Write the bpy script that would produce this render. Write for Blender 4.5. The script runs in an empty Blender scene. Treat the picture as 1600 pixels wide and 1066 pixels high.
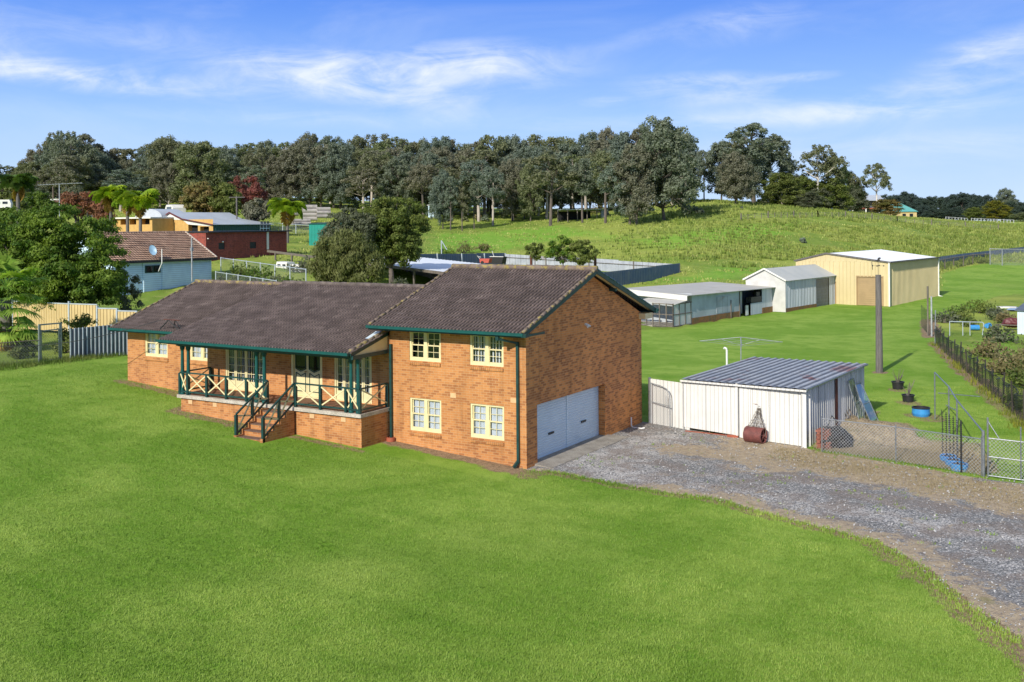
import bpy, math, random
import numpy as np
from mathutils import Vector, Matrix
R = math.radians
S = bpy.context.scene
COL = S.collection
rng = random.Random(7)
nr = np.random.RandomState(11)

# ------------------------------------------------------------------ camera
CF, CCY, YAW, ROLL = 1633.57, 350.72, 0.5416, -0.0083
CAM = Vector((18.08, -30.905, 8.395))
cd = bpy.data.cameras.new('camera'); cam = bpy.data.objects.new('camera', cd); COL.objects.link(cam)
cd.sensor_width = 36; cd.lens = 36 * CF / 1600
cd.shift_y = -(533 - CCY) / 1600
cd.clip_start = 0.1; cd.clip_end = 12000
cam.matrix_world = Matrix.Translation(CAM) @ Matrix.Rotation(YAW, 4, 'Z') @ Matrix.Rotation(R(90), 4, 'X') @ Matrix.Rotation(ROLL, 4, 'Z')
S.camera = cam

# ------------------------------------------------------------------ world, sun, exposure
SUN_EL = R(29.5)
w = bpy.data.worlds.new('World'); S.world = w; w.use_nodes = True
nt = w.node_tree; N = nt.nodes; L = nt.links
bg = N['Background']; bg.inputs['Strength'].default_value = 0.145
sky = N.new('ShaderNodeTexSky'); sky.sky_type = 'NISHITA'; sky.sun_disc = False
sky.sun_elevation = SUN_EL; sky.sun_rotation = R(180)
sky.air_density = 1.0; sky.dust_density = 0.25; sky.ozone_density = 1.0; sky.altitude = 50
tc = N.new('ShaderNodeTexCoord')
sat = N.new('ShaderNodeHueSaturation'); sat.inputs['Saturation'].default_value = 0.62; sat.inputs['Value'].default_value = 1.0
L.new(sky.outputs[0], sat.inputs['Color'])
sep = N.new('ShaderNodeSeparateXYZ'); L.new(tc.outputs['Generated'], sep.inputs[0])
def wmath(op, a, b=None, c=None):
    n = N.new('ShaderNodeMath'); n.operation = op
    for i, v in enumerate((a, b, c)):
        if v is None: continue
        if hasattr(v, 'links'): L.new(v, n.inputs[i])
        else: n.inputs[i].default_value = v
    return n.outputs[0]
def wmix(f, a, b):
    n = N.new('ShaderNodeMixRGB')
    for i, v in enumerate((f, a, b)):
        if hasattr(v, 'links'): L.new(v, n.inputs[i])
        elif isinstance(v, tuple): n.inputs[i].default_value = (*v, 1)
        else: n.inputs[i].default_value = v
    return n.outputs[0]
def wrange(v, a, b, c=0., d=1., smooth=True):
    n = N.new('ShaderNodeMapRange'); L.new(v, n.inputs[0])
    if smooth: n.interpolation_type = 'SMOOTHSTEP'
    for i, q in enumerate((a, b, c, d)): n.inputs[i + 1].default_value = q
    return n.outputs[0]
# clear low sky deepens quickly from a pale horizon to strong blue; Nishita takes over higher up
low = wmix(wrange(sep.outputs[2], -.02, .115, smooth=False), (4.3, 5.3, 6.45), (2.2, 3.75, 6.6))
low = wmix(wrange(sep.outputs[2], .10, .225, smooth=False), low, (.62, 1.75, 5.7))
base = wmix(wrange(sep.outputs[2], .24, .6), low, sat.outputs[0])
# azimuth / elevation plane of the sky (fixed to the world) for drawn-out cirrus
cyw, syw = math.cos(YAW), math.sin(YAW)
fw_ = wmath('ADD', wmath('MULTIPLY', sep.outputs[0], -syw), wmath('MULTIPLY', sep.outputs[1], cyw))
rt_ = wmath('ADD', wmath('MULTIPLY', sep.outputs[0], cyw), wmath('MULTIPLY', sep.outputs[1], syw))
az = wmath('ARCTAN2', rt_, fw_); el = wmath('ARCSINE', sep.outputs[2])
cmb = N.new('ShaderNodeCombineXYZ'); L.new(az, cmb.inputs[0]); L.new(el, cmb.inputs[1])
def wnoise(scale, sx, sy, det, rough, dist, rz=0):
    mp = N.new('ShaderNodeMapping'); L.new(cmb.outputs[0], mp.inputs[0]); mp.inputs['Scale'].default_value = (sx, sy, 1); mp.inputs['Rotation'].default_value = (0, 0, rz)
    n = N.new('ShaderNodeTexNoise'); L.new(mp.outputs[0], n.inputs['Vector']); n.inputs['Scale'].default_value = scale; n.inputs['Detail'].default_value = det; n.inputs['Roughness'].default_value = rough; n.inputs['Distortion'].default_value = dist
    return n.outputs[0]
fib = wnoise(8, 1, 3.6, 9, .62, 1.0, .10); bil = wnoise(22, 1, 1.8, 8, .62, .9, -.2)
streaks = [(650, 112, 150, 22, -.03, 1.25), (745, 92, 70, 16, -.05, 1.1), (640, 150, 75, 15, .12, .9), (480, 100, 90, 13, .04, 1.0), (110, 112, 130, 11, .10, 1.15), (300, 125, 170, 14, .03, .6), (20, 75, 40, 20, .2, .6),
           (1545, 88, 60, 16, -.25, 1.0), (1170, 38, 60, 17, -.1, .6), (1130, 150, 90, 16, .05, .7), (1100, 128, 60, 7, .0, .8), (945, 161, 26, 5, .0, 1.0), (1262, 124, 26, 4, -.05, 1.1), (1500, 140, 120, 11, -.1, .8), (1360, 175, 130, 9, -.03, .8), (1230, 190, 190, 10, .0, .6), (1400, 235, 260, 16, .0, .5), (200, 50, 260, 20, .1, .35), (560, 185, 240, 9, .02, .4), (1000, 60, 60, 10, -.2, .3)]
cl = None
for px, py, sx, sy, rz, amp in streaks:
    ax, ay = math.atan((px - 800) / CF), math.atan((CCY - py) / CF * math.cos(math.atan((px - 800) / CF)))
    mp = N.new('ShaderNodeMapping'); mp.vector_type = 'TEXTURE'; L.new(cmb.outputs[0], mp.inputs[0]); mp.inputs['Location'].default_value = (ax, ay, 0); mp.inputs['Rotation'].default_value = (0, 0, -rz); mp.inputs['Scale'].default_value = (sx / CF * 1.25, sy / CF * 1.25, 1)
    ln = N.new('ShaderNodeVectorMath'); ln.operation = 'LENGTH'; L.new(mp.outputs[0], ln.inputs[0])
    g = wrange(ln.outputs['Value'], 0, 2.1, amp, 0); cl = g if cl is None else wmath('ADD', cl, wmath('MULTIPLY', g, wmath('SUBTRACT', 1.0, wmath('MINIMUM', wmath('MULTIPLY', cl, .6), 1.0))))
tex = wmath('ADD', wrange(fib, .30, .74), wmath('MULTIPLY', wrange(bil, .36, .78), .45))
cl = wmath('MINIMUM', wmath('MULTIPLY', wmath('MULTIPLY', cl, tex), .62), .88)
veil = wmath('MULTIPLY', wrange(wnoise(3.2, 1, 3.5, 6, .6, .8), .42, .75), .16)
cl = wmath('MAXIMUM', cl, veil)
L.new(wmix(cl, base, (5.6, 6.0, 6.7)), bg.inputs['Color'])

sd = bpy.data.lights.new('sun', 'SUN'); sun = bpy.data.objects.new('sun', sd); COL.objects.link(sun)
sd.energy = 4.5; sd.angle = R(0.5); sd.color = (1.0, 0.94, 0.83)
sun.rotation_euler = (R(90) - SUN_EL, 0, 0); sun.location = (0, -60, 60)
S.view_settings.view_transform = 'Standard'; S.view_settings.look = 'None'
S.view_settings.exposure = 0.16; S.view_settings.gamma = 1; S.view_settings.use_curve_mapping = False
S.cycles.max_bounces = 6; S.cycles.transparent_max_bounces = 24; S.cycles.caustics_reflective = False; S.cycles.caustics_refractive = False

# ------------------------------------------------------------------ terrain height
def sstep(x, a, b):
    t = np.clip((np.asarray(x, float) - a) / (b - a), 0, 1); return t * t * (3 - 2 * t)
TD = np.array([60, 75, 90, 110, 130, 150, 175, 200, 250, 300, 400, 700, 5000.])
TP = np.array([-300, 200, 400, 600, 750, 900, 1000, 1100, 1200, 1300, 1400, 1500, 1600, 2200.])
TZ = np.array([
 [1.5, 1.8, 2.2, 3.6, 4.8, 6.0, 7.5, 8.6, 12, 16, 20, 22, 22],
 [1.4, 1.5, 1.7, 3.2, 4.7, 5.8, 7.3, 8.5, 12, 16.5, 20, 22, 22],
 [1.2, 1.4, 1.9, 3.6, 4.6, 5.5, 6.6, 8.0, 12, 16.5, 20, 22, 22],
 [.6, 1.2, 2.0, 3.0, 3.8, 4.3, 5.2, 6.4, 10.5, 14.5, 18, 20, 20],
 [.2, .5, 1.0, 1.4, 1.6, 1.9, 3.0, 4.8, 8.6, 12, 15, 16, 16],
 [0, 0, .1, .3, .6, 1.0, 3.2, 5.8, 10.2, 13, 14, 14, 14],
 [0, 0, 0, .1, .4, 1.0, 3.9, 7.2, 12.0, 13.8, 13, 12, 12],
 [0, 0, 0, .1, .6, 1.4, 4.6, 8.3, 14.0, 14.8, 13, 10, 10],
 [0, 0, 0, 0, .5, 1.1, 3.6, 7.2, 13.0, 13.6, 11, 9, 8.4],
 [0, 0, 0, 0, .3, .8, 2.6, 5.8, 11.2, 12, 10, 8.6, 8.0],
 [0, 0, 0, 0, .2, .6, 2.0, 4.4, 9.0, 9.8, 9.0, 8.0, 7.6],
 [0, 0, 0, 0, .2, .5, 1.5, 3.4, 7.0, 8.2, 8.2, 7.8, 7.4],
 [0, 0, 0, 0, .2, .4, 1.2, 2.8, 5.6, 7.2, 7.8, 7.6, 7.2],
 [0, 0, 0, 0, .2, .4, 1.2, 2.8, 5.6, 7.2, 7.8, 7.6, 7.2]])
cY, sY = math.cos(YAW), math.sin(YAW)
def _tab(px, d):
    px = np.clip(px, TP[0], TP[-1]); d = np.clip(d, TD[0], TD[-1] - 1e-6)
    i = np.clip(np.searchsorted(TP, px, 'right') - 1, 0, len(TP) - 2); j = np.clip(np.searchsorted(TD, d, 'right') - 1, 0, len(TD) - 2)
    a = (px - TP[i]) / (TP[i + 1] - TP[i]); b = (d - TD[j]) / (TD[j + 1] - TD[j])
    a = a * a * (3 - 2 * a) * .5 + a * .5
    return (TZ[i, j] * (1 - a) * (1 - b) + TZ[i + 1, j] * a * (1 - b) + TZ[i, j + 1] * (1 - a) * b + TZ[i + 1, j + 1] * a * b)
def hgt(x, y):
    """terrain height at world x, y (arrays or numbers)"""
    x = np.asarray(x, float); y = np.asarray(y, float)
    dx, dy = x - CAM.x, y - CAM.y
    d = -dx * sY + dy * cY; a = dx * cY + dy * sY
    dd = np.maximum(d, 1.0); px = 800 + a / dd * CF
    far = 0
    for q in (-.09, -.045, 0, .045, .09): far = far + _tab(px + q * 400, dd * (1 + q)) / 5
    near = np.interp(-x, [-5, 0, 5.8, 9, 15.4, 21.4, 30, 60], [0, 0, .42, .62, 1.0, 1.45, 1.6, 1.9]) * (1 - sstep(y, 14, 26) * sstep(x, -30, -12))
    k = sstep(d, 50, 64)
    z = near * (1 - k) + far * k
    und = .25 * np.sin(x * .071 + 1.3) * np.sin(y * .053 + .4) + .12 * np.sin(x * .19 + y * .13)
    return z + und * sstep(d, 110, 190)
def H(x, y): return float(hgt(x, y))
def ray(px, py):
    x, y = px - 800, py - CCY
    a = x * math.cos(ROLL) + y * math.sin(ROLL); b = -x * math.sin(ROLL) + y * math.cos(ROLL)
    r, u = a / CF, -b / CF
    return Vector((cY * r - sY, sY * r + cY, u))
def W(px, py, d): return CAM + ray(px, py) * d           # world point at depth d
def G(px, py):                                            # world point on the terrain
    r = ray(px, py); ds = np.geomspace(12, 900, 1500)
    z = CAM.z + r.z * ds - hgt(CAM.x + r.x * ds, CAM.y + r.y * ds)
    i = np.argmax(z < 0)
    if z[i] >= 0: d = ds[np.argmin(np.where((ds > 170) & (ds < 330), z, 1e9))]      # grazes the crest
    else: d = ds[i - 1] + (ds[i] - ds[i - 1]) * z[i - 1] / (z[i - 1] - z[i]) if i else ds[0]
    p = CAM + r * float(d); p.z = H(p.x, p.y); return p
def GD(px, d):                                            # ground point below column px at depth d
    p = W(px, 350, d); p.z = H(p.x, p.y); return p

# ------------------------------------------------------------------ materials
def nmath(nt, op, a, b=None):
    n = nt.nodes.new('ShaderNodeMath'); n.operation = op
    for i, v in enumerate((a, b)):
        if v is None: continue
        if hasattr(v, 'links'): nt.links.new(v, n.inputs[i])
        else: n.inputs[i].default_value = v
    return n.outputs[0]
def c4(c): return (c[0], c[1], c[2], 1)
def noise(nt, vec, scale, detail=4, rough=.55, dist=0):
    n = nt.nodes.new('ShaderNodeTexNoise'); n.inputs['Scale'].default_value = scale; n.inputs['Detail'].default_value = detail
    n.inputs['Roughness'].default_value = rough; n.inputs['Distortion'].default_value = dist
    if vec is not None: nt.links.new(vec, n.inputs['Vector'])
    return n.outputs[0]
def ramp(nt, fac, lo, hi, a=0., b=1., smooth=True):
    n = nt.nodes.new('ShaderNodeMapRange'); nt.links.new(fac, n.inputs[0])
    if smooth: n.interpolation_type = 'SMOOTHSTEP'
    n.inputs[1].default_value = lo; n.inputs[2].default_value = hi; n.inputs[3].default_value = a; n.inputs[4].default_value = b
    return n.outputs[0]
def mix(nt, fac, a, b, mode='MIX'):
    n = nt.nodes.new('ShaderNodeMixRGB'); n.blend_type = mode
    for i, v in enumerate((fac, a, b)):
        if hasattr(v, 'links'): nt.links.new(v, n.inputs[i])
        elif isinstance(v, (tuple, list)): n.inputs[i].default_value = c4(v)
        else: n.inputs[i].default_value = v
    return n.outputs[0]
def newmat(name):
    m = bpy.data.materials.new(name); m.use_nodes = True
    nt = m.node_tree; return m, nt, nt.nodes['Principled BSDF']
def coord(nt, kind='Object', scale=None):
    t = nt.nodes.new('ShaderNodeTexCoord'); o = t.outputs[kind]
    if scale:
        mp = nt.nodes.new('ShaderNodeMapping'); nt.links.new(o, mp.inputs[0]); mp.inputs['Scale'].default_value = scale; o = mp.outputs[0]
    return o
def bump(nt, bs, h, strength=.4, dist=.02):
    b = nt.nodes.new('ShaderNodeBump'); b.inputs['Strength'].default_value = strength; b.inputs['Distance'].default_value = dist
    nt.links.new(h, b.inputs['Height']); nt.links.new(b.outputs[0], bs.inputs['Normal'])
def mat(name, col, col2=None, scale=3, rough=.7, metal=0, amount=1, lo=.35, hi=.68, bmp=0, fine=0, kind='Object', stretch=None, dist=0, spec=.4, stain=None, stain_lo=.58, stain_scale=1.2, stripe=None):
    m, nt, bs = newmat(name)
    bs.inputs['Roughness'].default_value = rough; bs.inputs['Metallic'].default_value = metal; bs.inputs['Specular IOR Level'].default_value = spec
    v = coord(nt, kind, stretch)
    c = None
    if col2 is None: col2 = tuple(x * .82 for x in col)
    n = noise(nt, v, scale, 5, .6, dist)
    c = mix(nt, ramp(nt, n, lo, hi, 0, amount), col, col2)
    if stain:
        n3 = noise(nt, v, stain_scale, 6, .65, .4)
        c = mix(nt, ramp(nt, n3, stain_lo, stain_lo + .1, 0, .85), c, stain)
    if stripe:      # shading of ribs and laps painted into the colour as dark lines: (period, darkest, axis, share)
        sx = nt.nodes.new('ShaderNodeSeparateXYZ'); nt.links.new(coord(nt, 'UV'), sx.inputs[0])
        fr = nmath(nt, 'FRACT', nmath(nt, 'MULTIPLY', sx.outputs[stripe[2]], 1 / stripe[0]))
        k = ramp(nt, nmath(nt, 'ABSOLUTE', nmath(nt, 'SUBTRACT', fr, .5)), .5 - stripe[3], .5, 0, 1)
        c = mix(nt, 1.0, c, mix(nt, k, (1, 1, 1), (stripe[1],) * 3), 'MULTIPLY')
    if fine:
        n2 = noise(nt, v, fine, 3, .7)
        c = mix(nt, 1.0, c, mix(nt, ramp(nt, n2, .3, .7), (.72, .72, .72), (1.2, 1.2, 1.2)), 'MULTIPLY')
    nt.links.new(c, bs.inputs['Base Color'])
    if bmp: bump(nt, bs, noise(nt, v, fine or scale * 4, 4, .6), bmp)
    return m
def brickmat(name, c1, c2, dark, mortar, dk_lo=.56, bw=.24, bh=.086):
    m, nt, bs = newmat(name); bs.inputs['Roughness'].default_value = .88
    uv = coord(nt, 'UV')
    def br(o, a, b, mo, seed_vec):
        n = nt.nodes.new('ShaderNodeTexBrick'); nt.links.new(seed_vec, n.inputs['Vector'])
        n.offset = .5; n.inputs['Scale'].default_value = 1; n.inputs['Brick Width'].default_value = bw; n.inputs['Row Height'].default_value = bh
        n.inputs['Mortar Size'].default_value = .008; n.inputs['Mortar Smooth'].default_value = .2; n.inputs['Bias'].default_value = o
        n.inputs['Color1'].default_value = c4(a); n.inputs['Color2'].default_value = c4(b); n.inputs['Mortar'].default_value = c4(mo); return n
    a = br(0, c1, c2, mortar, uv)
    b = br(0, (0, 0, 0), (1, 1, 1), (0, 0, 0), uv)          # random grey per brick
    k = ramp(nt, b.outputs['Color'], dk_lo, dk_lo + .22)
    cl = noise(nt, uv, .9, 3, .6)
    k = nmath(nt, 'MULTIPLY', k, ramp(nt, cl, .3, .62, .6, 1))
    k = nmath(nt, 'MULTIPLY', k, nmath(nt, 'SUBTRACT', 1.0, a.outputs['Fac']))
    c = mix(nt, nmath(nt, 'MULTIPLY', k, .55), a.outputs['Color'], dark)
    c = mix(nt, 1.0, c, mix(nt, ramp(nt, noise(nt, uv, .35, 4, .6), .3, .7), (.88, .86, .84), (1.1, 1.1, 1.1)), 'MULTIPLY')
    c = mix(nt, 1.0, c, mix(nt, noise(nt, uv, 45, 3, .7), (.8, .8, .8), (1.18, 1.18, 1.18)), 'MULTIPLY')
    mp = nt.nodes.new('ShaderNodeMapping'); nt.links.new(uv, mp.inputs[0]); mp.inputs['Scale'].default_value = (2.6, .35, 1)
    c = mix(nt, 1.0, c, mix(nt, ramp(nt, noise(nt, mp.outputs[0], 1.0, 5, .65, .3), .30, .55), (.80, .78, .76), (1.02, 1.02, 1.02)), 'MULTIPLY')   # run-off streaks
    # splash-back dirt on the lowest courses
    sp = nt.nodes.new('ShaderNodeSeparateXYZ'); nt.links.new(uv, sp.inputs[0])
    nt.links.new(c, bs.inputs['Base Color'])
    bump(nt, bs, nmath(nt, 'SUBTRACT', 1.0, a.outputs['Fac']), .35, .008)
    return m
def tilemat(name, c1, c2, c3, lichen, du=.30, dv=.33, li=.62, roll=.15, sd_=.42):
    m, nt, bs = newmat(name); bs.inputs['Roughness'].default_value = .8; bs.inputs['Specular IOR Level'].default_value = .3
    uv = coord(nt, 'UV'); 
    mp = nt.nodes.new('ShaderNodeMapping'); nt.links.new(uv, mp.inputs[0]); mp.inputs['Scale'].default_value = (1 / du, 1 / dv, 1)
    fl = nt.nodes.new('ShaderNodeVectorMath'); fl.operation = 'FLOOR'; nt.links.new(mp.outputs[0], fl.inputs[0])
    wn = nt.nodes.new('ShaderNodeTexWhiteNoise'); nt.links.new(fl.outputs[0], wn.inputs['Vector'])
    c = mix(nt, wn.outputs['Value'], c1, c2)
    c = mix(nt, ramp(nt, wn.outputs['Value'], .955, .965, 0, .28), c, c3)      # odd replaced tiles
    n = noise(nt, uv, 9, 6, .75)
    c = mix(nt, ramp(nt, n, .5, .72, 0, .75), c, c3)
    sx = nt.nodes.new('ShaderNodeSeparateXYZ'); nt.links.new(uv, sx.inputs[0])
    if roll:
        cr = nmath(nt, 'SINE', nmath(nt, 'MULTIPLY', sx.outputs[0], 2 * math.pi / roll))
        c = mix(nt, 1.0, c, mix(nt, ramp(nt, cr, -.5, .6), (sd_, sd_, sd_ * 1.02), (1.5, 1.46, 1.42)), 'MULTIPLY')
    n2 = noise(nt, uv, 1.1, 5, .65)
    c = mix(nt, 1.0, c, mix(nt, ramp(nt, n2, .3, .7), (.78, .78, .78), (1.2, 1.2, 1.2)), 'MULTIPLY')
    n3 = noise(nt, uv, 3.3, 7, .7)
    c = mix(nt, ramp(nt, n3, li, li + .07, 0, .7), c, lichen)
    nt.links.new(c, bs.inputs['Base Color'])
    bump(nt, bs, n, .5, .01)
    return m
def leafmat(name, a, b, c, rand=.5, nscale=.6, trans=.36, big=0):
    m, nt, bs = newmat(name); bs.inputs['Roughness'].default_value = .6; bs.inputs['Specular IOR Level'].default_value = .25
    oi = nt.nodes.new('ShaderNodeObjectInfo'); v = coord(nt, 'Object')
    n = noise(nt, v, nscale, 3, .6)
    col = mix(nt, ramp(nt, n, .35, .65), a, b)
    col = mix(nt, nmath(nt, 'MULTIPLY', oi.outputs['Random'], rand), col, c)
    if big:
        col = mix(nt, 1.0, col, mix(nt, ramp(nt, noise(nt, v, .16, 6, .7, .6), .35, .65), (.72, .79, .68), (1.30, 1.15, 1.45)), 'MULTIPLY')
        mp = nt.nodes.new('ShaderNodeMapping'); nt.links.new(v, mp.inputs[0]); mp.inputs['Rotation'].default_value = (0, 0, .35); mp.inputs['Scale'].default_value = (.14, .8, 1)
        col = mix(nt, 1.0, col, mix(nt, ramp(nt, noise(nt, mp.outputs[0], 1.0, 4, .6, 1.0), .38, .64), (.88, .91, .86), (1.13, 1.07, 1.18)), 'MULTIPLY')
    n2 = noise(nt, v, nscale * 7, 2, .6)
    col = mix(nt, 1.0, col, mix(nt, ramp(nt, n2, .3, .7), (.7, .7, .7), (1.3, 1.3, 1.25)), 'MULTIPLY')
    nt.links.new(col, bs.inputs['Base Color'])
    if trans:
        tr = nt.nodes.new('ShaderNodeBsdfTranslucent'); nt.links.new(mix(nt, 1.0, col, (1.3, 1.4, .7), 'MULTIPLY'), tr.inputs[0])
        ms = nt.nodes.new('ShaderNodeMixShader'); ms.inputs[0].default_value = trans
        nt.links.new(bs.outputs[0], ms.inputs[1]); nt.links.new(tr.outputs[0], ms.inputs[2])
        nt.links.new(ms.outputs[0], nt.nodes['Material Output'].inputs[0])
    return m
def meshwire(name, col, pitch=.075, wire=.11, dark=.0):
    """flat diamond wire mesh: gaps are transparent"""
    m, nt, bs = newmat(name); bs.inputs['Roughness'].default_value = .45; bs.inputs['Metallic'].default_value = .4
    bs.inputs['Base Color'].default_value = c4(col)
    uv = coord(nt, 'UV'); sp = nt.nodes.new('ShaderNodeSeparateXYZ'); nt.links.new(uv, sp.inputs[0])
    k = 1 / (pitch * 1.414 )
    def line(e):
        f = nmath(nt, 'FRACT', nmath(nt, 'MULTIPLY', e, k)); return nmath(nt, 'LESS_THAN', f, wire)
    a = line(nmath(nt, 'ADD', sp.outputs[0], sp.outputs[1])); b = line(nmath(nt, 'ADD', nmath(nt, 'SUBTRACT', sp.outputs[0], sp.outputs[1]), 100.))
    f = nmath(nt, 'MAXIMUM', a, b)
    if dark:
        f = nmath(nt, 'MAXIMUM', f, nmath(nt, 'GREATER_THAN', noise(nt, uv, 40, 3, .8), 1 - dark))
    tr = nt.nodes.new('ShaderNodeBsdfTransparent'); ms = nt.nodes.new('ShaderNodeMixShader')
    nt.links.new(f, ms.inputs[0]); nt.links.new(tr.outputs[0], ms.inputs[1]); nt.links.new(bs.outputs[0], ms.inputs[2])
    nt.links.new(ms.outputs[0], nt.nodes['Material Output'].inputs[0]); return m
def glassmat(name, tint=(.75, .8, .82), refl=(.8, .85, .9), op=.0, hi=.6):
    m, nt, bs = newmat(name); nt.nodes.remove(bs)
    tr = nt.nodes.new('ShaderNodeBsdfTransparent'); tr.inputs[0].default_value = c4(tint)
    gl = nt.nodes.new('ShaderNodeBsdfGlossy'); gl.inputs['Roughness'].default_value = .04; gl.inputs[0].default_value = c4(refl)
    ms = nt.nodes.new('ShaderNodeMixShader'); ms.inputs[0].default_value = .05 + op
    nt.links.new(tr.outputs[0], ms.inputs[1]); nt.links.new(gl.outputs[0], ms.inputs[2])
    nt.links.new(ms.outputs[0], nt.nodes['Material Output'].inputs[0]); return m

m_brick = brickmat('orange_brick', (.54, .235, .075), (.44, .175, .052), (.28, .10, .034), (.50, .30, .15), .60)
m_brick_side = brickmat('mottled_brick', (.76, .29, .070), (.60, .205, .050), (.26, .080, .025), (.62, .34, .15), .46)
m_redbrick = brickmat('red_brick', (.32, .055, .035), (.24, .035, .025), (.10, .02, .018), (.28, .14, .11), .6)
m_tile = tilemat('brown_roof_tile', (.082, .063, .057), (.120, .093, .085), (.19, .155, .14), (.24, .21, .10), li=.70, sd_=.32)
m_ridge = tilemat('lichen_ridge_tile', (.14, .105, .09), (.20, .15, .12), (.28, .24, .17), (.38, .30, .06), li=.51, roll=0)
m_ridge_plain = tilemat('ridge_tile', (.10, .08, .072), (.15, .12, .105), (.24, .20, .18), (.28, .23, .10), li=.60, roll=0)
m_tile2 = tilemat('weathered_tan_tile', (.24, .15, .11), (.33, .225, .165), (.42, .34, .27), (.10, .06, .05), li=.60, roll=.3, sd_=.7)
m_green = mat('dark_green_paint', (.010, .042, .040), (.016, .06, .056), 5, .38)
m_teal = mat('teal_green_paint', (.006, .085, .076), (.008, .065, .06), 5, .4)
m_cream = mat('cream_paint', (.75, .66, .38), (.68, .59, .33), 4, .45)
m_soffit = mat('cream_soffit', (.86, .68, .36), (.78, .60, .30), 2, .6)
m_white = mat('white_paint', (.78, .77, .72), (.68, .66, .60), 2, .5)
m_glass = glassmat('window_glass', (.90, .92, .94), hi=.3)
m_glass_dark = glassmat('dark_window_glass', (.30, .32, .34), hi=.4)
m_curtain = mat('pale_curtain', (.80, .82, .86), (.62, .64, .69), 3, .9, stretch=(6, 6, .3))
m_blind = mat('vertical_blind', (.82, .82, .80), None, 3, .8)
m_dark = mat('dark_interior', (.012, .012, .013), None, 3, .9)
m_conc = mat('concrete', (.36, .33, .28), (.24, .215, .18), 1.5, .9, fine=30, bmp=.3, stain=(.15, .13, .11), stain_lo=.6)
m_slab = mat('verandah_slab_stone', (.52, .47, .40), (.42, .37, .30), 2, .8, fine=20)
m_paver = mat('terracotta_paver', (.22, .105, .065), (.15, .075, .05), 3, .7, fine=20)
m_step = mat('step_tile', (.20, .12, .085), (.14, .085, .065), 5, .8, fine=20)
m_roller = mat('pale_blue_roller_door', (.68, .78, .82), (.62, .72, .77), 1.5, .38, spec=.5, stripe=(.09363, .62, 1, .16), stain=(.50, .54, .56), stain_lo=.66, stain_scale=1.5)
m_steel = mat('galvanised_steel', (.42, .44, .46), (.30, .32, .34), 6, .38, .75, fine=40)
m_steel_dull = mat('dull_galvanised_pipe', (.38, .40, .42), (.26, .28, .29), 5, .5, .35)
m_rust = mat('rusty_steel', (.16, .055, .035), (.09, .035, .025), 8, .75, .2, fine=50)
m_whitesheet = mat('white_steel_sheet', (.72, .715, .68), (.67, .66, .62), 1.1, .42, stain=(.55, .48, .36), stain_lo=.68, stain_scale=.8, stripe=(.19, .55, 0, .13))
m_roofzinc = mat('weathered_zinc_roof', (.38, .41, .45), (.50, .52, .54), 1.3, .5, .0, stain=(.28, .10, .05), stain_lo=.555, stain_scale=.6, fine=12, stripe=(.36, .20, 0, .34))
m_sidezinc = mat('weathered_sheet_wall', (.70, .69, .66), (.54, .53, .50), 2.2, .6, .0, stretch=(3, 3, .25), stain=(.26, .17, .06), stain_lo=.62, stain_scale=.5, stripe=(.26, .6, 0, .2))
m_wood = mat('weathered_timber', (.20, .17, .14), (.11, .095, .08), 3, .85, stretch=(4, 4, .6), fine=20)
m_pole = mat('grey_timber_pole', (.17, .155, .145), (.10, .09, .085), 3, .85, stretch=(6, 6, .4), fine=20)
m_black = mat('black_plastic', (.018, .019, .02), (.03, .03, .03), 5, .5)
m_blue = mat('blue_plastic', (.045, .22, .55), (.05, .30, .62), 4, .4)
m_pvc = mat('white_pvc', (.80, .80, .78), (.7, .7, .68), 4, .35)
m_terra = mat('terracotta', (.38, .10, .05), (.30, .08, .045), 4, .7)
m_lamp = mat('brass_lamp', (.45, .26, .06), (.30, .17, .04), 4, .4, .5)
m_fgreen = mat('dark_green_sheet', (.012, .075, .062), (.015, .06, .05), 3, .5)
m_tealsheet = mat('teal_green_sheet', (.02, .26, .20), (.02, .22, .17), 2, .5)
m_yellow = mat('yellow_render', (.60, .37, .12), (.52, .31, .10), 2, .7)
m_creamsheet = mat('cream_steel_sheet', (.63, .52, .29), (.58, .475, .26), .5, .5, stain=(.46, .31, .15), stain_lo=.74, stain_scale=.6, stripe=(.20, .93, 0, .16))
m_tansheet = mat('tan_roller_door', (.42, .29, .15), (.36, .25, .13), 1, .5)
m_creamfence = mat('cream_fence_sheet', (.60, .46, .22), (.54, .41, .19), 1, .55, stripe=(.26, .7, 0, .15))
m_bluefence = mat('blue_grey_fence_sheet', (.15, .18, .22), (.10, .125, .16), 1.5, .5, .2, stain=(.14, .09, .06), stain_lo=.66)
m_bluefence2 = mat('navy_fence_sheet', (.075, .115, .19), (.12, .15, .20), .8, .5, .2, stain=(.13, .08, .05), stain_lo=.64)
m_whitefence = mat('zinc_fence_sheet', (.44, .47, .52), (.34, .37, .42), .8, .5, .1, stain=(.30, .19, .12), stain_lo=.64, stain_scale=.3, stripe=(.9, .7, 0, .12))
m_fencerib = mat('light_fence_post', (.50, .56, .60), (.42, .48, .52), 3, .45, .2)
m_roofwhite = mat('white_blue_roof_sheet', (.82, .85, .88), (.76, .80, .84), .4, .5, .0)
m_roofgrey = mat('grey_green_roof_sheet', (.46, .45, .41), (.52, .50, .45), .5, .7, .0, stain=(.36, .32, .25), stain_lo=.6, stain_scale=.3)
m_greyshed = mat('silver_sheet', (.46, .49, .54), (.56, .59, .64), 1.0, .45, .2, stretch=(2, 2, .2), stripe=(.35, .7, 0, .14))
m_fibro = mat('pale_fibro_sheet', (.46, .50, .53), (.37, .40, .42), .8, .7)
m_rustbase = mat('rust_stained_skirt', (.30, .14, .05), (.20, .13, .06), 1.6, .9, fine=14)
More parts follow.
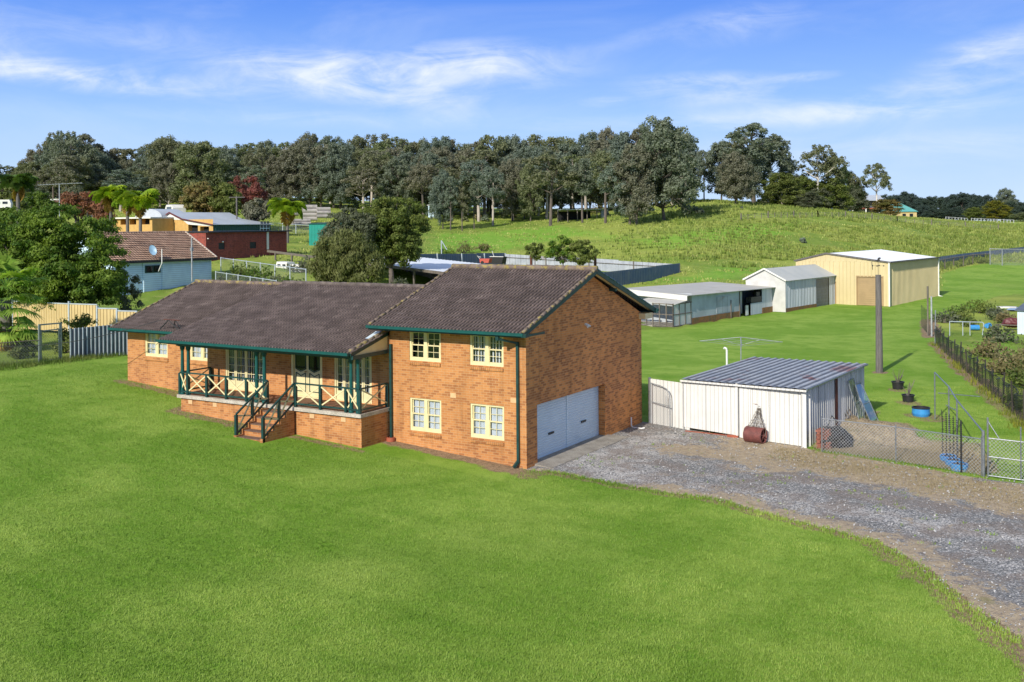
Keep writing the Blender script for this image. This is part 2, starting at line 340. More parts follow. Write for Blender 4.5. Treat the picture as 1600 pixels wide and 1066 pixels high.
m_weather = mat('white_weatherboard', (.66, .84, .96), (.58, .75, .88), 1, .55, stripe=(.19, .62, 1, .16))
m_roofsilver = mat('light_grey_roof_sheet', (.50, .54, .58), (.58, .62, .66), .3, .42, .2)
m_maroon = mat('maroon_trim', (.13, .03, .035), None, 3, .5)
m_concpipe = mat('concrete_pipe', (.40, .37, .34), (.28, .26, .24), 1, .85)
m_water = mat('pond_water', (.02, .04, .06), (.03, .05, .05), 2, .05, spec=.9)
m_bark = mat('grey_bark', (.16, .13, .11), (.09, .075, .065), 1.2, .9, stretch=(2, 2, .4), fine=10)
m_barkpale = mat('pale_gum_bark', (.50, .44, .38), (.30, .25, .21), .8, .85, stretch=(2, 2, .4))
m_gum = leafmat('gum_leaves', (.150, .180, .125), (.210, .235, .165), (.155, .20, .175), .8, .35)
m_gum2 = leafmat('olive_gum_leaves', (.160, .195, .085), (.215, .24, .125), (.185, .18, .12), .8, .35)
m_gum3 = leafmat('brown_gum_leaves', (.18, .175, .125), (.23, .22, .16), (.155, .175, .12), .5, .35)
m_garden = leafmat('dark_garden_leaves', (.055, .12, .015), (.19, .27, .035), (.08, .13, .03), .45, .9)
m_olive = leafmat('olive_leaves', (.11, .155, .03), (.19, .225, .055), (.13, .14, .05), .4, .6)
m_grey = leafmat('greygreen_leaves', (.12, .14, .09), (.165, .18, .115), (.11, .12, .07), .4, .6)
m_willow = leafmat('weeping_leaves', (.12, .145, .04), (.19, .205, .075), (.15, .15, .06), .4, .7)
m_red = leafmat('red_autumn_leaves', (.24, .075, .07), (.17, .075, .065), (.24, .08, .05), .4, .5)
m_autumn = leafmat('brown_autumn_leaves', (.25, .18, .07), (.17, .18, .055), (.28, .16, .08), .4, .4)
m_orange = leafmat('orange_autumn_leaves', (.28, .115, .06), (.20, .11, .075), (.26, .12, .07), .5, .5)
m_yellowleaf = leafmat('yellow_green_leaves', (.22, .21, .02), (.13, .17, .03), (.2, .15, .02), .4, .3)
m_palm = leafmat('palm_fronds', (.20, .33, .02), (.34, .42, .03), (.15, .28, .04), .3, .8)
m_palmdark = leafmat('dark_palm_fronds', (.07, .14, .03), (.11, .18, .04), (.07, .12, .04), .3, .8)
m_palmdead = leafmat('dead_palm_fronds', (.32, .20, .06), (.42, .28, .05), (.2, .14, .06), .3, .8)
m_fan = leafmat('fan_palm_leaves', (.16, .30, .05), (.42, .52, .10), (.2, .34, .07), .5, .4, trans=.4)
m_weed = leafmat('weed_leaves', (.07, .13, .02), (.17, .20, .05), (.12, .13, .05), .5, .8)
m_dryweed = leafmat('dry_shrub_leaves', (.23, .20, .09), (.15, .17, .06), (.27, .21, .12), .6, .7)
m_weedyel = leafmat('yellow_weed_leaves', (.30, .30, .04), (.15, .20, .03), (.2, .2, .04), .4, 1.2)
m_oldbrick = mat('old_brick', (.32, .12, .08), (.22, .09, .06), 4, .9, fine=20)
m_vent = mat('cream_vent', (.66, .44, .23), (.60, .38, .19), 6, .8)
m_hut = mat('pale_blue_hut_sheet', (.60, .68, .76), (.54, .62, .70), 1, .5)
m_darkpost = mat('dark_post', (.07, .06, .05), (.04, .035, .03), 3, .85)

# ------------------------------------------------------------------ mesh helpers
class MB:
    def __init__(s): s.v = []; s.f = []; s.uv = {}
    def add(s, vs, fs):
        o = len(s.v); s.v += [tuple(p) for p in vs]; s.f += [tuple(i + o for i in f) for f in fs]; return s
    def box(s, x0, x1, y0, y1, z0, z1):
        v = [(x, y, z) for z in (z0, z1) for y in (y0, y1) for x in (x0, x1)]
        return s.add(v, [(0, 2, 3, 1), (4, 5, 7, 6), (0, 1, 5, 4), (2, 6, 7, 3), (0, 4, 6, 2), (1, 3, 7, 5)])
    def quad(s, a, b, c, d): return s.add([a, b, c, d], [(0, 1, 2, 3)])
    def poly(s, pts): return s.add(pts, [tuple(range(len(pts)))])
    def prism(s, pts, off):
        n = len(pts); off = Vector(off); q = [Vector(p) for p in pts] + [Vector(p) + off for p in pts]
        return s.add(q, [tuple(range(n - 1, -1, -1)), tuple(range(n, 2 * n))] + [(i, (i + 1) % n, (i + 1) % n + n, i + n) for i in range(n)])
    def bar(s, p, q, w, h=None, up=(0, 0, 1)):
        p, q = Vector(p), Vector(q); h = h or w; d = (q - p).normalized(); up = Vector(up)
        a = d.cross(up)
        if a.length < 1e-3: a = d.cross(Vector((1, 0, 0)))
        a.normalize(); b = a.cross(d).normalized()
        v = [c + a * (i * w / 2) + b * (j * h / 2) for c in (p, q) for i, j in ((-1, -1), (1, -1), (1, 1), (-1, 1))]
        return s.add(v, [(3, 2, 1, 0), (4, 5, 6, 7), (0, 1, 5, 4), (1, 2, 6, 5), (2, 3, 7, 6), (3, 0, 4, 7)])
    def tube(s, pts, r, n=8, cap=True):
        pts = [Vector(p) for p in pts]; rs = r if isinstance(r, (list, tuple)) else [r] * len(pts)
        rings = []; prev = None
        for i, p in enumerate(pts):
            d = (pts[min(i + 1, len(pts) - 1)] - pts[max(i - 1, 0)]).normalized()
            if prev is None:
                a = d.cross(Vector((0, 0, 1)));
                if a.length < 1e-2: a = d.cross(Vector((1, 0, 0)))
            else: a = prev - d * prev.dot(d)
            a.normalize(); prev = a; b = d.cross(a)
            rings.append([p + (a * math.cos(2 * math.pi * k / n) + b * math.sin(2 * math.pi * k / n)) * rs[i] for k in range(n)])
        fs = []
        for i in range(len(pts) - 1):
            for k in range(n): fs.append((i * n + k, i * n + (k + 1) % n, (i + 1) * n + (k + 1) % n, (i + 1) * n + k))
        if cap: fs += [tuple(range(n - 1, -1, -1)), tuple((len(pts) - 1) * n + k for k in range(n))]
        return s.add([q for rg in rings for q in rg], fs)
    def lathe(s, prof, c=(0, 0, 0), n=20, axis='z'):
        c = Vector(c); vs = []
        for r, z in prof:
            for k in range(n):
                t = 2 * math.pi * k / n; a, b = r * math.cos(t), r * math.sin(t)
                vs.append(c + (Vector((a, b, z)) if axis == 'z' else Vector((z, a, b)) if axis == 'x' else Vector((a, z, b))))
        fs = [(i * n + k, i * n + (k + 1) % n, (i + 1) * n + (k + 1) % n, (i + 1) * n + k) for i in range(len(prof) - 1) for k in range(n)]
        return s.add(vs, fs)
    def corr(s, P, U, V, period, amp, kind='sin', seg=6):
        """corrugated sheet: ribs run along V, repeat along U"""
        P, U, V = Vector(P), Vector(U), Vector(V); n = U.cross(V).normalized(); Lu = U.length; u = U / Lu
        xs = []
        if kind == 'sin':
            k = max(2, int(Lu / period * seg))
            xs = [(i * Lu / k, amp * .5 * math.sin(2 * math.pi * (i * Lu / k) / period)) for i in range(k + 1)]
        else:   # pan with narrow raised ribs
            x = 0
            while x < Lu:
                for a, h in ((0, 0), (.72, 0), (.79, 1), (.91, 1), (.98, 0)):
                    q = x + a * period
                    if q <= Lu: xs.append((q, amp * h))
                x += period
            xs.append((Lu, 0))
        vs = []
        for x, h in xs: vs += [P + u * x + n * h, P + u * x + n * h + V]
        return s.add(vs, [(2 * i, 2 * i + 2, 2 * i + 3, 2 * i + 1) for i in range(len(xs) - 1)])
    def build(s, name, m, parent=None, label=None, smooth=False, loc=None):
        me = bpy.data.meshes.new(name); me.from_pydata([tuple(p) for p in s.v], [], s.f)
        me.materials.append(m); autouv(me)
        if smooth: me.polygons.foreach_set('use_smooth', [True] * len(me.polygons))
        me.update(); return link(name, me, parent, label)
def link(name, me, parent=None, label=None):
    o = bpy.data.objects.new(name, me); COL.objects.link(o)
    if parent: o.parent = parent
    if label: o['label'] = label
    return o
def autouv(me):
    n = len(me.loops); co = np.empty(len(me.vertices) * 3); me.vertices.foreach_get('co', co); co = co.reshape(-1, 3)
    li = np.empty(n, int); me.loops.foreach_get('vertex_index', li)
    pn = np.empty(len(me.polygons) * 3); me.polygons.foreach_get('normal', pn); pn = pn.reshape(-1, 3)
    lt = np.empty(len(me.polygons), int); me.polygons.foreach_get('loop_total', lt)
    nn = np.repeat(pn, lt, axis=0); p = co[li]
    flat = np.abs(nn[:, 2]) > .75
    hl = np.hypot(nn[:, 0], nn[:, 1]) + 1e-9
    tx, ty = -nn[:, 1] / hl, nn[:, 0] / hl
    sg = np.where((np.abs(tx) > np.abs(ty)), np.sign(tx), np.sign(ty)); tx, ty = tx * sg, ty * sg
    uv = np.empty((n, 2)); uv[:, 0] = np.where(flat, p[:, 0], p[:, 0] * tx + p[:, 1] * ty)
    uv[:, 1] = np.where(flat, p[:, 1], p[:, 2])
    me.uv_layers.new(name='UVMap').data.foreach_set('uv', (uv + 100).ravel())
def tag(o, label, cat, group=None, kind=None):
    if label: o['label'] = label
    if cat: o['category'] = cat
    if group: o['group'] = group
    if kind: o['kind'] = kind
    return o
def thing(name, label, cat, loc=(0, 0, 0), rz=0, group=None):
    o = bpy.data.objects.new(name, None); COL.objects.link(o); o.location = loc; o.rotation_euler = (0, 0, rz)
    o.empty_display_size = .3
    return tag(o, label, cat, group)
def dup(o, parent=None):
    c = o.copy(); COL.objects.link(c)
    if parent is not None: c.parent = parent
    for ch in list(o.children): dup(ch, c)
    return c
def quads_mesh(name, V, m, parent=None, uvs=None, norm=None):
    """V: (n,4,3) array of loose quads"""
    n = len(V); me = bpy.data.meshes.new(name); me.vertices.add(n * 4); me.vertices.foreach_set('co', V.reshape(-1).astype(np.float32))
    me.loops.add(n * 4); me.loops.foreach_set('vertex_index', np.arange(n * 4, dtype=np.int32))
    me.polygons.add(n); me.polygons.foreach_set('loop_start', np.arange(0, n * 4, 4, dtype=np.int32)); me.polygons.foreach_set('loop_total', np.full(n, 4, np.int32))
    me.materials.append(m); me.update(calc_edges=True)
    return link(name, me, parent)
def wall(mb, axis, c, u0, u1, z0, z1, holes=(), out=1, depth=.12, top=None):
    """wall face in the plane x=c or y=c with rectangular holes (u0,u1,z0,z1) that get reveals going inwards"""
    us = sorted({u0, u1, *[h[0] for h in holes], *[h[1] for h in holes]}); zs = sorted({z0, z1, *[h[2] for h in holes], *[h[3] for h in holes]})
    P = (lambda u, z, d=0: (u, c + out * d, z)) if axis == 'y' else (lambda u, z, d=0: (c - out * d, u, z))
    for i in range(len(us) - 1):
        for j in range(len(zs) - 1):
            a, b, e, g = us[i], us[i + 1], zs[j], zs[j + 1]
            if any(h[0] <= a and b <= h[1] and h[2] <= e and g <= h[3] for h in holes): continue
            q = [P(a, e), P(b, e), P(b, g), P(a, g)]
            if (axis == 'y') != (out < 0): q.reverse()
            mb.quad(*q)
    for h in holes:
        a, b, e, g = h[:4]
        dd = h[4] if len(h) > 4 else depth
        for p, q in (((a, e), (b, e)), ((b, e), (b, g)), ((b, g), (a, g)), ((a, g), (a, e))):
            mb.quad(P(*p), P(*q), P(*q, dd), P(*p, dd))
# window in a plane y = c facing -y (or x = c facing +x): local builder along u, with dy into the wall
def placer(axis, c):
    return (lambda u, d, z: (u, c + d, z)) if axis == 'y' else (lambda u, d, z: (c - d, u, z))
def ubox(mb, P, u0, u1, d0, d1, z0, z1):
    a, b = P(u0, d0, z0), P(u1, d1, z1)
    mb.box(min(a[0], b[0]), max(a[0], b[0]), min(a[1], b[1]), max(a[1], b[1]), z0, z1)
def sash_window(parent, axis, c, u0, u1, z0, z1, curtain='curtain', split=2, rows=2, dark=False, name='window', glazed=True, frame=None, glass=None):
    P = placer(axis, c); f = MB(); fw = .075; fm = frame or m_cream
    ubox(f, P, u0, u0 + fw, .03, .12, z0, z1); ubox(f, P, u1 - fw, u1, .03, .12, z0, z1)
    ubox(f, P, u0 + fw, u1 - fw, .03, .12, z1 - fw * .8, z1); ubox(f, P, u0 + fw, u1 - fw, .03, .12, z0, z0 + fw * 1.2)
    n = split; cw = (u1 - u0 - 2 * fw)
    for k in range(1, n): 
        x = u0 + fw + cw * k / n; ubox(f, P, x - .07, x + .07, .03, .12, z0 + fw * 1.2, z1 - fw * .8)
    o = f.build(name, fm, parent)
    sa = MB(); pn = MB()
    for k in range(n):
        a = u0 + fw + cw * k / n + (.07 if k else 0); b = u0 + fw + cw * (k + 1) / n - (.07 if k < n - 1 else 0)
        zb, zt = z0 + fw * 1.2, z1 - fw * .8; zm = (zb + zt) / 2
        for (lo, hi, d) in ((zb, zm + .02, .05), (zm - .02, zt, .085)):
            t = .035
            ubox(sa, P, a, a + t, d, d + .03, lo, hi); ubox(sa, P, b - t, b, d, d + .03, lo, hi)
            ubox(sa, P, a + t, b - t, d, d + .03, lo, lo + t + .01); ubox(sa, P, a + t, b - t, d, d + .03, hi - t, hi)
            um = (a + b) / 2
            ubox(sa, P, um - .008, um + .008, d + .004, d + .026, lo + t + .01, hi - t)
            zq = (lo + hi) / 2
            ubox(sa, P, a + t, um - .008, d + .004, d + .026, zq - .008, zq + .008); ubox(sa, P, um + .008, b - t, d + .004, d + .026, zq - .008, zq + .008)
            ubox(pn, P, a + t, b - t, d + .013, d + .017, lo + t, hi - t)
        # stay box at mid height on the jamb
        ubox(sa, P, a, a + .02, .035, .05, zb, zm + .05)
    sa.build('sash', fm, o); pn.build('pane', glass or m_glass, o)
    cu = MB()
    if curtain == 'blind':
        x = u0 + fw
        while x < u1 - fw: ubox(cu, P, x, x + .062, .2, .203, z0 + .05, z1 - .03); x += .125
        cu.build('blind', m_blind, o)
    elif curtain:
        x = u0 + fw; pts = []
        k = int((u1 - u0) / .04)
        for i in range(k + 1):
            uu = u0 + .05 + (u1 - u0 - .1) * i / k; pts.append((uu, .15 + .02 * math.sin(i * 1.4)))
        for (a, da), (b, db) in zip(pts, pts[1:]): cu.quad(P(a, da, z0 + .04), P(b, db, z0 + .04), P(b, db, z1 - .03), P(a, da, z1 - .03))
        cu.build('curtain', m_curtain, o)
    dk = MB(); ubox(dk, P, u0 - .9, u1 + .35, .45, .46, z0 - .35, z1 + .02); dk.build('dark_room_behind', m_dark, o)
    return o
def brick_sill(parent, axis, c, u0, u1, z, m):
    P = placer(axis, c); mb = MB(); x = u0
    while x < u1 - .02:
        a, b = P(x + .004, -.045, z - .11), P(min(x + .082, u1), .03, z - .004)
        mb.box(min(a[0], b[0]), max(a[0], b[0]), min(a[1], b[1]), max(a[1], b[1]), a[2], b[2]); x += .086
    return mb.build('window_sill', m, parent)
def tile_roof(x0, x1, y0, z0, y1, z1, roll=.15, course=.33, amp=.034, lip=.022, seg=6):
    """tiles on a plane from the eave (y0,z0) to the ridge (y1,z1), rolls across x. returns V grid mesh builder"""
    mb = MB(); Ls = math.hypot(y1 - y0, z1 - z0); dy, dz = (y1 - y0) / Ls, (z1 - z0) / Ls
    ny, nz = -dz * (1 if dy > 0 else -1), abs(dy)
    nc = max(1, round(Ls / course)); cs = Ls / nc
    k = int((x1 - x0) / roll * seg); xs = np.linspace(x0, x1, k + 1)
    pr = amp * np.maximum(0, np.sin(2 * math.pi * (xs - x0) / roll)) ** .7
    rows = []; 
    for c in range(nc):
        jit = nr.rand(k // (2 * seg) + 2) * .008
        jj = jit[np.minimum(((xs - x0) / (2 * roll)).astype(int), len(jit) - 1)]
        rows.append((c * cs - .02, pr + lip + jj)); rows.append((c * cs + cs - .0205, pr + jj * .3))
    vs = []; fs = []
    for s_, h in rows:
        for x, hh in zip(xs, h): vs.append((x, y0 + dy * s_ + ny * hh, z0 + dz * s_ + nz * hh))
    m = k + 1; up = dy > 0
    for r in range(len(rows) - 1):
        for i in range(k):
            q = (r * m + i, r * m + i + 1, (r + 1) * m + i + 1, (r + 1) * m + i); fs.append(q if up else q[::-1])
    # front lip of first course
    o = len(vs)
    for x in xs: vs.append((x, y0 - dy * .02, z0 - dz * .02 - .01))
    for i in range(k): fs.append((o + i, o + i + 1, i + 1, i) if up else (i, i + 1, o + i + 1, o + i))
    mb.v = vs; mb.f = fs
    return mb
def ridge_caps(mb, p, q, r=.11, step=.42):
    p, q = Vector(p), Vector(q); L_ = (q - p).length; n = max(1, int(L_ / step)); d = (q - p) / n
    for i in range(n):
        a = p + d * i; b = p + d * (i + 1.06); j = Vector((rng.uniform(-.008, .008), rng.uniform(-.008, .008), rng.uniform(0, .012)))
        mb.tube([a + j, b + j], [r * rng.uniform(1.02, 1.1), r * rng.uniform(.9, .97)], 10)
def ribuv(o, P, U, V):
    """uv of a skewed ribbed sheet: distance along U and along V"""
    P, U, V = (np.array(q, float) for q in (P, U, V)); me = o.data; n = len(me.loops); co = np.empty(len(me.vertices) * 3); me.vertices.foreach_get('co', co); co = co.reshape(-1, 3) - P
    A = np.stack([U, V], 1); ab = np.linalg.lstsq(A, co.T, rcond=None)[0].T; li = np.empty(n, int); me.loops.foreach_get('vertex_index', li)
    me.uv_layers[0].data.foreach_set('uv', (ab[li] * np.array([np.linalg.norm(U), np.linalg.norm(V)]) + .40 * .36).ravel())
def slopeuv(o, y0, z0):
    """uv on roof = x, distance up slope"""
    me = o.data; n = len(me.loops); co = np.empty(len(me.vertices) * 3); me.vertices.foreach_get('co', co); co = co.reshape(-1, 3)
    li = np.empty(n, int); me.loops.foreach_get('vertex_index', li); p = co[li]
    uv = np.stack([p[:, 0] - co[:, 0].min(), np.hypot(p[:, 1] - y0, p[:, 2] - z0) + .02], 1); me.uv_layers[0].data.foreach_set('uv', uv.ravel())

# ------------------------------------------------------------------ THE HOUSE  (x along the front, y into depth)
def build_house():
    h = thing('brick_house', 'split level orange brick house with brown tiled roof, verandah and garage', 'house')
    XW = -5.85; D = 9.65; ZE = 4.60
    lw = [(-4.95, -3.55, .88, 2.08), (-2.30, -.90, .88, 2.08)]; uw = [(-4.95, -3.55, 3.44, 4.55), (-2.30, -.90, 3.44, 4.55)]
    a = MB(); wall(a, 'y', 0, XW, 0, -.3, ZE, lw + uw); wall(a, 'y', D, XW, 0, -.3, ZE, out=-1); wall(a, 'x', XW, 0, D, -.3, ZE, out=-1)
    wv = a.build('wing_wall', m_brick, h)
    # gable wall
    a = MB(); wall(a, 'x', 0, 0, D, -.3, ZE, [(.74, 6.13, 0, 2.1, .34)]); zr = 6.50; ym = 4.82
    a.poly([(0, 0, ZE), (0, D, ZE), (0, D, ZE + .02), (0, ym, zr), (0, 0, ZE + .02)])
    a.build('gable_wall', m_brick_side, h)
    a = MB(); a.poly([(XW, 0, ZE), (XW, 0, ZE + .02), (XW, ym, zr), (XW, D, ZE + .02), (XW, D, ZE)]); a.build('gable_wall', m_brick, h)
    for i, q in enumerate(lw):
        sash_window(h, 'y', 0, *q, curtain='curtain'); brick_sill(h, 'y', 0, q[0], q[1], .82, m_brick)
    for i, q in enumerate(uw):
        sash_window(h, 'y', 0, *q, curtain='blind' if i else None); brick_sill(h, 'y', 0, q[0], q[1], 3.40, m_brick)
    # garage
    for k, (y0, y1) in enumerate(((.76, 3.42), (3.50, 6.11))):
        d = MB(); n = 22; zz = [0.03 + 2.06 * i / n for i in range(n + 1)]
        for z0_, z1_ in zip(zz, zz[1:]):
            zq = z0_ + (z1_ - z0_) * .22
            d.quad((-.30, y0, z0_), (-.30, y1, z0_), (-.278, y1, zq), (-.278, y0, zq)); d.quad((-.278, y0, zq), (-.278, y1, zq), (-.278, y1, z1_ - .01), (-.278, y0, z1_ - .01))
            d.quad((-.278, y0, z1_ - .01), (-.278, y1, z1_ - .01), (-.30, y1, z1_), (-.30, y0, z1_))
        g = d.build('garage_door', m_roller, h)
        yc = (y0 + y1) / 2 + .12 * (1 if k == 0 else -.2)
        hd = MB(); hd.box(-.278, -.24, yc - .19, yc + .19, .80, .87); hd.build('handle', m_black, g)
    p = MB(); p.box(-.33, -.255, 3.42, 3.50, 0, 2.1); p.build('centre_post', m_roller, h)
    p = MB(); p.box(-.75, -.33, .5, 6.3, 0.01, 2.4); p.build('garage_dark_backing', m_dark, h)
    # light on gable, vents
    lp = MB(); lp.box(0, .05, 4.42, 4.54, 4.55, 4.62); lp.tube([(.05, 4.46, 4.57), (.16, 4.4, 4.5)], .045, 8); lp.tube([(.05, 4.52, 4.57), (.15, 4.6, 4.5)], .04, 8); lp.build('flood_light', m_white, h)
    for x, z in ((-3.02, 2.30), (-.50, 2.32)):
        v = MB(); v.box(x - .12, x + .12, -.012, .02, z - .085, z + .085); v.build('air_vent', m_vent, h)
    # wing roof
    YE, ZEV = -.72, 4.74; YR, ZR = 4.82, 6.64; xl, xr = -6.27, .33
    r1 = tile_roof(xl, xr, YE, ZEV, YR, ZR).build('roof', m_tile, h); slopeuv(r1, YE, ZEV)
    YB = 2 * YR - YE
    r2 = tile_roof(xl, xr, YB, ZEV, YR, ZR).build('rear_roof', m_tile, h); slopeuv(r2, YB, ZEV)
    rc = MB(); ridge_caps(rc, (xl, YR, ZR + .03), (xr, YR, ZR + .03), .12)
    rc.build('ridge', m_ridge, r1, smooth=True)
    for x, yy in ((xl + .03, YE), (xr - .03, YE), (xr - .03, YB)):
        rc = MB(); ridge_caps(rc, (x, yy, ZEV + .02), (x, YR, ZR + .02), .055, .34); rc.build('verge_tile', m_ridge if yy == YE else m_green, r1, smooth=True)
    # barge boards, soffit
    sl = (ZR - ZEV) / (YR - YE)
    b = MB()
    for x in (xl, xr):
        for y in (YE, YB): b = MB(); b.bar((x, y, ZEV - .075), (x, YR, ZR - .075), .035, .15); b.build('barge_board', m_green, h)
    b = MB()
    for x0, x1 in ((0.003, xr - .02), (xl + .02, XW - .003)):
        for y in (YE, YB): b.quad((x0, y, ZEV - .07), (x1, y, ZEV - .07), (x1, YR, ZR - .07), (x0, YR, ZR - .07))
    b.quad((xl + .02, YE, ZEV - .13), (xr - .02, YE, ZEV - .13), (xr - .02, -.002, ZEV - .13), (xl + .02, -.002, ZEV - .13))
    b.quad((xl + .02, D + .002, ZEV - .13), (xr - .02, D + .002, ZEV - .13), (xr - .02, YB, ZEV - .13), (xl + .02, YB, ZEV - .13))
    b.box(.003, xr - .03, D - .25, D + .45, ZEV - .36, ZEV - .125); b.box(.003, xr - .03, -.45, .0, ZEV - .16, ZEV - .12)
    b.build('soffit', m_soffit, h)
    b = MB(); b.bar((.02, 6.6, 5.78), (.30, 6.6, 5.78), .14, .12); b.build('purlin_end', m_green, h)
    def gutter(x0, x1, y, z, front=True, name='gutter'):
        g = MB(); f = -1 if front else 1
        fa = MB(); fa.box(x0 + .02, x1 - .02, y - .010, y + .010, z - .16, z - .01); fa.build('fascia_board', m_green, h)
        yo = y + f * .115
        g.box(x0, x1, min(y + f * .013, yo), max(y + f * .013, yo), z - .095, z - .08)
        g.box(x0, x1, min(yo, yo + f * .012), max(yo, yo + f * .012), z - .095, z - .005)
        g.box(x0, x1, min(yo - .006, yo + f * .018), max(yo - .006, yo + f * .018), z - .004, z + .012)
        for x in (x0, x1 - .008): g.box(x, x + .008, min(y, yo) + .001, max(y, yo) - .001, z - .08, z - .004)
        return g.build(name, m_teal, h)
    gutter(xl - .02, xr + .05, YE - .02, ZEV + .0); gutter(xl, xr + .12, YB + .02, ZEV, False, 'rear_gutter')
    # dark return at the gable end of gutter
    b = MB(); b.prism([(xr - .02, YE + .05, ZEV - .13), (xr + .16, YE + .05, ZEV - .13), (xr + .16, YE - .12, ZEV - .13), (xr - .02, YE - .12, ZEV - .13)], (0, 0, .12)); b.prism([(xr + .0, YE + .05, ZEV - .12), (xr + .0, .75, ZEV - .12), (xr + .14, .5, ZEV - .12), (xr + .14, YE + .05, ZEV - .12)], (0, 0, .06)); b.build('boxed_gutter_end', m_green, h)
    # downpipes
    def pipe(x, zt, ybase, zg, foot=True, m=m_green):
        d = MB()
        d.box(x - .1, x + .02, ybase - .76, ybase - .66, zt - .03, zt + .14)
        d.bar((x - .02, ybase - .68, zt + .02), (x + .36, ybase - .07, zt - .17), .075, .075)
        x2 = x + .36; d.box(x2 - .045, x2 + .045, ybase - .105, ybase - .015, zg + .2, zt - .12)
        if foot: d.bar((x2, ybase - .06, zg + .25), (x2 - .10, ybase - .22, zg + .04), .09, .09)
        return d.build('downpipe', m, h)
    pipe(-.66, 4.62 - .14, 0, .02)
    d = MB(); d.box(-5.80, -5.71, -.11, -.02, .52, 4.0); d.build('downpipe', m_green, h)
    d = MB(); d.lathe([(0, .36), (.15, .36), (.17, .42), (.16, .55), (.12, .56), (.12, .44), (0, .44)], (-5.76, -.1, 0), 16); d.build('gully_pot', m_terra, h)

    # ---------------- main block with verandah
    ZF = 1.66; XL = -15.45
    doors = [(-14.40, -12.15), (-10.75, -9.15), (-8.55, -6.72)]
    a = MB(); wall(a, 'y', 0.0, XL, XW - .001, ZF - .4, 4.30, [(p, q, ZF + .03, ZF + 2.12) for p, q in doors], depth=.16)
    wall(a, 'x', XL, 0.0, 10, ZF - .4, 4.2, out=-1)
    a.build('verandah_wall', m_brick, h)
    YL = .8; LW = [(-20.28, -18.80, 2.62, 3.80), (-17.40, -15.92, 2.62, 3.80)]
    a = MB(); wall(a, 'y', YL, -21.45, XL, .9, 3.86, LW); wall(a, 'x', -21.45, YL, 9.6, .9, 3.86, out=-1); wall(a, 'y', 9.6, -21.45, XW, .3, 3.9, out=-1)
    a.poly([(-21.45, YL, 3.86), (-21.45, 5.1, 5.5), (-21.45, 9.6, 3.86)])
    a.build('bedroom_wall', m_brick, h)
    for q in LW: sash_window(h, 'y', YL, *q, curtain='curtain'); 
    for q in LW:
        P = placer('y', YL); b = MB(); ubox(b, P, q[0] - .05, q[1] + .05, -.05, .05, q[2] - .17, q[2] - .02); b.build('window_sill', m_brick, h)
    # roofs
    def block_roof(xl, xr, YE, ZEV, YR, ZR, YB, ridge, name):
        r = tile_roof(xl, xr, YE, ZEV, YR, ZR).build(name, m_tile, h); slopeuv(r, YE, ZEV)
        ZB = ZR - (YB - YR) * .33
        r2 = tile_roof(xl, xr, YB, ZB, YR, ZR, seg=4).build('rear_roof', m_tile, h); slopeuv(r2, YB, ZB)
        rc = MB(); ridge_caps(rc, (xl, YR, ZR + .02), (xr, YR, ZR + .02), .11); rc.build('ridge', ridge, r, smooth=True)
        if ridge is m_ridge: rc = MB(); ridge_caps(rc, (xl + .03, YE, ZEV + .02), (xl + .03, YR, ZR + .02), .05, .34); rc.build('verge_tile', ridge, r, smooth=True)
        b = MB(); b.bar((xl, YE, ZEV - .10), (xl, YR, ZR - .10), .035, .18); b.build('barge_board', m_green, h); b = MB(); b.bar((xl, YB, ZB - .10), (xl, YR, ZR - .10), .035, .18); b.build('barge_board', m_green, h)
        return r
    block_roof(-15.85, XW - .02, -2.15, 3.88, 5.03, 5.76, 10.4, m_ridge_plain, 'verandah_roof')
    block_roof(-21.72, -15.2, .10, 3.90, 5.10, 5.69, 10.4, m_ridge, 'bedroom_roof')
    # close the step between the two roof levels (gablet over the bedroom roof)
    b = MB(); b.poly([(-15.84, -2.1, 3.78), (-15.84, 5.0, 5.64), (-15.84, 5.0, 5.2), (-15.84, 0.1, 3.75)]); b.build('gablet_board', m_soffit, h)
    gutter(-21.75, -15.95, .08, 3.90); gutter(-15.9, -5.97, -2.17, 3.88)
    s = MB(); s.quad((-21.7, .1, 3.78), (-15.9, .1, 3.78), (-15.9, .8, 3.79), (-21.7, .8, 3.79)); s.quad((-15.83, -2.13, 3.76), (-5.98, -2.13, 3.76), (-5.98, -.002, 3.80), (-15.83, -.002, 3.80)); s.build('soffit', m_soffit, h)
    # right end of verandah roof: verge, beam, cream infill
    b = MB(); b.bar((-5.95, -2.15, 3.83), (-5.95, -.01, 4.40), .04, .20); b.bar((-15.3, -1.72, 3.68), (-5.95, -1.72, 3.68), .12, .14); b.bar((-5.92, -2.1, 3.70), (-5.92, -.01, 3.72), .10, .13); b.build('verandah_beam', m_green, h)
    b = MB(); b.prism([(-5.97, -2.0, 3.77), (-5.97, -.005, 3.77), (-5.97, -.005, 4.34), (-5.97, -1.9, 3.82)], (.02, 0, 0)); b.build('gable_infill', m_soffit, h)
    rc = MB(); ridge_caps(rc, (-5.99, -2.15, 3.92), (-5.99, -.05, 4.47), .07, .34); rc.build('verge_tile', m_ridge, h, smooth=True)
    b = MB(); b.quad((-6.25, -.95, 4.27), (-5.99, -.95, 4.27), (-5.99, -.2, 4.46), (-6.35, -.2, 4.46)); b.build('valley_flashing', m_roller, h)
    # verandah base, slab
    X0, X1, Y0 = -15.30, -5.82, -1.70
    b = MB(); b.box(X0 + .12, X1 - .06, Y0 + .05, -.002, -.2, ZF - .14); b.build('verandah_base', m_brick, h)
    b = MB(); b.box(X0, X1, Y0 - .06, -.001, ZF - .139, ZF - .01); b.build('verandah_slab', m_slab, h)
    b = MB(); b.box(X0 + .10, X1 - .10, Y0 + .12, -.003, ZF - .009, ZF + .0); b.build('verandah_paving', m_paver, h)
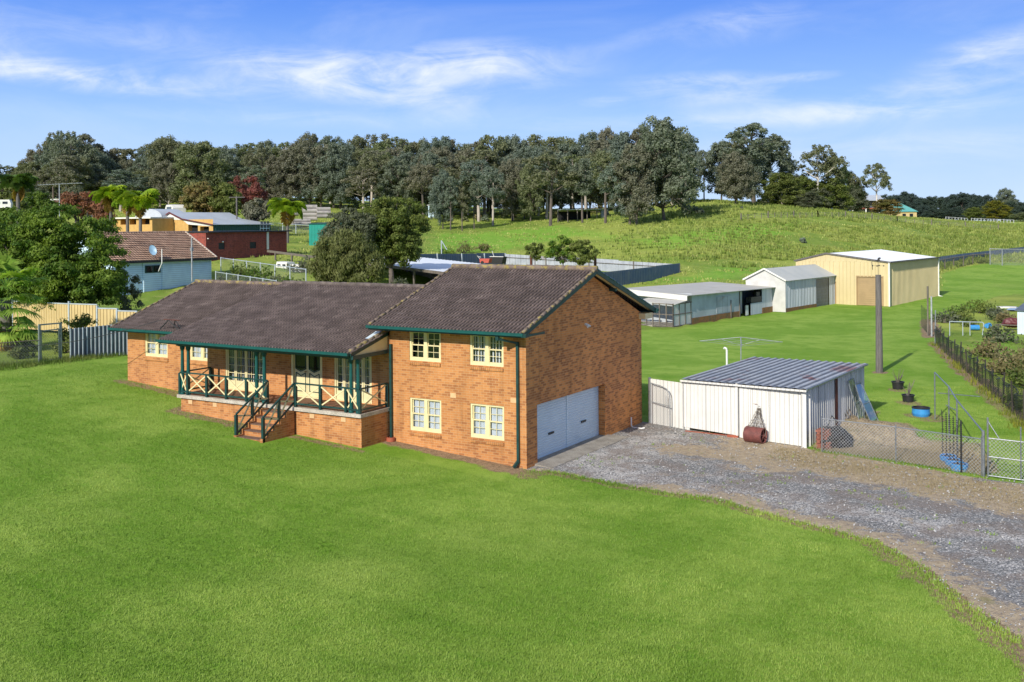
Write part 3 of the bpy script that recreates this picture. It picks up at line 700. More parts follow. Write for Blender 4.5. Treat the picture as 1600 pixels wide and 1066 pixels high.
    for x in (-14.63, -13.25, -8.2, -6.7):
        v = MB(); v.box(x - .11, x + .11, Y0 + .03, Y0 + .05, ZF - .36, ZF - .20); v.build('air_vent', m_vent, h)
    # columns
    for x in (-15.12, -14.78, -11.02, -10.62, -6.36, -6.03):
        c = MB(); c.lathe([(.0, ZF), (.10, ZF), (.10, ZF + .06), (.075, ZF + .10), (.072, ZF + .9), (.06, ZF + 1.75), (.075, ZF + 1.78), (.10, ZF + 1.86), (.10, ZF + 1.93), (.13, ZF + 1.94), (.13, ZF + 1.99), (0, ZF + 1.99)], (x, -1.62, 0), 16)
        c.build('column', m_teal, h, smooth=False)
        c = MB(); c.box(x - .12, x + .12, -1.74, -1.50, ZF + 1.93, ZF + 1.95); c.build('column_capital', m_green, h)
    # railing
    def rail(p, q, n, first=True):
        p, q = Vector(p), Vector(q)
        a = MB(); up = Vector((0, 0, 1)); n_ = n
        a.bar(p + up * .88, q + up * .88, .07, .05)
        o = a.build('railing', m_green, h); a = MB(); a.bar(p + up * .12, q + up * .12, .05, .06); a.build('bottom_rail', m_green, o)
        for i in range(0 if first else 1, n_ + 1):
            pt = p + (q - p) * i / n_; b = MB(); b.box(pt.x - .05, pt.x + .05, pt.y - .05, pt.y + .05, pt.z, pt.z + .855); b.build('post', m_green, o)
        dirv = (q - p).normalized()
        for i in range(n_):
            s_ = p + (q - p) * i / n_ + dirv * .06; e = p + (q - p) * (i + 1) / n_ - dirv * .06; side = Vector((dirv.y, -dirv.x, 0)) * .018
            b = MB(); b.bar(s_ + up * .83 + side, e + up * .17 + side, .028, .05, (0, 0, 1)); b.bar(s_ + up * .17 - side, e + up * .83 - side, .028, .05); b.build('cross_brace', m_cream, o)
    yr = Y0 + .02
    rail((-15.2, yr, ZF), (-14.75, yr, ZF), 1)
    rail((-14.75, yr, ZF), (-10.42, yr, ZF), 4, False)
    rail((-8.98, yr, ZF), (-6.55, yr, ZF), 2)
    rail((-6.55, yr, ZF), (-5.92, yr, ZF), 1, False)
    rail((-5.92, yr + .03, ZF), (-5.92, -.08, ZF), 1, False)
    rail((-15.2, yr + .03, ZF), (-15.2, -.06, ZF), 1, False)
    # steps: six risers, brick cheeks stepped
    g0 = .52; n = 6; rise = (ZF - g0) / n; tr = .31; xs0, xs1 = -10.42, -8.98
    b = MB(); t = MB()
    for i in range(n - 1):
        ya = Y0 - .06 - tr * (n - 1 - i); z = g0 + rise * (i + 1)
        b.box(xs0 + .14, xs1 - .14, ya, ya + tr - .001, g0 - .3, z - .03); t.box(xs0 + .13, xs1 - .13, ya - .02, ya + tr - .022, z - .029, z)
    b.build('step', m_brick, h); t.build('step_tread', m_step, h)
    for x in (xs0, xs1 - .139):
        b = MB()
        for i in range(n - 1):
            ya = Y0 - .06 - tr * (n - 1 - i) - .1; z = g0 + rise * (i + 1) + .05; b.box(x, x + .139, ya, ya + tr - .001 + (.1 if i == n - 2 else 0), g0 - .3, z)
        b.build('step_cheek_wall', m_brick, h)
    b = MB(); b.box(xs0 - .15, xs1 + .15, Y0 - .06 - tr * 5 - .55, Y0 - .06 - tr * 5 - .1, g0 - .2, g0 + .05); b.build('step_landing', m_step, h)
    for x in (xs0 + .05, xs1 - .05):
        top = Vector((x, Y0 + .0, ZF)); bot = Vector((x, Y0 - .06 - tr * 5 - .02, g0 + .12)); up = Vector((0, 0, 1))
        a = MB(); a.bar(top + up * .88, bot + up * .88, .07, .05); a.bar(top + up * .17, bot + up * .14, .05, .06); a.box(x - .05, x + .05, bot.y - .05, bot.y + .05, g0 - .02, bot.z + .86)
        mid = (top + bot) / 2; a.box(x - .045, x + .045, mid.y - .045, mid.y + .045, mid.z + .15, mid.z + .86)
        o = a.build('stair_handrail', m_green, h)
        b = MB()
        for s_, e in ((top, mid), (mid, bot)):
            b.bar(s_ + up * .83, e + up * .2, .028, .06); b.bar(s_ + up * .2, e + up * .83, .028, .06)
        b.build('cross_brace', m_cream, o)
    # french doors
    P = placer('y', 0)
    def french(u0, u1):
        f = MB(); fw = .07; z0, z1 = ZF + .03, ZF + 2.12
        ubox(f, P, u0, u0 + fw, .02, .14, z0, z1); ubox(f, P, u1 - fw, u1, .02, .14, z0, z1); ubox(f, P, u0 + fw, u1 - fw, .02, .14, z1 - .07, z1); ubox(f, P, u0 + fw, u1 - fw, .0, .14, z0, z0 + .05)
        o = f.build('french_door', m_cream, h)
        w4 = (u1 - u0 - 2 * fw); segs = ((0, .22), (.22, .5), (.5, .78), (.78, 1.))
        for a_, b_ in segs:
            ua, ub = u0 + fw + w4 * a_ + .008, u0 + fw + w4 * b_ - .008
            l = MB(); st = .06
            ubox(l, P, ua, ua + st, .05, .10, z0 + .05, z1 - .07); ubox(l, P, ub - st, ub, .05, .10, z0 + .05, z1 - .07)
            ubox(l, P, ua + st, ub - st, .05, .10, z0 + .05, z0 + .38); ubox(l, P, ua + st, ub - st, .05, .10, z1 - .14, z1 - .07)
            za, zb = z0 + .38, z1 - .14
            nx = 2 if b_ - a_ > .25 else 1
            for k in range(1, 5): zz = za + (zb - za) * k / 5; ubox(l, P, ua + st, ub - st, .062, .088, zz - .011, zz + .011)
            if nx == 2: um = (ua + ub) / 2; ubox(l, P, um - .01, um + .01, .060, .090, za, zb)
            q = l.build('door_leaf', m_cream, o)
            g = MB(); ubox(g, P, ua + st, ub - st, .072, .076, za, zb); g.build('pane', m_glass, q)
            c = MB(); x = ua
            while x < ub: ubox(c, P, x, x + .045, .22, .223, z0, z1); x += .11
            c.build('blind', m_blind, q)
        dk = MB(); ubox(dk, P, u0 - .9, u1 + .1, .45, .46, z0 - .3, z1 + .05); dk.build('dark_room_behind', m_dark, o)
    french(*doors[0]); french(*doors[2])
    # carved front door pair
    u0, u1 = doors[1]; z0, z1 = ZF + .03, ZF + 2.12; f = MB(); fw = .10
    ubox(f, P, u0, u0 + fw, .0, .14, z0, z1); ubox(f, P, u1 - fw, u1, .0, .14, z0, z1); ubox(f, P, u0 + fw, u1 - fw, .0, .14, z1 - .08, z1); ubox(f, P, u0 + fw, u1 - fw, -.02, .14, z0 - .02, z0 + .04)
    o = f.build('front_door', m_cream, h); um = (u0 + u1) / 2
    for a_, b_ in ((u0 + fw + .005, um - .004), (um + .004, u1 - fw - .005)):
        l = MB(); ubox(l, P, a_, b_, .06, .10, z0 + .04, z1 - .08); q = l.build('door_leaf', m_cream, o)
        mid = (a_ + b_) / 2
        g = MB(); zt, zb_ = z1 - .16, z0 + 1.02
        g.prism([(a_ + .10, .06, zt), (b_ - .10, .06, zt), (b_ - .10, .06, zb_ + .10), (mid, .06, zb_), (a_ + .10, .06, zb_ + .10)], (0, -.008, 0)); g.build('leadlight_panel', m_glass_dark, q)
        g = MB(); 
        pts = [(a_ + .08, zt + .02), (b_ - .08, zt + .02), (b_ - .08, zb_ + .08), (mid, zb_ - .03), (a_ + .08, zb_ + .08)]
        for (xa, za), (xb, zb2) in zip(pts, pts[1:] + pts[:1]): g.bar((xa, .05, za), (xb, .05, zb2), .03, .03)
        pts = [(a_ + .10, zb_ - .08), (mid, zb_ - .2), (b_ - .10, zb_ - .08), (b_ - .10, z0 + .22), (a_ + .10, z0 + .22)]
        for (xa, za), (xb, zb2) in zip(pts, pts[1:] + pts[:1]): g.bar((xa, .055, za), (xb, .055, zb2), .025, .03)
        g.build('panel_moulding', m_green, q)
    kn = MB(); kn.lathe([(0, -.06), (.025, -.05), (.03, -.02), (.012, 0), (.012, .06)], (um - .05, .0, z0 + 1.0), 10, 'y'); kn.build('handle', m_lamp, o)
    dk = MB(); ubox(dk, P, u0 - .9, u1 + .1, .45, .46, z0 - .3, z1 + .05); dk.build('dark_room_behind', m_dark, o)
    for x in (-11.75, -8.85):
        l = MB(); l.box(x - .05, x + .05, -.03, 0.01, ZF + 1.82, ZF + 1.98); l.lathe([(0, .0), (.07, .03), (.09, .12), (.05, .17), (0, .17)], (x, -.11, ZF + 1.78), 10); l.build('wall_lamp', m_lamp, h)
    # service bracket on the bedroom gutter
    b = MB(); z = 3.98
    for a_, c_ in (((-18.5, .15, z + .0), (-17.8, .0, z + .42)), ((-17.9, .35, z), (-17.5, .1, z + .42)), ((-17.5, .1, z + .42), (-16.9, .0, z + .0)), ((-17.8, .0, z + .42), (-17.0, -.05, z - .05))): b.tube([a_, c_], .022, 6)
    b.tube([(-17.3, -.06, z - .08), (-17.1, -.1, z - .14), (-16.9, -.07, z - .05)], .03, 6)
    o = b.build('cable_bracket', m_black, h)
    b = MB(); b.bar((-18.2, .1, z + .43), (-17.15, .05, z + .43), .05, .03); b.build('cross_arm', m_rust, o)
    return h
build_house()
def cable():
    a, c = Vector((-18.3, .02, 4.38)), W(-70, 538, 46); pts = [a.lerp(c, i / 14) - Vector((0, 0, .5 * math.sin(math.pi * i / 14))) for i in range(15)]
    b = MB(); b.tube([p - a for p in pts], .014, 5); o = b.build('overhead_cable', m_black); o.location = a; tag(o, 'thin black service cable from the roof bracket to the left edge', 'cable')
cable()

# ------------------------------------------------------------------ ground
def pip(x, y, poly):
    ins = np.zeros(np.shape(x), bool); n = len(poly)
    for i in range(n):
        x0, y0 = poly[i][:2]; x1, y1 = poly[(i + 1) % n][:2]
        if y0 == y1: continue
        c = ((y0 > y) != (y1 > y)) & (x < (x1 - x0) * (y - y0) / (y1 - y0) + x0); ins ^= c
    return ins
def pdist(x, y, pl, closed=False):
    d = np.full(np.shape(x), 1e9); n = len(pl)
    for i in range(n if closed else n - 1):
        x0, y0 = pl[i][:2]; x1, y1 = pl[(i + 1) % n][:2]; ex, ey = x1 - x0, y1 - y0; l2 = ex * ex + ey * ey + 1e-9
        t = np.clip(((x - x0) * ex + (y - y0) * ey) / l2, 0, 1); d = np.minimum(d, np.hypot(x - x0 - t * ex, y - y0 - t * ey))
    return d
def wob(x, y, s=1.0, sd=0):
    x = np.asarray(x) / s; y = np.asarray(y) / s
    return (np.sin(x * 1.7 + sd + 1.3 * np.sin(y * 1.1)) + np.sin(y * 2.3 + 2 * sd + 1.1 * np.sin(x * 1.9 + sd)) + .6 * np.sin(x * 4.1 + y * 3.3 + sd) + .5 * np.sin(x * 7.3 - y * 6.1 + sd)) / 3.1
g2 = lambda *pp: [tuple(G(*p))[:2] for p in pp]
EDGE = g2((845, 738), (880, 741), (960, 758), (1035, 771), (1120, 783), (1200, 806), (1280, 826), (1360, 846), (1440, 891), (1500, 941), (1560, 984), (1599, 1010)) + [(17.6, -13), (19.5, -24), (21, -40)]
DRIVE = [(-.3, -.2)] + EDGE + [(60, -40), (60, 2), (14.72, 6.15), (13.61, 6.3), (10.7, 7.1), (7.99, 7.7), (7.25, 8.3), (4.55, 8.9), (.42, 9.9), (-.3, 10)]
FENCE = [(7.4, 7.8), (10.7, 7.15), (13.61, 6.35), (14.8, 6.15), (30, 4.5)]
MOWN = [(-60, 16)] + g2((0, 573), (60, 565), (110, 560), (198, 553)) + [(-22, 12), (-22, 30), (-15.2, 45.5), (-13.7, 46.5), (-12, 66), (-10.6, 66.5), (-8.8, 78.5), (-3.4, 78), (-1.5, 95)] + g2((1470, 428), (1500, 418), (1545, 411), (1640, 412), (1640, 455), (1600, 458), (1560, 463), (1520, 482), (1492, 490), (1470, 497), (1452, 522), (1463, 536), (1500, 572), (1540, 606), (1600, 661)) + [(22, 5), (60, -10), (60, -60), (-60, -60)]
DRY = g2((1258, 698), (1262, 680), (1290, 655), (1330, 646), (1375, 645), (1350, 662), (1420, 664), (1450, 690), (1530, 695), (1560, 740)) + [(13.6, 6.4), (10.7, 7.2), (8, 7.7)]
def build_ground():
    ang = np.concatenate([np.linspace(-180, -36, 34)[:-1], np.linspace(-36, 36, 520), np.linspace(36, 180, 34)[1:]])
    rad = np.concatenate([[0.5, 3, 6, 9, 12], np.geomspace(14, 130, 300), np.geomspace(133, 900, 150)[0:], [1100, 1500, 2200, 3500, 6000, 9000]])
    A, Rr = np.meshgrid(np.radians(ang), rad, indexing='ij'); dx = np.sin(A) * Rr; dy = np.cos(A) * Rr
    x = CAM.x + dx * cY - dy * sY; y = CAM.y + dx * sY + dy * cY
    z = hgt(x, y) + .03 * wob(x, y, 2.2) * sstep(y, -60, 0) * 0
    z = z + .10 * wob(x, y, 6, 3) * sstep(np.hypot(x - 18, y + 31), 60, 150)
    ins = pip(x, y, MOWN); dm = pdist(x, y, MOWN, True)
    mown = np.where(ins, sstep(dm, -.2, .5), 0)
    z = z + (1 - mown) * .12 * wob(x, y, 1.3, 1) * sstep(Rr, 40, 80)
    dr = pip(x, y, DRIVE); dd = pdist(x, y, DRIVE, True)
    z = np.where(dr & (dd > .3), z - .03, z)
    dirt = 1 - sstep(pdist(x, y, EDGE) + .18 * wob(x, y, .5), .05, .5); dirt = np.maximum(dirt, 1 - sstep(pdist(x, y, EDGE[7:]) + .35 * wob(x, y, .6), .0, .95))
    dirt = np.maximum(dirt, (1 - sstep(pdist(x, y, [(-5.8, -.1), (-3, -.2), (-.2, -.4), (.4, -.7)]) + .25 * wob(x, y, .6, 2), .2, .9)) * .8)
    dirt = np.maximum(dirt, (1 - sstep(pdist(x, y, [(-21.6, .5), (-15.6, .3), (-15.3, -2), (-11, -2)]) + .18 * wob(x, y, .6, 5), .15, .6)) * .8)
    dirt = np.maximum(dirt, (1 - sstep(pdist(x, y, [(-8.8, -2), (-5.6, -2.0)]) + .1 * wob(x, y, .6, 5), .1, .4)) * .7)
    for px, py, r in ((1373, 582, .7), (1405, 610, .8), (1420, 630, .9), (1440, 650, 1.1), (1459, 656, .8), (1482, 683, .7)):
        p = G(px, py); dirt = np.maximum(dirt, (1 - sstep(np.hypot(x - p.x, y - p.y) + .25 * wob(x, y, .5, px), r * .4, r)) * .85)
    rf = g2((1463, 536), (1500, 572), (1540, 606), (1600, 661)) + [(22, 5)]
    dirt = np.maximum(dirt, (1 - sstep(pdist(x, y, rf) + .25 * wob(x, y, .8, 5), .25, 1.0)) * .8)
    dirt = np.maximum(dirt, (1 - sstep(pdist(x, y, g2((1452, 500), (1455, 527))) + .2 * wob(x, y, .8, 5), .3, 1.2)) * .8)
    dirt = np.maximum(dirt, (1 - sstep(pdist(x, y, g2((0, 573), (60, 566), (200, 554))) + .15 * wob(x, y, .8, 5), .1, .5)) * .5)
    dry = np.where(pip(x, y, DRY), sstep(pdist(x, y, DRY, True) + .3 * wob(x, y, .7), 0, .6), 0)
    # low heaps of dead cuttings behind the fence
    for px, py, r, hh in ((1310, 662, 2.0, .28), (1395, 680, 2.2, .35), (1330, 690, 1.8, .25)):
        p = G(px, py); z = z + hh * np.exp(-((x - p.x) ** 2 + (y - p.y) ** 2) / (r * r * .6)) * sstep(dry, 0, .6) * (1 + .4 * wob(x, y, .4))
    lush = np.zeros_like(x)
    for poly, k in ((g2((1290, 345), (1000, 372), (880, 350), (660, 362), (650, 392), (800, 393), (900, 372), (1050, 395), (1240, 372)), .8), (g2((985, 448), (1180, 440), (1230, 418), (1100, 412), (1060, 430), (990, 432)), .8), (g2((1500, 540), (1600, 575), (1600, 520), (1540, 518)), 1.0), (g2((1420, 345), (1600, 352), (1600, 345)), .9)):
        q = pip(x, y, poly); e = pdist(x, y, poly, True); lush = np.maximum(lush, np.where(q, sstep(e + .3 * wob(x, y, 3), 0, 5 if k < .9 else 1.5), 0) * k)
    n0, n1 = x.shape; V = np.stack([x, y, z], -1).reshape(-1, 3)
    i, j = np.meshgrid(np.arange(n0 - 1), np.arange(n1 - 1), indexing='ij'); q = i * n1 + j
    F = np.stack([q, q + n1, q + n1 + 1, q + 1], -1).reshape(-1, 4)
    me = bpy.data.meshes.new('ground'); me.vertices.add(len(V)); me.vertices.foreach_set('co', V.ravel().astype(np.float32))
    me.loops.add(F.size); me.loops.foreach_set('vertex_index', F.ravel().astype(np.int32)); me.polygons.add(len(F))
    me.polygons.foreach_set('loop_start', np.arange(0, F.size, 4, dtype=np.int32)); me.polygons.foreach_set('loop_total', np.full(len(F), 4, np.int32))
    me.polygons.foreach_set('use_smooth', np.ones(len(F), bool)); me.update(calc_edges=True)
    at = me.color_attributes.new('zones', 'FLOAT_COLOR', 'POINT'); at.data.foreach_set('color', np.stack([dirt, mown, lush, dry], -1).ravel().astype(np.float32))
    m, nt, bs = newmat('grass_ground'); bs.inputs['Roughness'].default_value = .9; bs.inputs['Specular IOR Level'].default_value = .12
    g = nt.nodes.new('ShaderNodeNewGeometry').outputs['Position']
    a = nt.nodes.new('ShaderNodeAttribute'); a.attribute_name = 'zones'; sp = nt.nodes.new('ShaderNodeSeparateColor'); nt.links.new(a.outputs['Color'], sp.inputs[0])
    nA = noise(nt, g, .16, 4, .6, .6); nB = noise(nt, g, .9, 6, .62, .4); nC = noise(nt, g, 7, 4, .7); nD = noise(nt, g, 34, 3, .75)
    lawn = mix(nt, ramp(nt, nA, .40, .60), (.175, .315, .034), (.265, .40, .066))
    lawn = mix(nt, ramp(nt, nB, .42, .66, 0, .65), lawn, (.125, .275, .018))
    lawn = mix(nt, ramp(nt, nC, .5, .72, 0, .55), lawn, (.30, .42, .08))
    mp = nt.nodes.new('ShaderNodeMapping'); nt.links.new(g, mp.inputs[0]); mp.inputs['Rotation'].default_value = (0, 0, .35); mp.inputs['Scale'].default_value = (.16, .9, 1)
    nS = noise(nt, mp.outputs[0], 1.1, 5, .6, 1.2)
    lawn = mix(nt, ramp(nt, nS, .5, .68, 0, .28), lawn, (.30, .42, .08))
    yel = ramp(nt, noise(nt, g, .07, 5, .6, .5), .55, .68, 0, .25); lawn = mix(nt, yel, lawn, (.30, .37, .09))
    mp2 = nt.nodes.new('ShaderNodeMapping'); nt.links.new(g, mp2.inputs[0]); mp2.inputs['Rotation'].default_value = (0, 0, -.5); mp2.inputs['Scale'].default_value = (.5, 1, 1)
    mA = noise(nt, mp2.outputs[0], .07, 6, .65, 1.0); mB = noise(nt, g, .55, 5, .7)
    mead = mix(nt, ramp(nt, mA, .38, .62), (.31, .37, .075), (.17, .26, .04))
    mead = mix(nt, ramp(nt, mB, .5, .7, 0, .7), mead, (.34, .37, .11))
    mead = mix(nt, ramp(nt, noise(nt, g, .35, 5, .7, .8), .58, .7, 0, .5), mead, (.085, .13, .03))
    lushc = mix(nt, ramp(nt, nB, .35, .65), (.15, .36, .03), (.23, .40, .06))
    mead = mix(nt, sp.outputs[2], mead, lushc)
    c = mix(nt, sp.outputs[1], mead, lawn)
    drt = mix(nt, ramp(nt, nC, .35, .65), (.34, .245, .155), (.20, .145, .09)); drt = mix(nt, ramp(nt, nD, .5, .7, 0, .7), drt, (.46, .37, .26))
    stw = mix(nt, ramp(nt, nC, .35, .65), (.48, .38, .25), (.20, .15, .095)); stw = mix(nt, ramp(nt, nB, .5, .68, 0, .6), stw, (.15, .16, .06))
    stw = mix(nt, ramp(nt, nD, .45, .7), stw, (.50, .42, .29))
    df = ramp(nt, nmath(nt, 'ADD', sp.outputs[0], nmath(nt, 'MULTIPLY', nmath(nt, 'SUBTRACT', nC, .5), .9)), .35, .6)
    c = mix(nt, df, c, drt)
    yf = ramp(nt, nmath(nt, 'ADD', a.outputs['Alpha'], nmath(nt, 'MULTIPLY', nmath(nt, 'SUBTRACT', nC, .5), .9)), .35, .65)
    c = mix(nt, yf, c, stw)
    c = mix(nt, 1.0, c, mix(nt, ramp(nt, nD, .28, .72), (.70, .72, .68), (1.32, 1.28, 1.25)), 'MULTIPLY')
    nt.links.new(c, bs.inputs['Base Color'])
    hsum = nmath(nt, 'ADD', nmath(nt, 'MULTIPLY', nD, .6), nC); bump(nt, bs, hsum, .9, .045)
    me.materials.append(m); o = link('ground', me); o['kind'] = 'structure'
    return o
build_ground()
def build_drive():
    s_ = .13; xs = np.arange(-.2, 34, s_); ys = np.arange(-26, 10, s_); x, y = np.meshgrid(xs, ys, indexing='ij')
    e = pdist(x, y, DRIVE, True); ins = pip(x, y, DRIVE); sd_ = np.where(ins, e, -e)
    ed = pdist(x, y, EDGE); near = ed < .8
    sd_ = np.where(near, sd_ + .16 * wob(x, y, .45, 1) + .1 * wob(x, y, 1.6, 4), sd_)
    keep = sd_ > 0
    z = hgt(x, y) + .012 + .012 * wob(x, y, 1.2) - .03 * (1 - sstep(sd_, 0, .35))
    straw = (1 - sstep(pdist(x, y, [(6, 7.6), (8.5, 6.2), (12, 4.9), (15, 3.9), (30, 1)]) + .5 * wob(x, y, .9), .5, 2.9))
    straw = np.maximum(straw, .75 * (1 - sstep(pdist(x, y, [(3.5, 5.5), (6, 5.3), (7, 4.5)]) + .5 * wob(x, y, .7, 3), .1, 1.8)))
    straw = np.maximum(straw, (1 - sstep(pdist(x, y, EDGE[3:]) + .25 * wob(x, y, .8, 8), .3, 1.7)) * .75)
    straw = np.maximum(straw, .9 * (1 - sstep(pdist(x, y, [(.2, -.2), (1.5, -.3), (2.5, -.6)]) + .3 * wob(x, y, .8, 8), .1, .7)))
    whi = (1 - sstep(pdist(x, y, [(1.8, 4.5), (2.2, 7), (1.5, 2.5), (3.5, .8)]) + .4 * wob(x, y, 1.1, 2), .3, 2.2))
    for o_ in (-.8, .8): whi = np.maximum(whi, (1 - sstep(pdist(x, y, [(2.5, 3.4 + o_), (6, 2.9 + o_), (10, 1.6 + o_), (15 + o_ * .4, -1.6 + o_), (20 + o_, -6.5 + o_), (27 + o_, -15)]) + .15 * wob(x, y, .8, 3), .05, .5)) * .45)
    whi = np.maximum(whi, (1 - sstep(pdist(x, y, [(6, .6), (9, .2), (12, 0), (15, -.6)]) + .3 * wob(x, y, .9, 6), .1, 1.1)) * .8)
    idx = -np.ones(x.shape, int); n0, n1 = x.shape
    fq = keep[:-1, :-1] & keep[1:, :-1] & keep[1:, 1:] & keep[:-1, 1:]; use = np.zeros_like(keep)
    for a, b in ((0, 0), (1, 0), (1, 1), (0, 1)): use[a:n0 - 1 + a, b:n1 - 1 + b] |= fq
    idx[use] = np.arange(use.sum()); V = np.stack([x[use], y[use], z[use]], -1)
    F = np.stack([idx[:-1, :-1][fq], idx[1:, :-1][fq], idx[1:, 1:][fq], idx[:-1, 1:][fq]], -1)
    me = bpy.data.meshes.new('gravel_driveway'); me.from_pydata(V.tolist(), [], F.tolist()); me.update()
    me.polygons.foreach_set('use_smooth', np.ones(len(F), bool))
    at = me.color_attributes.new('zones', 'FLOAT_COLOR', 'POINT'); at.data.foreach_set('color', np.stack([straw[use] * .90 + .13, whi[use], 0 * whi[use], 0 * whi[use] + 1], -1).ravel().astype(np.float32))
    m, nt, bs = newmat('driveway_gravel'); bs.inputs['Roughness'].default_value = .9; bs.inputs['Specular IOR Level'].default_value = .2
    g = nt.nodes.new('ShaderNodeNewGeometry').outputs['Position']
    a = nt.nodes.new('ShaderNodeAttribute'); a.attribute_name = 'zones'; sp = nt.nodes.new('ShaderNodeSeparateColor'); nt.links.new(a.outputs['Color'], sp.inputs[0])
    vo = nt.nodes.new('ShaderNodeTexVoronoi'); nt.links.new(g, vo.inputs['Vector']); vo.inputs['Scale'].default_value = 27; vo.inputs['Randomness'].default_value = 1
    sv = nt.nodes.new('ShaderNodeSeparateColor'); nt.links.new(vo.outputs['Color'], sv.inputs[0])
    stone = mix(nt, sv.outputs[0], (.115, .117, .118), (.345, .342, .335))
    stone = mix(nt, ramp(nt, sv.outputs[1], .88, .95), stone, (.62, .60, .56))
    wfac = ramp(nt, nmath(nt, 'ADD', sv.outputs[1], nmath(nt, 'MULTIPLY', nmath(nt, 'MULTIPLY', sp.outputs[1], ramp(nt, noise(nt, g, 1.7, 4, .7), .3, .6, .3, 1)), .62)), .84, .94)
    stone = mix(nt, wfac, stone, (.60, .57, .54))
    big = noise(nt, g, .8, 5, .65, .5); stone = mix(nt, ramp(nt, big, .42, .62, 0, .65), stone, (.25, .20, .165))
    nC = noise(nt, g, 5, 5, .7); nD = noise(nt, g, 30, 3, .75)
    stw = mix(nt, ramp(nt, nC, .35, .65), (.50, .40, .27), (.32, .245, .175)); stw = mix(nt, ramp(nt, nD, .45, .7), stw, (.52, .43, .30))
    stw = mix(nt, ramp(nt, noise(nt, g, 1.3, 4, .6), .6, .72, 0, .6), stw, (.22, .21, .07))
    f = ramp(nt, nmath(nt, 'ADD', sp.outputs[0], nmath(nt, 'MULTIPLY', nmath(nt, 'SUBTRACT', noise(nt, g, 1.6, 7, .78, .8), .5), 2.6)), .33, .62)
    c = mix(nt, f, stone, stw)
    nt.links.new(c, bs.inputs['Base Color']); bump(nt, bs, nmath(nt, 'ADD', vo.outputs['Distance'], nD), .8, .03)
    me.materials.append(m); link('gravel_driveway', me)['kind'] = 'structure'
build_drive()
rp = MB(); rp.prism([(-.33, .76, .02), (-.33, 6.11, .02), (.0, 6.11, .02), (.0, 6.35, .02), (.85, 6.6, -.03), (.72, .45, -.03), (.0, .55, .02), (.0, .76, .02)], (0, 0, .06))
tag(rp.build('concrete_ramp', m_conc), None, None, kind='structure')

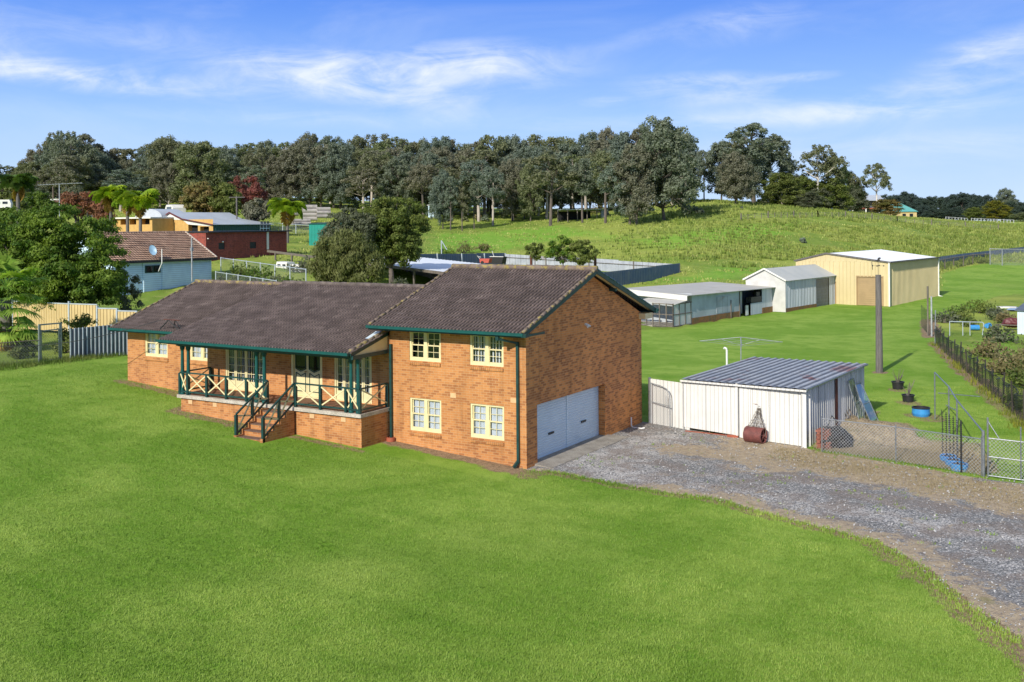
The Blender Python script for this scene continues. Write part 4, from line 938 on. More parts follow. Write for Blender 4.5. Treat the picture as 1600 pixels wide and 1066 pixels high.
# ------------------------------------------------------------------ near shed with white gates
def near_shed():
    s = thing('metal_shed', 'low iron shed with rust streaked corrugated roof and white sheet doors', 'shed', (7.3, 7.95, 0))
    o = Vector((7.3, 7.95, 0)); q = lambda x, y, z: Vector((x, y, z)) - o
    xl, xr, yf, yb = 2.45, 7.42, 7.75, 15.55
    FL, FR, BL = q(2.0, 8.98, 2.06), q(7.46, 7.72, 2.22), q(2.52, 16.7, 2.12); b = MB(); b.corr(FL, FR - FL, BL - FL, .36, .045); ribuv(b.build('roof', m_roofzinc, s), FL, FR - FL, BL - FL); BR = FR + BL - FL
    b = MB(); b.bar(FL - Vector((0, 0, .07)), FR - Vector((0, 0, .07)), .07, .07); b.build('fascia', m_whitesheet, s); b = MB(); b.bar(FR + Vector((.01, 0, -.03)), BR + Vector((.01, 0, -.03)), .03, .06); b.build('roof_edge', m_steel, s)
    b = MB(); b.corr(q(7.40, 8.05, -.05), (.42, 7.3, 0), (.0, 0, 2.22), .26, .045, 'rib'); b.build('side_wall', m_sidezinc, s)
    b = MB(); b.corr(q(7.64, 11.25, -.05), (.02, .33, 0), (0, 0, 2.2), .12, .02); b.build('rusty_sheet', m_rust, s)
    b = MB(); b.corr(q(2.6, 16.5, -.05), (5.2, -1.1, 0), (0, 0, 2.1), .2, .03); b.corr(q(2.1, 9.0, -.05), (.5, 7.5, 0), (0, 0, 2.02), .2, .03); b.build('back_wall', m_sidezinc, s)
    # white front: door leaves and posts
    b = MB(); b.corr(q(1.98, 9.13, .10), (2.52, -.62, 0), (0, 0, 1.88), .17, .022, 'rib'); b.build('shed_door', m_whitesheet, s)
    b = MB(); b.corr(q(4.62, 8.50, .03), (1.25, -.22, 0), (0, 0, 2.06), .17, .022, 'rib'); b.build('shed_door', m_whitesheet, s)
    b = MB(); b.corr(q(5.89, 8.27, .03), (1.27, -.23, 0), (0, 0, 2.06), .17, .022, 'rib'); b.build('shed_door', m_whitesheet, s)
    b = MB(); b.box(*(lambda p: (p.x - .05, p.x + .05, p.y - .05, p.y + .05))(q(4.55, 8.5, 0)), -.1, 2.14); b.build('post', m_whitesheet, s)
    b = MB(); b.box(*(lambda p: (p.x - .09, p.x + .09, p.y - .06, p.y + .06))(q(7.30, 7.98, 0)), -.1, 2.16); b.build('post', m_whitesheet, s)
    b = MB(); b.box(*(lambda p: (p.x - 2.2, p.x + .05, p.y - .04, p.y + .08))(q(4.5, 8.72, 0)), -.1, .03); b.box(*(lambda p: (p.x - .45, p.x + .0, p.y - .08, p.y + .02))(q(4.6, 8.50, 0)), -.1, .10); b.build('kerb', m_terra, s)
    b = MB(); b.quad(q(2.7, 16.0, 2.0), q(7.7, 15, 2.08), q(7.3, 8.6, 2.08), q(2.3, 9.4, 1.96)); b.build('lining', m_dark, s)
    f = thing('sheet_fence', 'white corrugated sheet panel between the brick house and the shed doors', 'fence', (.42, 9.62, 0))
    b = MB(); b.corr((0, 0, -.05), (1.95, -.57, 0), (0, 0, 1.93), .17, .022, 'rib'); b.build('panel', m_whitesheet, f)
    b = MB(); b.box(-.09, .0, -.05, .06, -.1, 1.92); b.build('post', m_steel, f)
    g = thing('mesh_gate', 'open chain mesh gate leaf with curved pipe top against white fence', 'gate', (.50, 9.45, 0))
    dv = Vector((1.02, -.42, 0)); b = MB(); up = Vector((0, 0, 1))
    b.tube([up * .05, up * 1.75], .022); b.tube([up * 1.72, dv * .5 + up * 1.68, dv * .85 + up * 1.58, dv * .98 + up * 1.4, dv + up * 1.1, dv + up * .03], .022, 8); b.tube([up * .95, dv + up * .9], .02); b.tube([dv * .8 + up * 1.3, dv * .8 + up * .95], .015); b.build('frame', m_steel_dull, g)
    b = MB(); b.poly([up * .06, dv + up * .04, dv + up * 1.35, dv * .85 + up * 1.56, up * 1.7]); b.build('wire_mesh', M_WIRE, g)
M_WIRE = meshwire('chain_wire', (.42, .43, .44), .085, .115)
M_WIRE2 = meshwire('chain_wire_far', (.30, .31, .32), .10, .10)
M_WIREDARK = meshwire('dark_netting', (.035, .04, .045), .07, .28, .34)
near_shed()

# roller
def lawn_roller():
    p = G(1180, 692); r = thing('lawn_roller', 'rusty red cast iron lawn roller standing before white shed door', 'roller', (p.x, p.y, p.z), R(-8))
    w_, rr = .36, .30
    b = MB(); b.lathe([(rr - .035, -w_), (rr, -w_), (rr, w_), (rr - .035, w_), (rr - .05, w_ - .03), (rr - .05, -w_ + .03), (rr - .035, -w_)], (0, 0, rr), 32, 'x'); b.build('drum', m_rust2, r, smooth=False)
    b = MB()
    for x in (-w_ + .04, w_ - .04):
        for k in range(5):
            t = k * math.pi * 2 / 5 + .3; b.bar((x, 0, rr), (x, math.cos(t) * (rr - .05), rr + math.sin(t) * (rr - .05)), .03, .04, (1, 0, 0))
        b.lathe([(0, -.02), (.06, -.02), (.06, .02), (0, .02)], (x, 0, rr), 12, 'x')
    b.tube([(-w_ - .06, 0, rr), (w_ + .06, 0, rr)], .02); b.build('spokes', m_rust2, r)
    top = Vector((0, .42, 1.38)); b = MB()
    for sx in (-1, 1):
        L0 = Vector((sx * (w_ + .05), 0, rr)); cv = [L0, L0 + Vector((0, .08, .26)), Vector((sx * .26, .16, .62)), Vector((sx * .10, .27, .95)), top + Vector((sx * .025, 0, -.12)), top]
        b.tube(cv, .014, 6)
    for i in range(8):
        t = i / 7; zz = rr + .30 + t * .75; xx = .32 * (1 - t) ** 1.2 + .05; yy = .10 + t * .24
        b.tube([(-xx, yy, zz), (xx, yy, zz)], .006, 5)
    for k in range(-3, 4):
        b.tube([(k * .11, .10, rr + .3), (k * .055, .2, rr + .65), (k * .02, .36, rr + .98)], .006, 5)
    for i in range(40):
        t = rng.random(); zz = rr + .3 + t * .7; xx = (.30 * (1 - t) ** 1.2 + .04) * rng.uniform(-1, 1); c = Vector((xx, .10 + t * .23, zz)); rad = .035 * (1.1 - .5 * t)
        b.tube([c + Vector((math.cos(a) * rad, 0, math.sin(a) * rad)) for a in [k * math.pi / 3 for k in range(7)]], .005, 4)
    b.build('lace_handle_frame', m_wood, r)
    b = MB(); b.tube([top + Vector((-.26, 0, .02)), top + Vector((.26, 0, .0))], .022, 8); b.build('handle_bar', m_rust, r)
m_rust2 = mat('red_oxide_iron', (.20, .065, .055), (.13, .045, .04), 5, .6, 0, fine=30)
lawn_roller()

# bricks and tarp bundle beside the shed
p = Vector((7.85, 7.72, 0))
t = thing('brick_stack', 'small square stack of old red bricks behind the mesh fence post', 'bricks', (p.x, p.y + .25, 0))
b = MB()
for k in range(9):
    for i in range(2):
        for j in range(4):
            x, y = (i * .25, j * .13) if k % 2 == 0 else (j * .13, i * .25); e = (.11, .055) if k % 2 == 0 else (.055, .11)
            jx = rng.uniform(-.008, .008); b.box(x - e[0] + jx, x + e[0] + jx, y - e[1] + jx, y + e[1] + jx, k * .08 + .0, k * .08 + .074)
b.build('bricks', m_oldbrick, t)
def blob(name, parent, m, c, r, seed, n=14, amp=.25, flat=.7):
    rg = np.random.RandomState(seed); b = MB(); k = 2 * n; vs = []; ph = rg.rand(6) * 6
    for i in range(n + 1):
        th = math.pi * i / n
        for j in range(k):
            f = 2 * math.pi * j / k; rr = 1 + amp * (math.sin(3 * f + ph[0] + 2 * th) * .5 + math.sin(5 * th + ph[1] + 2 * f) * .4 + math.sin(7 * f + ph[2] - 3 * th) * .3) * math.sin(th)
            vs.append((c[0] + r[0] * rr * math.sin(th) * math.cos(f), c[1] + r[1] * rr * math.sin(th) * math.sin(f), max(c[2] + r[2] * rr * math.cos(th), .0 if parent else c[2] - 5)))
    fs = [(i * k + j, (i + 1) * k + j, (i + 1) * k + (j + 1) % k, i * k + (j + 1) % k) for i in range(n) for j in range(k)]
    b.add(vs, fs); return b.build(name, m, parent)
t = thing('tarp_bundle', 'black tarp bundle with a bent handle behind the brick stack', 'tarp', (8.25, 8.55, 0))
blob('tarp', t, m_black, (0, 0, .35), (.55, .6, .42), 3, amp=.35)
b = MB(); b.tube([(-.3, -.3, .5), (-.1, .1, 1.15), (.25, .3, .6)], .02); b.build('handle', m_black, t)
m_palepane = glassmat('pale_pane', (.72, .78, .80), op=.22)
# frames leaning on the side wall
for k, (y, lean, ww, hh, lab) in enumerate(((12.9, .55, .95, 1.85, 'bright steel window frame leaning upright on the shed side wall'), (13.9, .75, .8, 1.55, 'rear dull glazed frame leaning on the shed beside the brighter one'))):
    t = thing('leaning_screen', lab, 'frame', (7.70 + lean, y, 0), 0, 'frames leaning on the shed')
    A = Vector((0, 0, 0)); B = Vector((-lean + .05, 0, hh)); d = Vector((.10 * k, ww, 0)); b = MB()
    b.bar(A, B, .05, .03); b.bar(A + d, B + d, .05, .03); b.bar(A, A + d, .04, .03); b.bar(B, B + d, .04, .03); b.bar((A + B) / 2, (A + B) / 2 + d, .03, .03); b.build('frame', m_steel, t)
    b = MB(); b.quad(A, A + d, B + d, B); b.build('pane', m_palepane, t)
t = thing('timber_post', 'short dark timber stakes leaning at the foot of the shed wall', 'stakes', (7.75, 12.3, 0)); b = MB()
for k in range(5): b.bar((.15 * k * .5, k * .22, 0), (-.25, k * .2 - .1, .7 + .12 * k), .04, .04)
b.build('stake', m_wood, t)

# ------------------------------------------------------------------ chain mesh fence along the drive
def chain_fence(name, label, pts, hh, posts, rail=True, wire=None, pr=.025, m=None, group=None, bottom=False):
    o0 = Vector(pts[0]); f = thing(name, label, 'fence', o0, 0, group); m = m or m_steel; b = MB(); wv = MB(); rl = []
    P3 = [Vector(p) - o0 for p in pts]
    for a, c in zip(P3, P3[1:]):
        k = max(1, round((c - a).length / posts))
        for i in range(k + 1):
            if i == k and c is not P3[-1]: continue
            q = a + (c - a) * i / k; pb = MB(); pb.tube([q - Vector((0, 0, .15)), q + Vector((0, 0, hh + .06))], pr, 8); pb.lathe([(pr + .008, 0), (pr + .008, .02), (.0, .04)], q + Vector((0, 0, hh + .05)), 8); pb.build('post', m, f)
            if i < k:
                q2 = a + (c - a) * (i + 1) / k
                if rail: b.tube([q + Vector((0, 0, hh)), q2 + Vector((0, 0, hh))], pr * .75, 6)
                if bottom: b.tube([q + Vector((0, 0, .05)), q2 + Vector((0, 0, .05))], pr * .6, 6)
                wv.quad(q + Vector((0, 0, .03)), q2 + Vector((0, 0, .03)), q2 + Vector((0, 0, hh)), q + Vector((0, 0, hh)))
    if b.v: b.build('rail', m, f)
    wv.build('wire_mesh', wire or M_WIRE, f); return f
f = chain_fence('chain_link_fence', 'galvanised chain mesh fence from the shed corner to the drive gate', [(8.05, 7.55, 0), (10.7, 7.19, 0), (13.55, 6.42, 0)], 1.22, 2.7)
b = MB(); b.tube([(13.60 - 8.05, 6.40 - 7.55, -.1), (13.60 - 8.05, 6.40 - 7.55, 1.5)], .05, 10); b.build('post', m_steel, f)
# gate leaf
g = thing('drive_gate', 'galvanised pipe and mesh drive gate at the right end of fence', 'gate', (13.74, 6.36, 0))
b = MB(); u = Vector((.985, -.12, 0)); up = Vector((0, 0, 1)); Lg = 3.6
b.tube([up * .02, up * 1.95], .03); b.tube([u * Lg + up * .06, u * Lg + up * 1.3], .022)
for z in (.06, .68, 1.28): b.tube([up * z, u * Lg + up * z], .02)
b.tube([u * 1.0 + up * .05, u * 1.0 + up * 1.75], .022); b.tube([up * 1.85, u * .35 + up * 1.3], .015); b.build('frame', m_steel, g)
b = MB(); b.quad(up * .06, u * Lg + up * .06, u * Lg + up * 1.28, up * 1.28); b.build('wire_mesh', M_WIRE, g)

# pipe pergola with hanging vines and blue pots
a1, a2, a3 = Vector(G(1461, 656)), Vector(G(1483, 684)), Vector(G(1511, 703))
t = thing('pipe_pergola', 'galvanised pipe pergola with long sloping top rail behind the mesh fence', 'frame', a1)
b = MB(); zt = 2.0
q1, q2, q3 = Vector((0, 0, 0)), a2 - a1, Vector((12.35, 9.6, 0)) - a1
for q in (q1, q2, q3): b.tube([q, q + up * (zt if q is not q3 else 1.95)], .028)
b.tube([q1 + up * zt, q2 + up * (zt - .03), q3 + up * 1.93, Vector((13.55, 6.6, 1.45)) - a1], .024)
b.tube([q1 + Vector((.15, -.1, 1.15)), q1 + Vector((1.9, -1.2, 1.3))], .018); b.tube([q2 + Vector((-.1, 0, 1.25)), q3 + Vector((.0, .2, 1.5))], .018); b.build('pipe', m_steel, t)
def stakes_pots():
    for k in range(3):
        c = Vector((12.28 + k * .25, 8.05 - k * .55, 0))
        o = thing('planter', ('blue tub standing at the rear of three below the vine stakes', 'darker blue middle tub below the vine stakes', 'pale blue front tub below the vine stakes')[k], 'planter', c, 0, 'blue tubs below the vine stakes')
        b = MB(); b.lathe([(0, .0), (.26, .0), (.29, .22), (.27, .24), (.24, .2), (0, .18)], (0, 0, 0), 20); b.build('tub', m_blue, o)
        b = MB(); b.lathe([(0, .205), (.245, .205)], (0, 0, 0), 16); b.build('soil', m_black, o)
    for k in range(6):
        c = Vector((12.05 + k * .17, 8.35 - k * .36, 0)); b = MB(); b.tube([(0, 0, 0), (rng.uniform(-.02, .02), 0, 1.1), (rng.uniform(-.05, .05), .02, 1.75)], .012 if k < 5 else .026, 6)
        for i in range(22):
            z = .2 + i * .07; s_ = .035; b.bar((-s_, rng.uniform(-.02, .02), z), (s_, rng.uniform(-.02, .02), z + rng.uniform(-.02, .02)), .012, .02)
        o = b.build('vine_stake', m_black); o.location = c
        tag(o, ('thin rusty vine stake above the rear blue tub, farthest of the row', 'second rusty vine stake from the rear blue tub', 'third rusty vine stake from the rear blue tub', 'fourth rusty vine stake from the rear blue tub', 'rusty vine stake beside the thicker black end post', 'thicker black end post of the vine stake row')[k], 'stake', 'vine stakes by the blue tubs')
stakes_pots()

# pots on back lawn
for k, (px, py, r_, h_) in enumerate(((1403, 608, .30, .38), (1419, 628, .28, .34))):
    p = G(px, py); o = thing('plant_pot', ('black pot with a bare twiggy sapling, farther one on back lawn', 'black pot with a leaning grey sapling, nearer one on back lawn')[k], 'pot', p, 0, 'black pots on the back lawn')
    b = MB(); b.lathe([(0, 0), (r_ * .82, 0), (r_ * .95, h_ * .85), (r_ * 1.05, h_ * .86), (r_ * 1.05, h_), (r_ * .9, h_), (r_ * .88, h_ - .05), (0, h_ - .05)], (0, 0, 0), 24); b.build('pot', m_black, o)
    b = MB()
    for i in range(9):
        a = rng.uniform(0, 6.28); e = Vector((math.cos(a) * .3, math.sin(a) * .3, rng.uniform(.5, .95))); b.tube([(0, 0, h_ - .1), e * .5 + Vector((0, 0, h_ * .6)), e + Vector((0, 0, h_ * .5))], [.02, .014, .007], 5)
    b.build('twigs', m_wood, o)
p = G(1439, 650); o = thing('planter', 'bright blue half drum with dark rim standing on the back lawn', 'planter', p)
b = MB(); b.lathe([(0, 0), (.33, 0), (.37, .12), (.36, .34)], (0, 0, 0), 24); b.build('drum', m_blue, o)
b = MB(); b.lathe([(.355, .33), (.38, .34), (.38, .38), (.33, .39), (.33, .30), (0, .30)], (0, 0, 0), 24); b.build('rim', m_black, o)

# timber pole with weather vane
p = G(1374, 582); o = thing('timber_pole', 'tall grey timber pole on back lawn carrying a weather vane', 'pole', p)
b = MB(); b.tube([(0, 0, -.2), (0, 0, 2.7), (-.02, 0, 5.42)], [.20, .175, .15], 14); b.build('shaft', m_pole, o)
o = thing('weather_vane', 'small black weather vane on top of the timber pole', 'weather vane', p + Vector((-.02, 0, 5.42)))
b = MB(); b.tube([(0, 0, 0), (0, 0, .85)], .012, 6); b.bar((-.3, 0, .5), (.3, 0, .5), .012); b.bar((0, -.3, .5), (0, .3, .5), .012); b.lathe([(0, -.04), (.05, 0), (0, .04)], (0, 0, .5), 10)
for x, y in ((-.3, 0), (.3, 0), (0, -.3), (0, .3)): b.box(x - .03, x + .03, y - .008, y + .008, .47, .54)
b.build('compass_arms', m_black, o)
b = MB(); b.prism([(-.22, 0, .80), (-.05, 0, .84), (.0, 0, .95), (.10, 0, .98), (.16, 0, .92), (.08, 0, .86), (.12, 0, .78), (-.02, 0, .75), (-.12, 0, .78)], (0, .012, 0)); b.bar((-.34, 0, .74), (-.30, 0, .28), .10, .012); b.build('rooster', m_black, o)

# clothes hoist, vent pipe, waste pipe
p = G(1158, 590); o = thing('clothes_hoist', 'rotary clothes hoist with thin steel arms on the back lawn', 'clothes line', p)
b = MB(); b.tube([(0, 0, 0), (0, 0, 2.15)], .03, 8); b.build('mast', m_steel_dull, o)
b = MB(); tip = []
for k in range(4):
    a = .35 + k * math.pi / 2; e = Vector((math.cos(a) * 2.2, math.sin(a) * 2.2, 1.95)); tip.append(e); b.tube([(0, 0, 2.18), e], .018, 6); b.tube([(0, 0, 1.75), e * .45 + Vector((0, 0, 1.17))], .012, 6)
b.build('arm', m_steel_dull, o)
b = MB()
for i in range(4):
    for f_ in (1, .8, .6, .4): A = tip[i] * f_; B = tip[(i + 1) % 4] * f_; A.z = B.z = 2.18 - .23 * f_; b.tube([A, B], .008, 4)
b.build('line', m_steel_dull, o)
p = G(1136, 592); b = MB(); b.tube([(0, 0, 0), (0, 0, 1.52), (-.03, 0, 1.62), (-.12, 0, 1.66), (-.16, 0, 1.6)], .055, 10); o = b.build('vent_pipe', m_pvc); o.location = p; tag(o, 'white plastic vent pipe with a hooked top behind the shed', 'pipe')
b = MB(); b.tube([(0, 0, .42), (0, 0, .08), (.08, -.05, .02), (.5, -.1, .02), (.62, -.05, .05)], .028, 8); o = b.build('waste_pipe', m_pvc); o.location = (.10, 8.35, .02); tag(o, 'bent white waste pipe at the rear foot of the gable wall', 'pipe')

# ------------------------------------------------------------------ foliage
def rdir(n, r):
    v = r.normal(size=(n, 3)); return v / np.linalg.norm(v, axis=1)[:, None]
def leaf_quads(C, Nn, size, r, asp=.6, droop=0.):
    """one quad per row of centres C, facing roughly Nn"""
    n = len(C); t = rdir(n, r); nn = Nn + .55 * rdir(n, r); nn /= np.linalg.norm(nn, axis=1)[:, None] + 1e-9
    a = np.cross(nn, t); a /= np.linalg.norm(a, axis=1)[:, None] + 1e-9
    if droop: a[:, 2] -= droop; a /= np.linalg.norm(a, axis=1)[:, None]
    b = np.cross(nn, a); s = (size * r.uniform(.6, 1.3, n))[:, None]
    a = a * s * .5; b = b * s * .5 * asp
    return np.stack([C - a - b * .5, C - b + a * .1, C + a, C + b - a * .1], 1)
def clump_leaves(centres, radii, per, size, r, asp=.6, flat=.75, droop=0, shell=.55):
    Cs = []; Ns = []
    for c, rd in zip(centres, radii):
        k = max(4, int(per * (rd if per > 0 else 1) ** 2)); d = rdir(k, r); d[:, 2] = np.where(d[:, 2] < -.75, -d[:, 2] * .6, d[:, 2])
        rr = rd * (shell + (1.08 - shell) * r.rand(k)) * (1 + .18 * np.sin(d[:, 0] * 7 + c[0]) * np.sin(d[:, 1] * 6 + c[1]))
        p = d * rr[:, None]; p[:, 2] *= flat; Cs.append(np.asarray(c) + p); Ns.append(d)
    C = np.concatenate(Cs); Nn = np.concatenate(Ns); return leaf_quads(C, Nn, size, r, asp, droop)
def skeleton(r, H_, spread, trunk_h, forks=4, depth=3, lean=.0, up=.55, r0=.25):
    """branch tubes + tips. returns (MB, tips, mids)"""
    mb = MB(); tips = []
    def grow(p, d, ln, rad, lv):
        pts = [p]; q = p
        for i in range(3):
            d = (d + Vector(r.normal(size=3)) * .14 + Vector((0, 0, .05))).normalized(); q = q + d * ln / 3; pts.append(q)
        mb.tube(pts, [rad, rad * .88, rad * .76, rad * .62], 7 if lv < 2 else 5, cap=False)
        if lv >= depth: tips.append(q); return
        if lv >= 1: tips.append(pts[2])
        k = forks if lv == 0 else r.randint(2, 4); a0 = r.rand() * 6.28
        for i in range(k):
            a = a0 + i * 2 * math.pi / k + r.uniform(-.4, .4); o = Vector((math.cos(a), math.sin(a), 0)) * spread
            nd = (d * up + o * r.uniform(.6, 1.1) + Vector((0, 0, .25))).normalized(); grow(q, nd, ln * r.uniform(.6, .8) if lv else (H_ - trunk_h) * r.uniform(.40, .5), rad * .58, lv + 1)
    grow(Vector((0, 0, -.3)), Vector((lean, 0, 1)).normalized(), trunk_h + .3, r0, 0); return mb, tips
VAR = {}
def make_gum(key, seed, H_=17, kind='dense', bark=None, leaf=None):
    """trunk and limbs reaching into billowing lobes of leaf clumps"""
    r = np.random.RandomState(seed)
    base, nl, rx, lr, dens = {'dense': (.04, 18, 4.6, (1.9, 3.0), 1.0), 'tall': (.34, 10, 2.9, (1.4, 2.3), .95), 'open': (.40, 12, 4.6, (1.3, 2.2), .95), 'bushy': (.02, 12, 3.8, (1.9, 2.8), 1.0)}[kind]
    s_ = H_ / 17 if kind != 'bushy' else H_ / 11; lobes = []
    for i in range(nl):
        t = base + .12 + (1 - base - .22) * (i + r.rand() * .8) / nl; w_ = math.sin(math.pi * min(1, .18 + .78 * (t - base) / (1 - base))) ** .6; a = i * 2.4 + r.uniform(-.5, .5); q = rx * w_ * r.uniform(.45, 1.0) * s_; R_ = r.uniform(*lr) * s_ * (.8 + .2 * w_)
        lobes.append((np.array([math.cos(a) * q, math.sin(a) * q, t * H_]), R_))
    lobes.append((np.array([r.uniform(-.5, .5), r.uniform(-.5, .5), H_ * .9]), lr[0] * s_))
    top = max(c[2] + R_ * .8 for c, R_ in lobes)
    lobes = [(c * np.array([1, 1, H_ / top]), R_) for c, R_ in lobes]
    C = []; Rr = []
    for c, R_ in lobes:
        k = int(11 * dens); d = rdir(k, r); d[:, 2] = np.where(d[:, 2] < -.8, -d[:, 2], d[:, 2]); C.append(c + d * R_ * r.uniform(.5, 1.1, k)[:, None] * np.array([1, 1, .92])); Rr.append(r.uniform(.28, .55, k) * R_)
    C = np.concatenate(C); Rr = np.concatenate(Rr)
    Q = clump_leaves(C, Rr, 100 / s_ ** 2 * dens, .42 * s_, r, .66, 1.0, .1, .45)
    mb = MB(); th = H_ * (base + .10); ln = r.uniform(-.06, .06) * H_
    mb.tube([(0, 0, -.5), (ln * .2, 0, th * .5), (ln * .4, 0, th)], [H_ * .019, H_ * .0155, H_ * .013], 8, cap=False)
    st = Vector((ln * .4, 0, th)); mb.tube([st, (ln * .6, 0, H_ * .62), (ln * .4, .2, H_ * .86)], [H_ * .012, H_ * .007, .02], 6, cap=False)
    for c, R_ in lobes:
        c = Vector(c); z0_ = min(max(th * .9, c.z - R_ * 1.2 - abs(c.x) * .5), c.z); s0 = Vector((ln * .5, 0, z0_)); m_ = s0.lerp(c, .5) + Vector(r.normal(size=3)) * .25 * s_; mb.tube([s0, m_, c], [H_ * .0075, H_ * .005, .03], 5, cap=False)
        for _ in range(3): e_ = c + Vector(r.normal(size=3)).normalized() * R_ * .9; mb.tube([m_.lerp(c, .5), e_], [H_ * .0028, .015], 4, cap=False)
    VAR[key] = (mb, Q, bark, leaf, H_)
def proto(key, name, leaf=None, bark=None):
    k = (key, name, leaf.name if leaf else '', bark.name if bark else '')
    if k in PROTO: return PROTO[k]
    mb, Q, b0, l0, H_ = VAR[key]
    if ('t', key) not in MESHC:
        t = mb.build('trunk', b0); MESHC[('t', key)] = t.data; bpy.data.objects.remove(t)
        c = quads_mesh('crown', Q, l0); MESHC[('c', key)] = c.data; bpy.data.objects.remove(c)
    def get(w, m0, m):
        if m is None or m is m0: return MESHC[(w, key)]
        kk = (w, key, m.name)
        if kk not in MESHC: d = MESHC[(w, key)].copy(); d.materials.clear(); d.materials.append(m); MESHC[kk] = d
        return MESHC[kk]
    PROTO[k] = (get('t', b0, bark), get('c', l0, leaf)); return PROTO[k]
PROTO = {}; MESHC = {}
def tree(key, p, height, label, name='gum_tree', group=None, width=None, rz=None, leaf=None, bark=None, cat='tree'):
    tm, cm = proto(key, name, leaf, bark); H_ = VAR[key][4]; s = height / H_; wx = width if width else s
    e = thing(name, label, cat, p, rng.uniform(0, 6.28) if rz is None else rz, group); e.scale = (wx, wx, s)
    for n_, m in (('trunk', tm), ('crown', cm)):
        o = bpy.data.objects.new(n_, m); COL.objects.link(o); o.parent = e
    return e
for i in range(5): make_gum('dense%d' % i, 40 + i, 17, 'dense', m_bark, m_gum)
for i in range(3): make_gum('tall%d' % i, 60 + i, 20, 'tall', m_barkpale, m_gum)
for i in range(3): make_gum('open%d' % i, 70 + i, 18, 'open', m_bark, m_gum2)
for i in range(3): make_gum('bushy%d' % i, 80 + i, 8, 'bushy', m_bark, m_olive)

def near_tree(name, label, p, ellipsoids, leaf, nclump, crad, per, size, seed, trunk_r=.25, bark=None, droop=.2, flat=.7, cat='tree', limbs=6, asp=.5, extra=None, fill=.35):
    """crown built from leaf clumps over several ellipsoid lobes (centre, radii) in local coordinates"""
    r = np.random.RandomState(seed); e = thing(name, label, cat, p)
    C = []; vol = np.array([a[1][0] * a[1][2] for a in ellipsoids]); cnt = np.maximum(3, (nclump * vol / vol.sum()).astype(int))
    for (c, rd), k in zip(ellipsoids, cnt):
        d = rdir(k, r); rr = np.where(r.rand(k) < fill, r.uniform(.25, .8, k), r.uniform(.82, 1.06, k)); q = d * rr[:, None] * np.array(rd) + np.array(c); C.append(q)
    C = np.concatenate(C); C = C[C[:, 2] > .2]
    Q = clump_leaves(C, r.uniform(.65, 1.3, len(C)) * crad, per * 2.6 / crad ** 2, size * 1.35, r, asp, flat, droop, .25)
    mb = MB(); top = max(c[2] for c, _ in ellipsoids); cm = np.array([c for c, _ in ellipsoids]).mean(0)
    f0 = Vector((cm[0] * .3, cm[1] * .3, top * .3)); mb.tube([(0, 0, -.3), f0 * .6, f0], [trunk_r, trunk_r * .85, trunk_r * .7], 9, cap=False)
    for i in range(min(len(C), limbs * 4)):
        c = Vector(C[r.randint(len(C))]); m_ = f0.lerp(c, .5) + Vector(r.normal(size=3)) * .2 + Vector((0, 0, .2)); mb.tube([f0, m_, c], [trunk_r * .4, trunk_r * .22, .02], 5, cap=False)
    mb.build('trunk', bark or m_bark, e); quads_mesh('crown', Q, leaf, e)
    return e
def shrub(name, label, p, rad, leaf, seed, n=26, size=.16, cat='shrub', group=None, hgt_=None, per=60, stems=True, droop=.0):
    r = np.random.RandomState(seed); e = thing(name, label, cat, p, 0, group); h_ = hgt_ or rad * 1.5
    d = rdir(n, r); d[:, 2] = np.abs(d[:, 2]); C = d * r.uniform(.35, .9, n)[:, None] * np.array([rad, rad, h_ * .8]) + np.array([0, 0, h_ * .12])
    Q = clump_leaves(C, r.uniform(.25, .5, n) * rad, per / rad ** 2 * 5, size * 1.25, r, .5, .8, droop, .1)
    if stems:
        mb = MB()
        for i in range(8): c = Vector(C[r.randint(n)]); mb.tube([(0, 0, -.1), c * .5 + Vector((0, 0, .1)), c], [.04 * rad, .03 * rad, .01], 4, cap=False)
        mb.build('stem', m_bark, e)
    quads_mesh('foliage', Q, leaf, e); return e

def palm(name, label, p, H_, fl, n, seed, leaf, group=None, dead=0, trunk_r=.16):
    r = np.random.RandomState(seed); e = thing(name, label, 'palm tree', p, 0, group)
    mb = MB(); mb.tube([(0, 0, -.2), (.05, 0, H_ * .5), (0, 0, H_)], [trunk_r * 1.15, trunk_r, trunk_r * .85], 10); mb.build('trunk', m_pole, e)
    def fronds(k, elo, ehi, m, nm):
        Q = []
        for i in range(k):
            a = i * 2.4 + r.uniform(-.2, .2); el = r.uniform(elo, ehi); L_ = fl * r.uniform(.85, 1.1); s = 16; pts = []
            x = 0; z = H_; 
            for j in range(s + 1):
                pts.append((x, z)); ang = el - (j / s) ** 1.3 * (1.5 + max(el, 0) * .5); x += math.cos(ang) * L_ / s; z += math.sin(ang) * L_ / s
            ca, sa = math.cos(a), math.sin(a)
            for j in range(2, s):
                x0, z0 = pts[j]; tx, tz = pts[j + 1][0] - x0, pts[j + 1][1] - z0; ll = fl * .30 * math.sin(math.pi * (j / s) ** .7) + .12
                for sd_ in (-1, 1):
                    for w_ in (0, .5):
                        bx, bz = x0 + tx * w_, z0 + tz * w_
                        dx, dy, dz = tx * 3.2, sd_ * ll * r.uniform(.6, 1.), -ll * r.uniform(.15, .75)
                        A = np.array([bx, 0, bz]); B = A + np.array([dx * .5 * ll, dy * .6, dz * .35]); Cc = A + np.array([dx * ll, dy, dz]); wv = np.array([.06, 0, .03]) * fl / 2
                        q = np.array([A - wv, A + wv, B + wv * 1.2, Cc]); q2 = q.copy(); q2[:, 0] = q[:, 0] * ca - q[:, 1] * sa; q2[:, 1] = q[:, 0] * sa + q[:, 1] * ca; Q.append(q2)
        quads_mesh(nm, np.array(Q), m, e)
    fronds(n, -.1, 1.25, leaf, 'fronds')
    if dead: fronds(dead, -1.3, -.7, m_palmdead, 'dead_fronds')
    return e
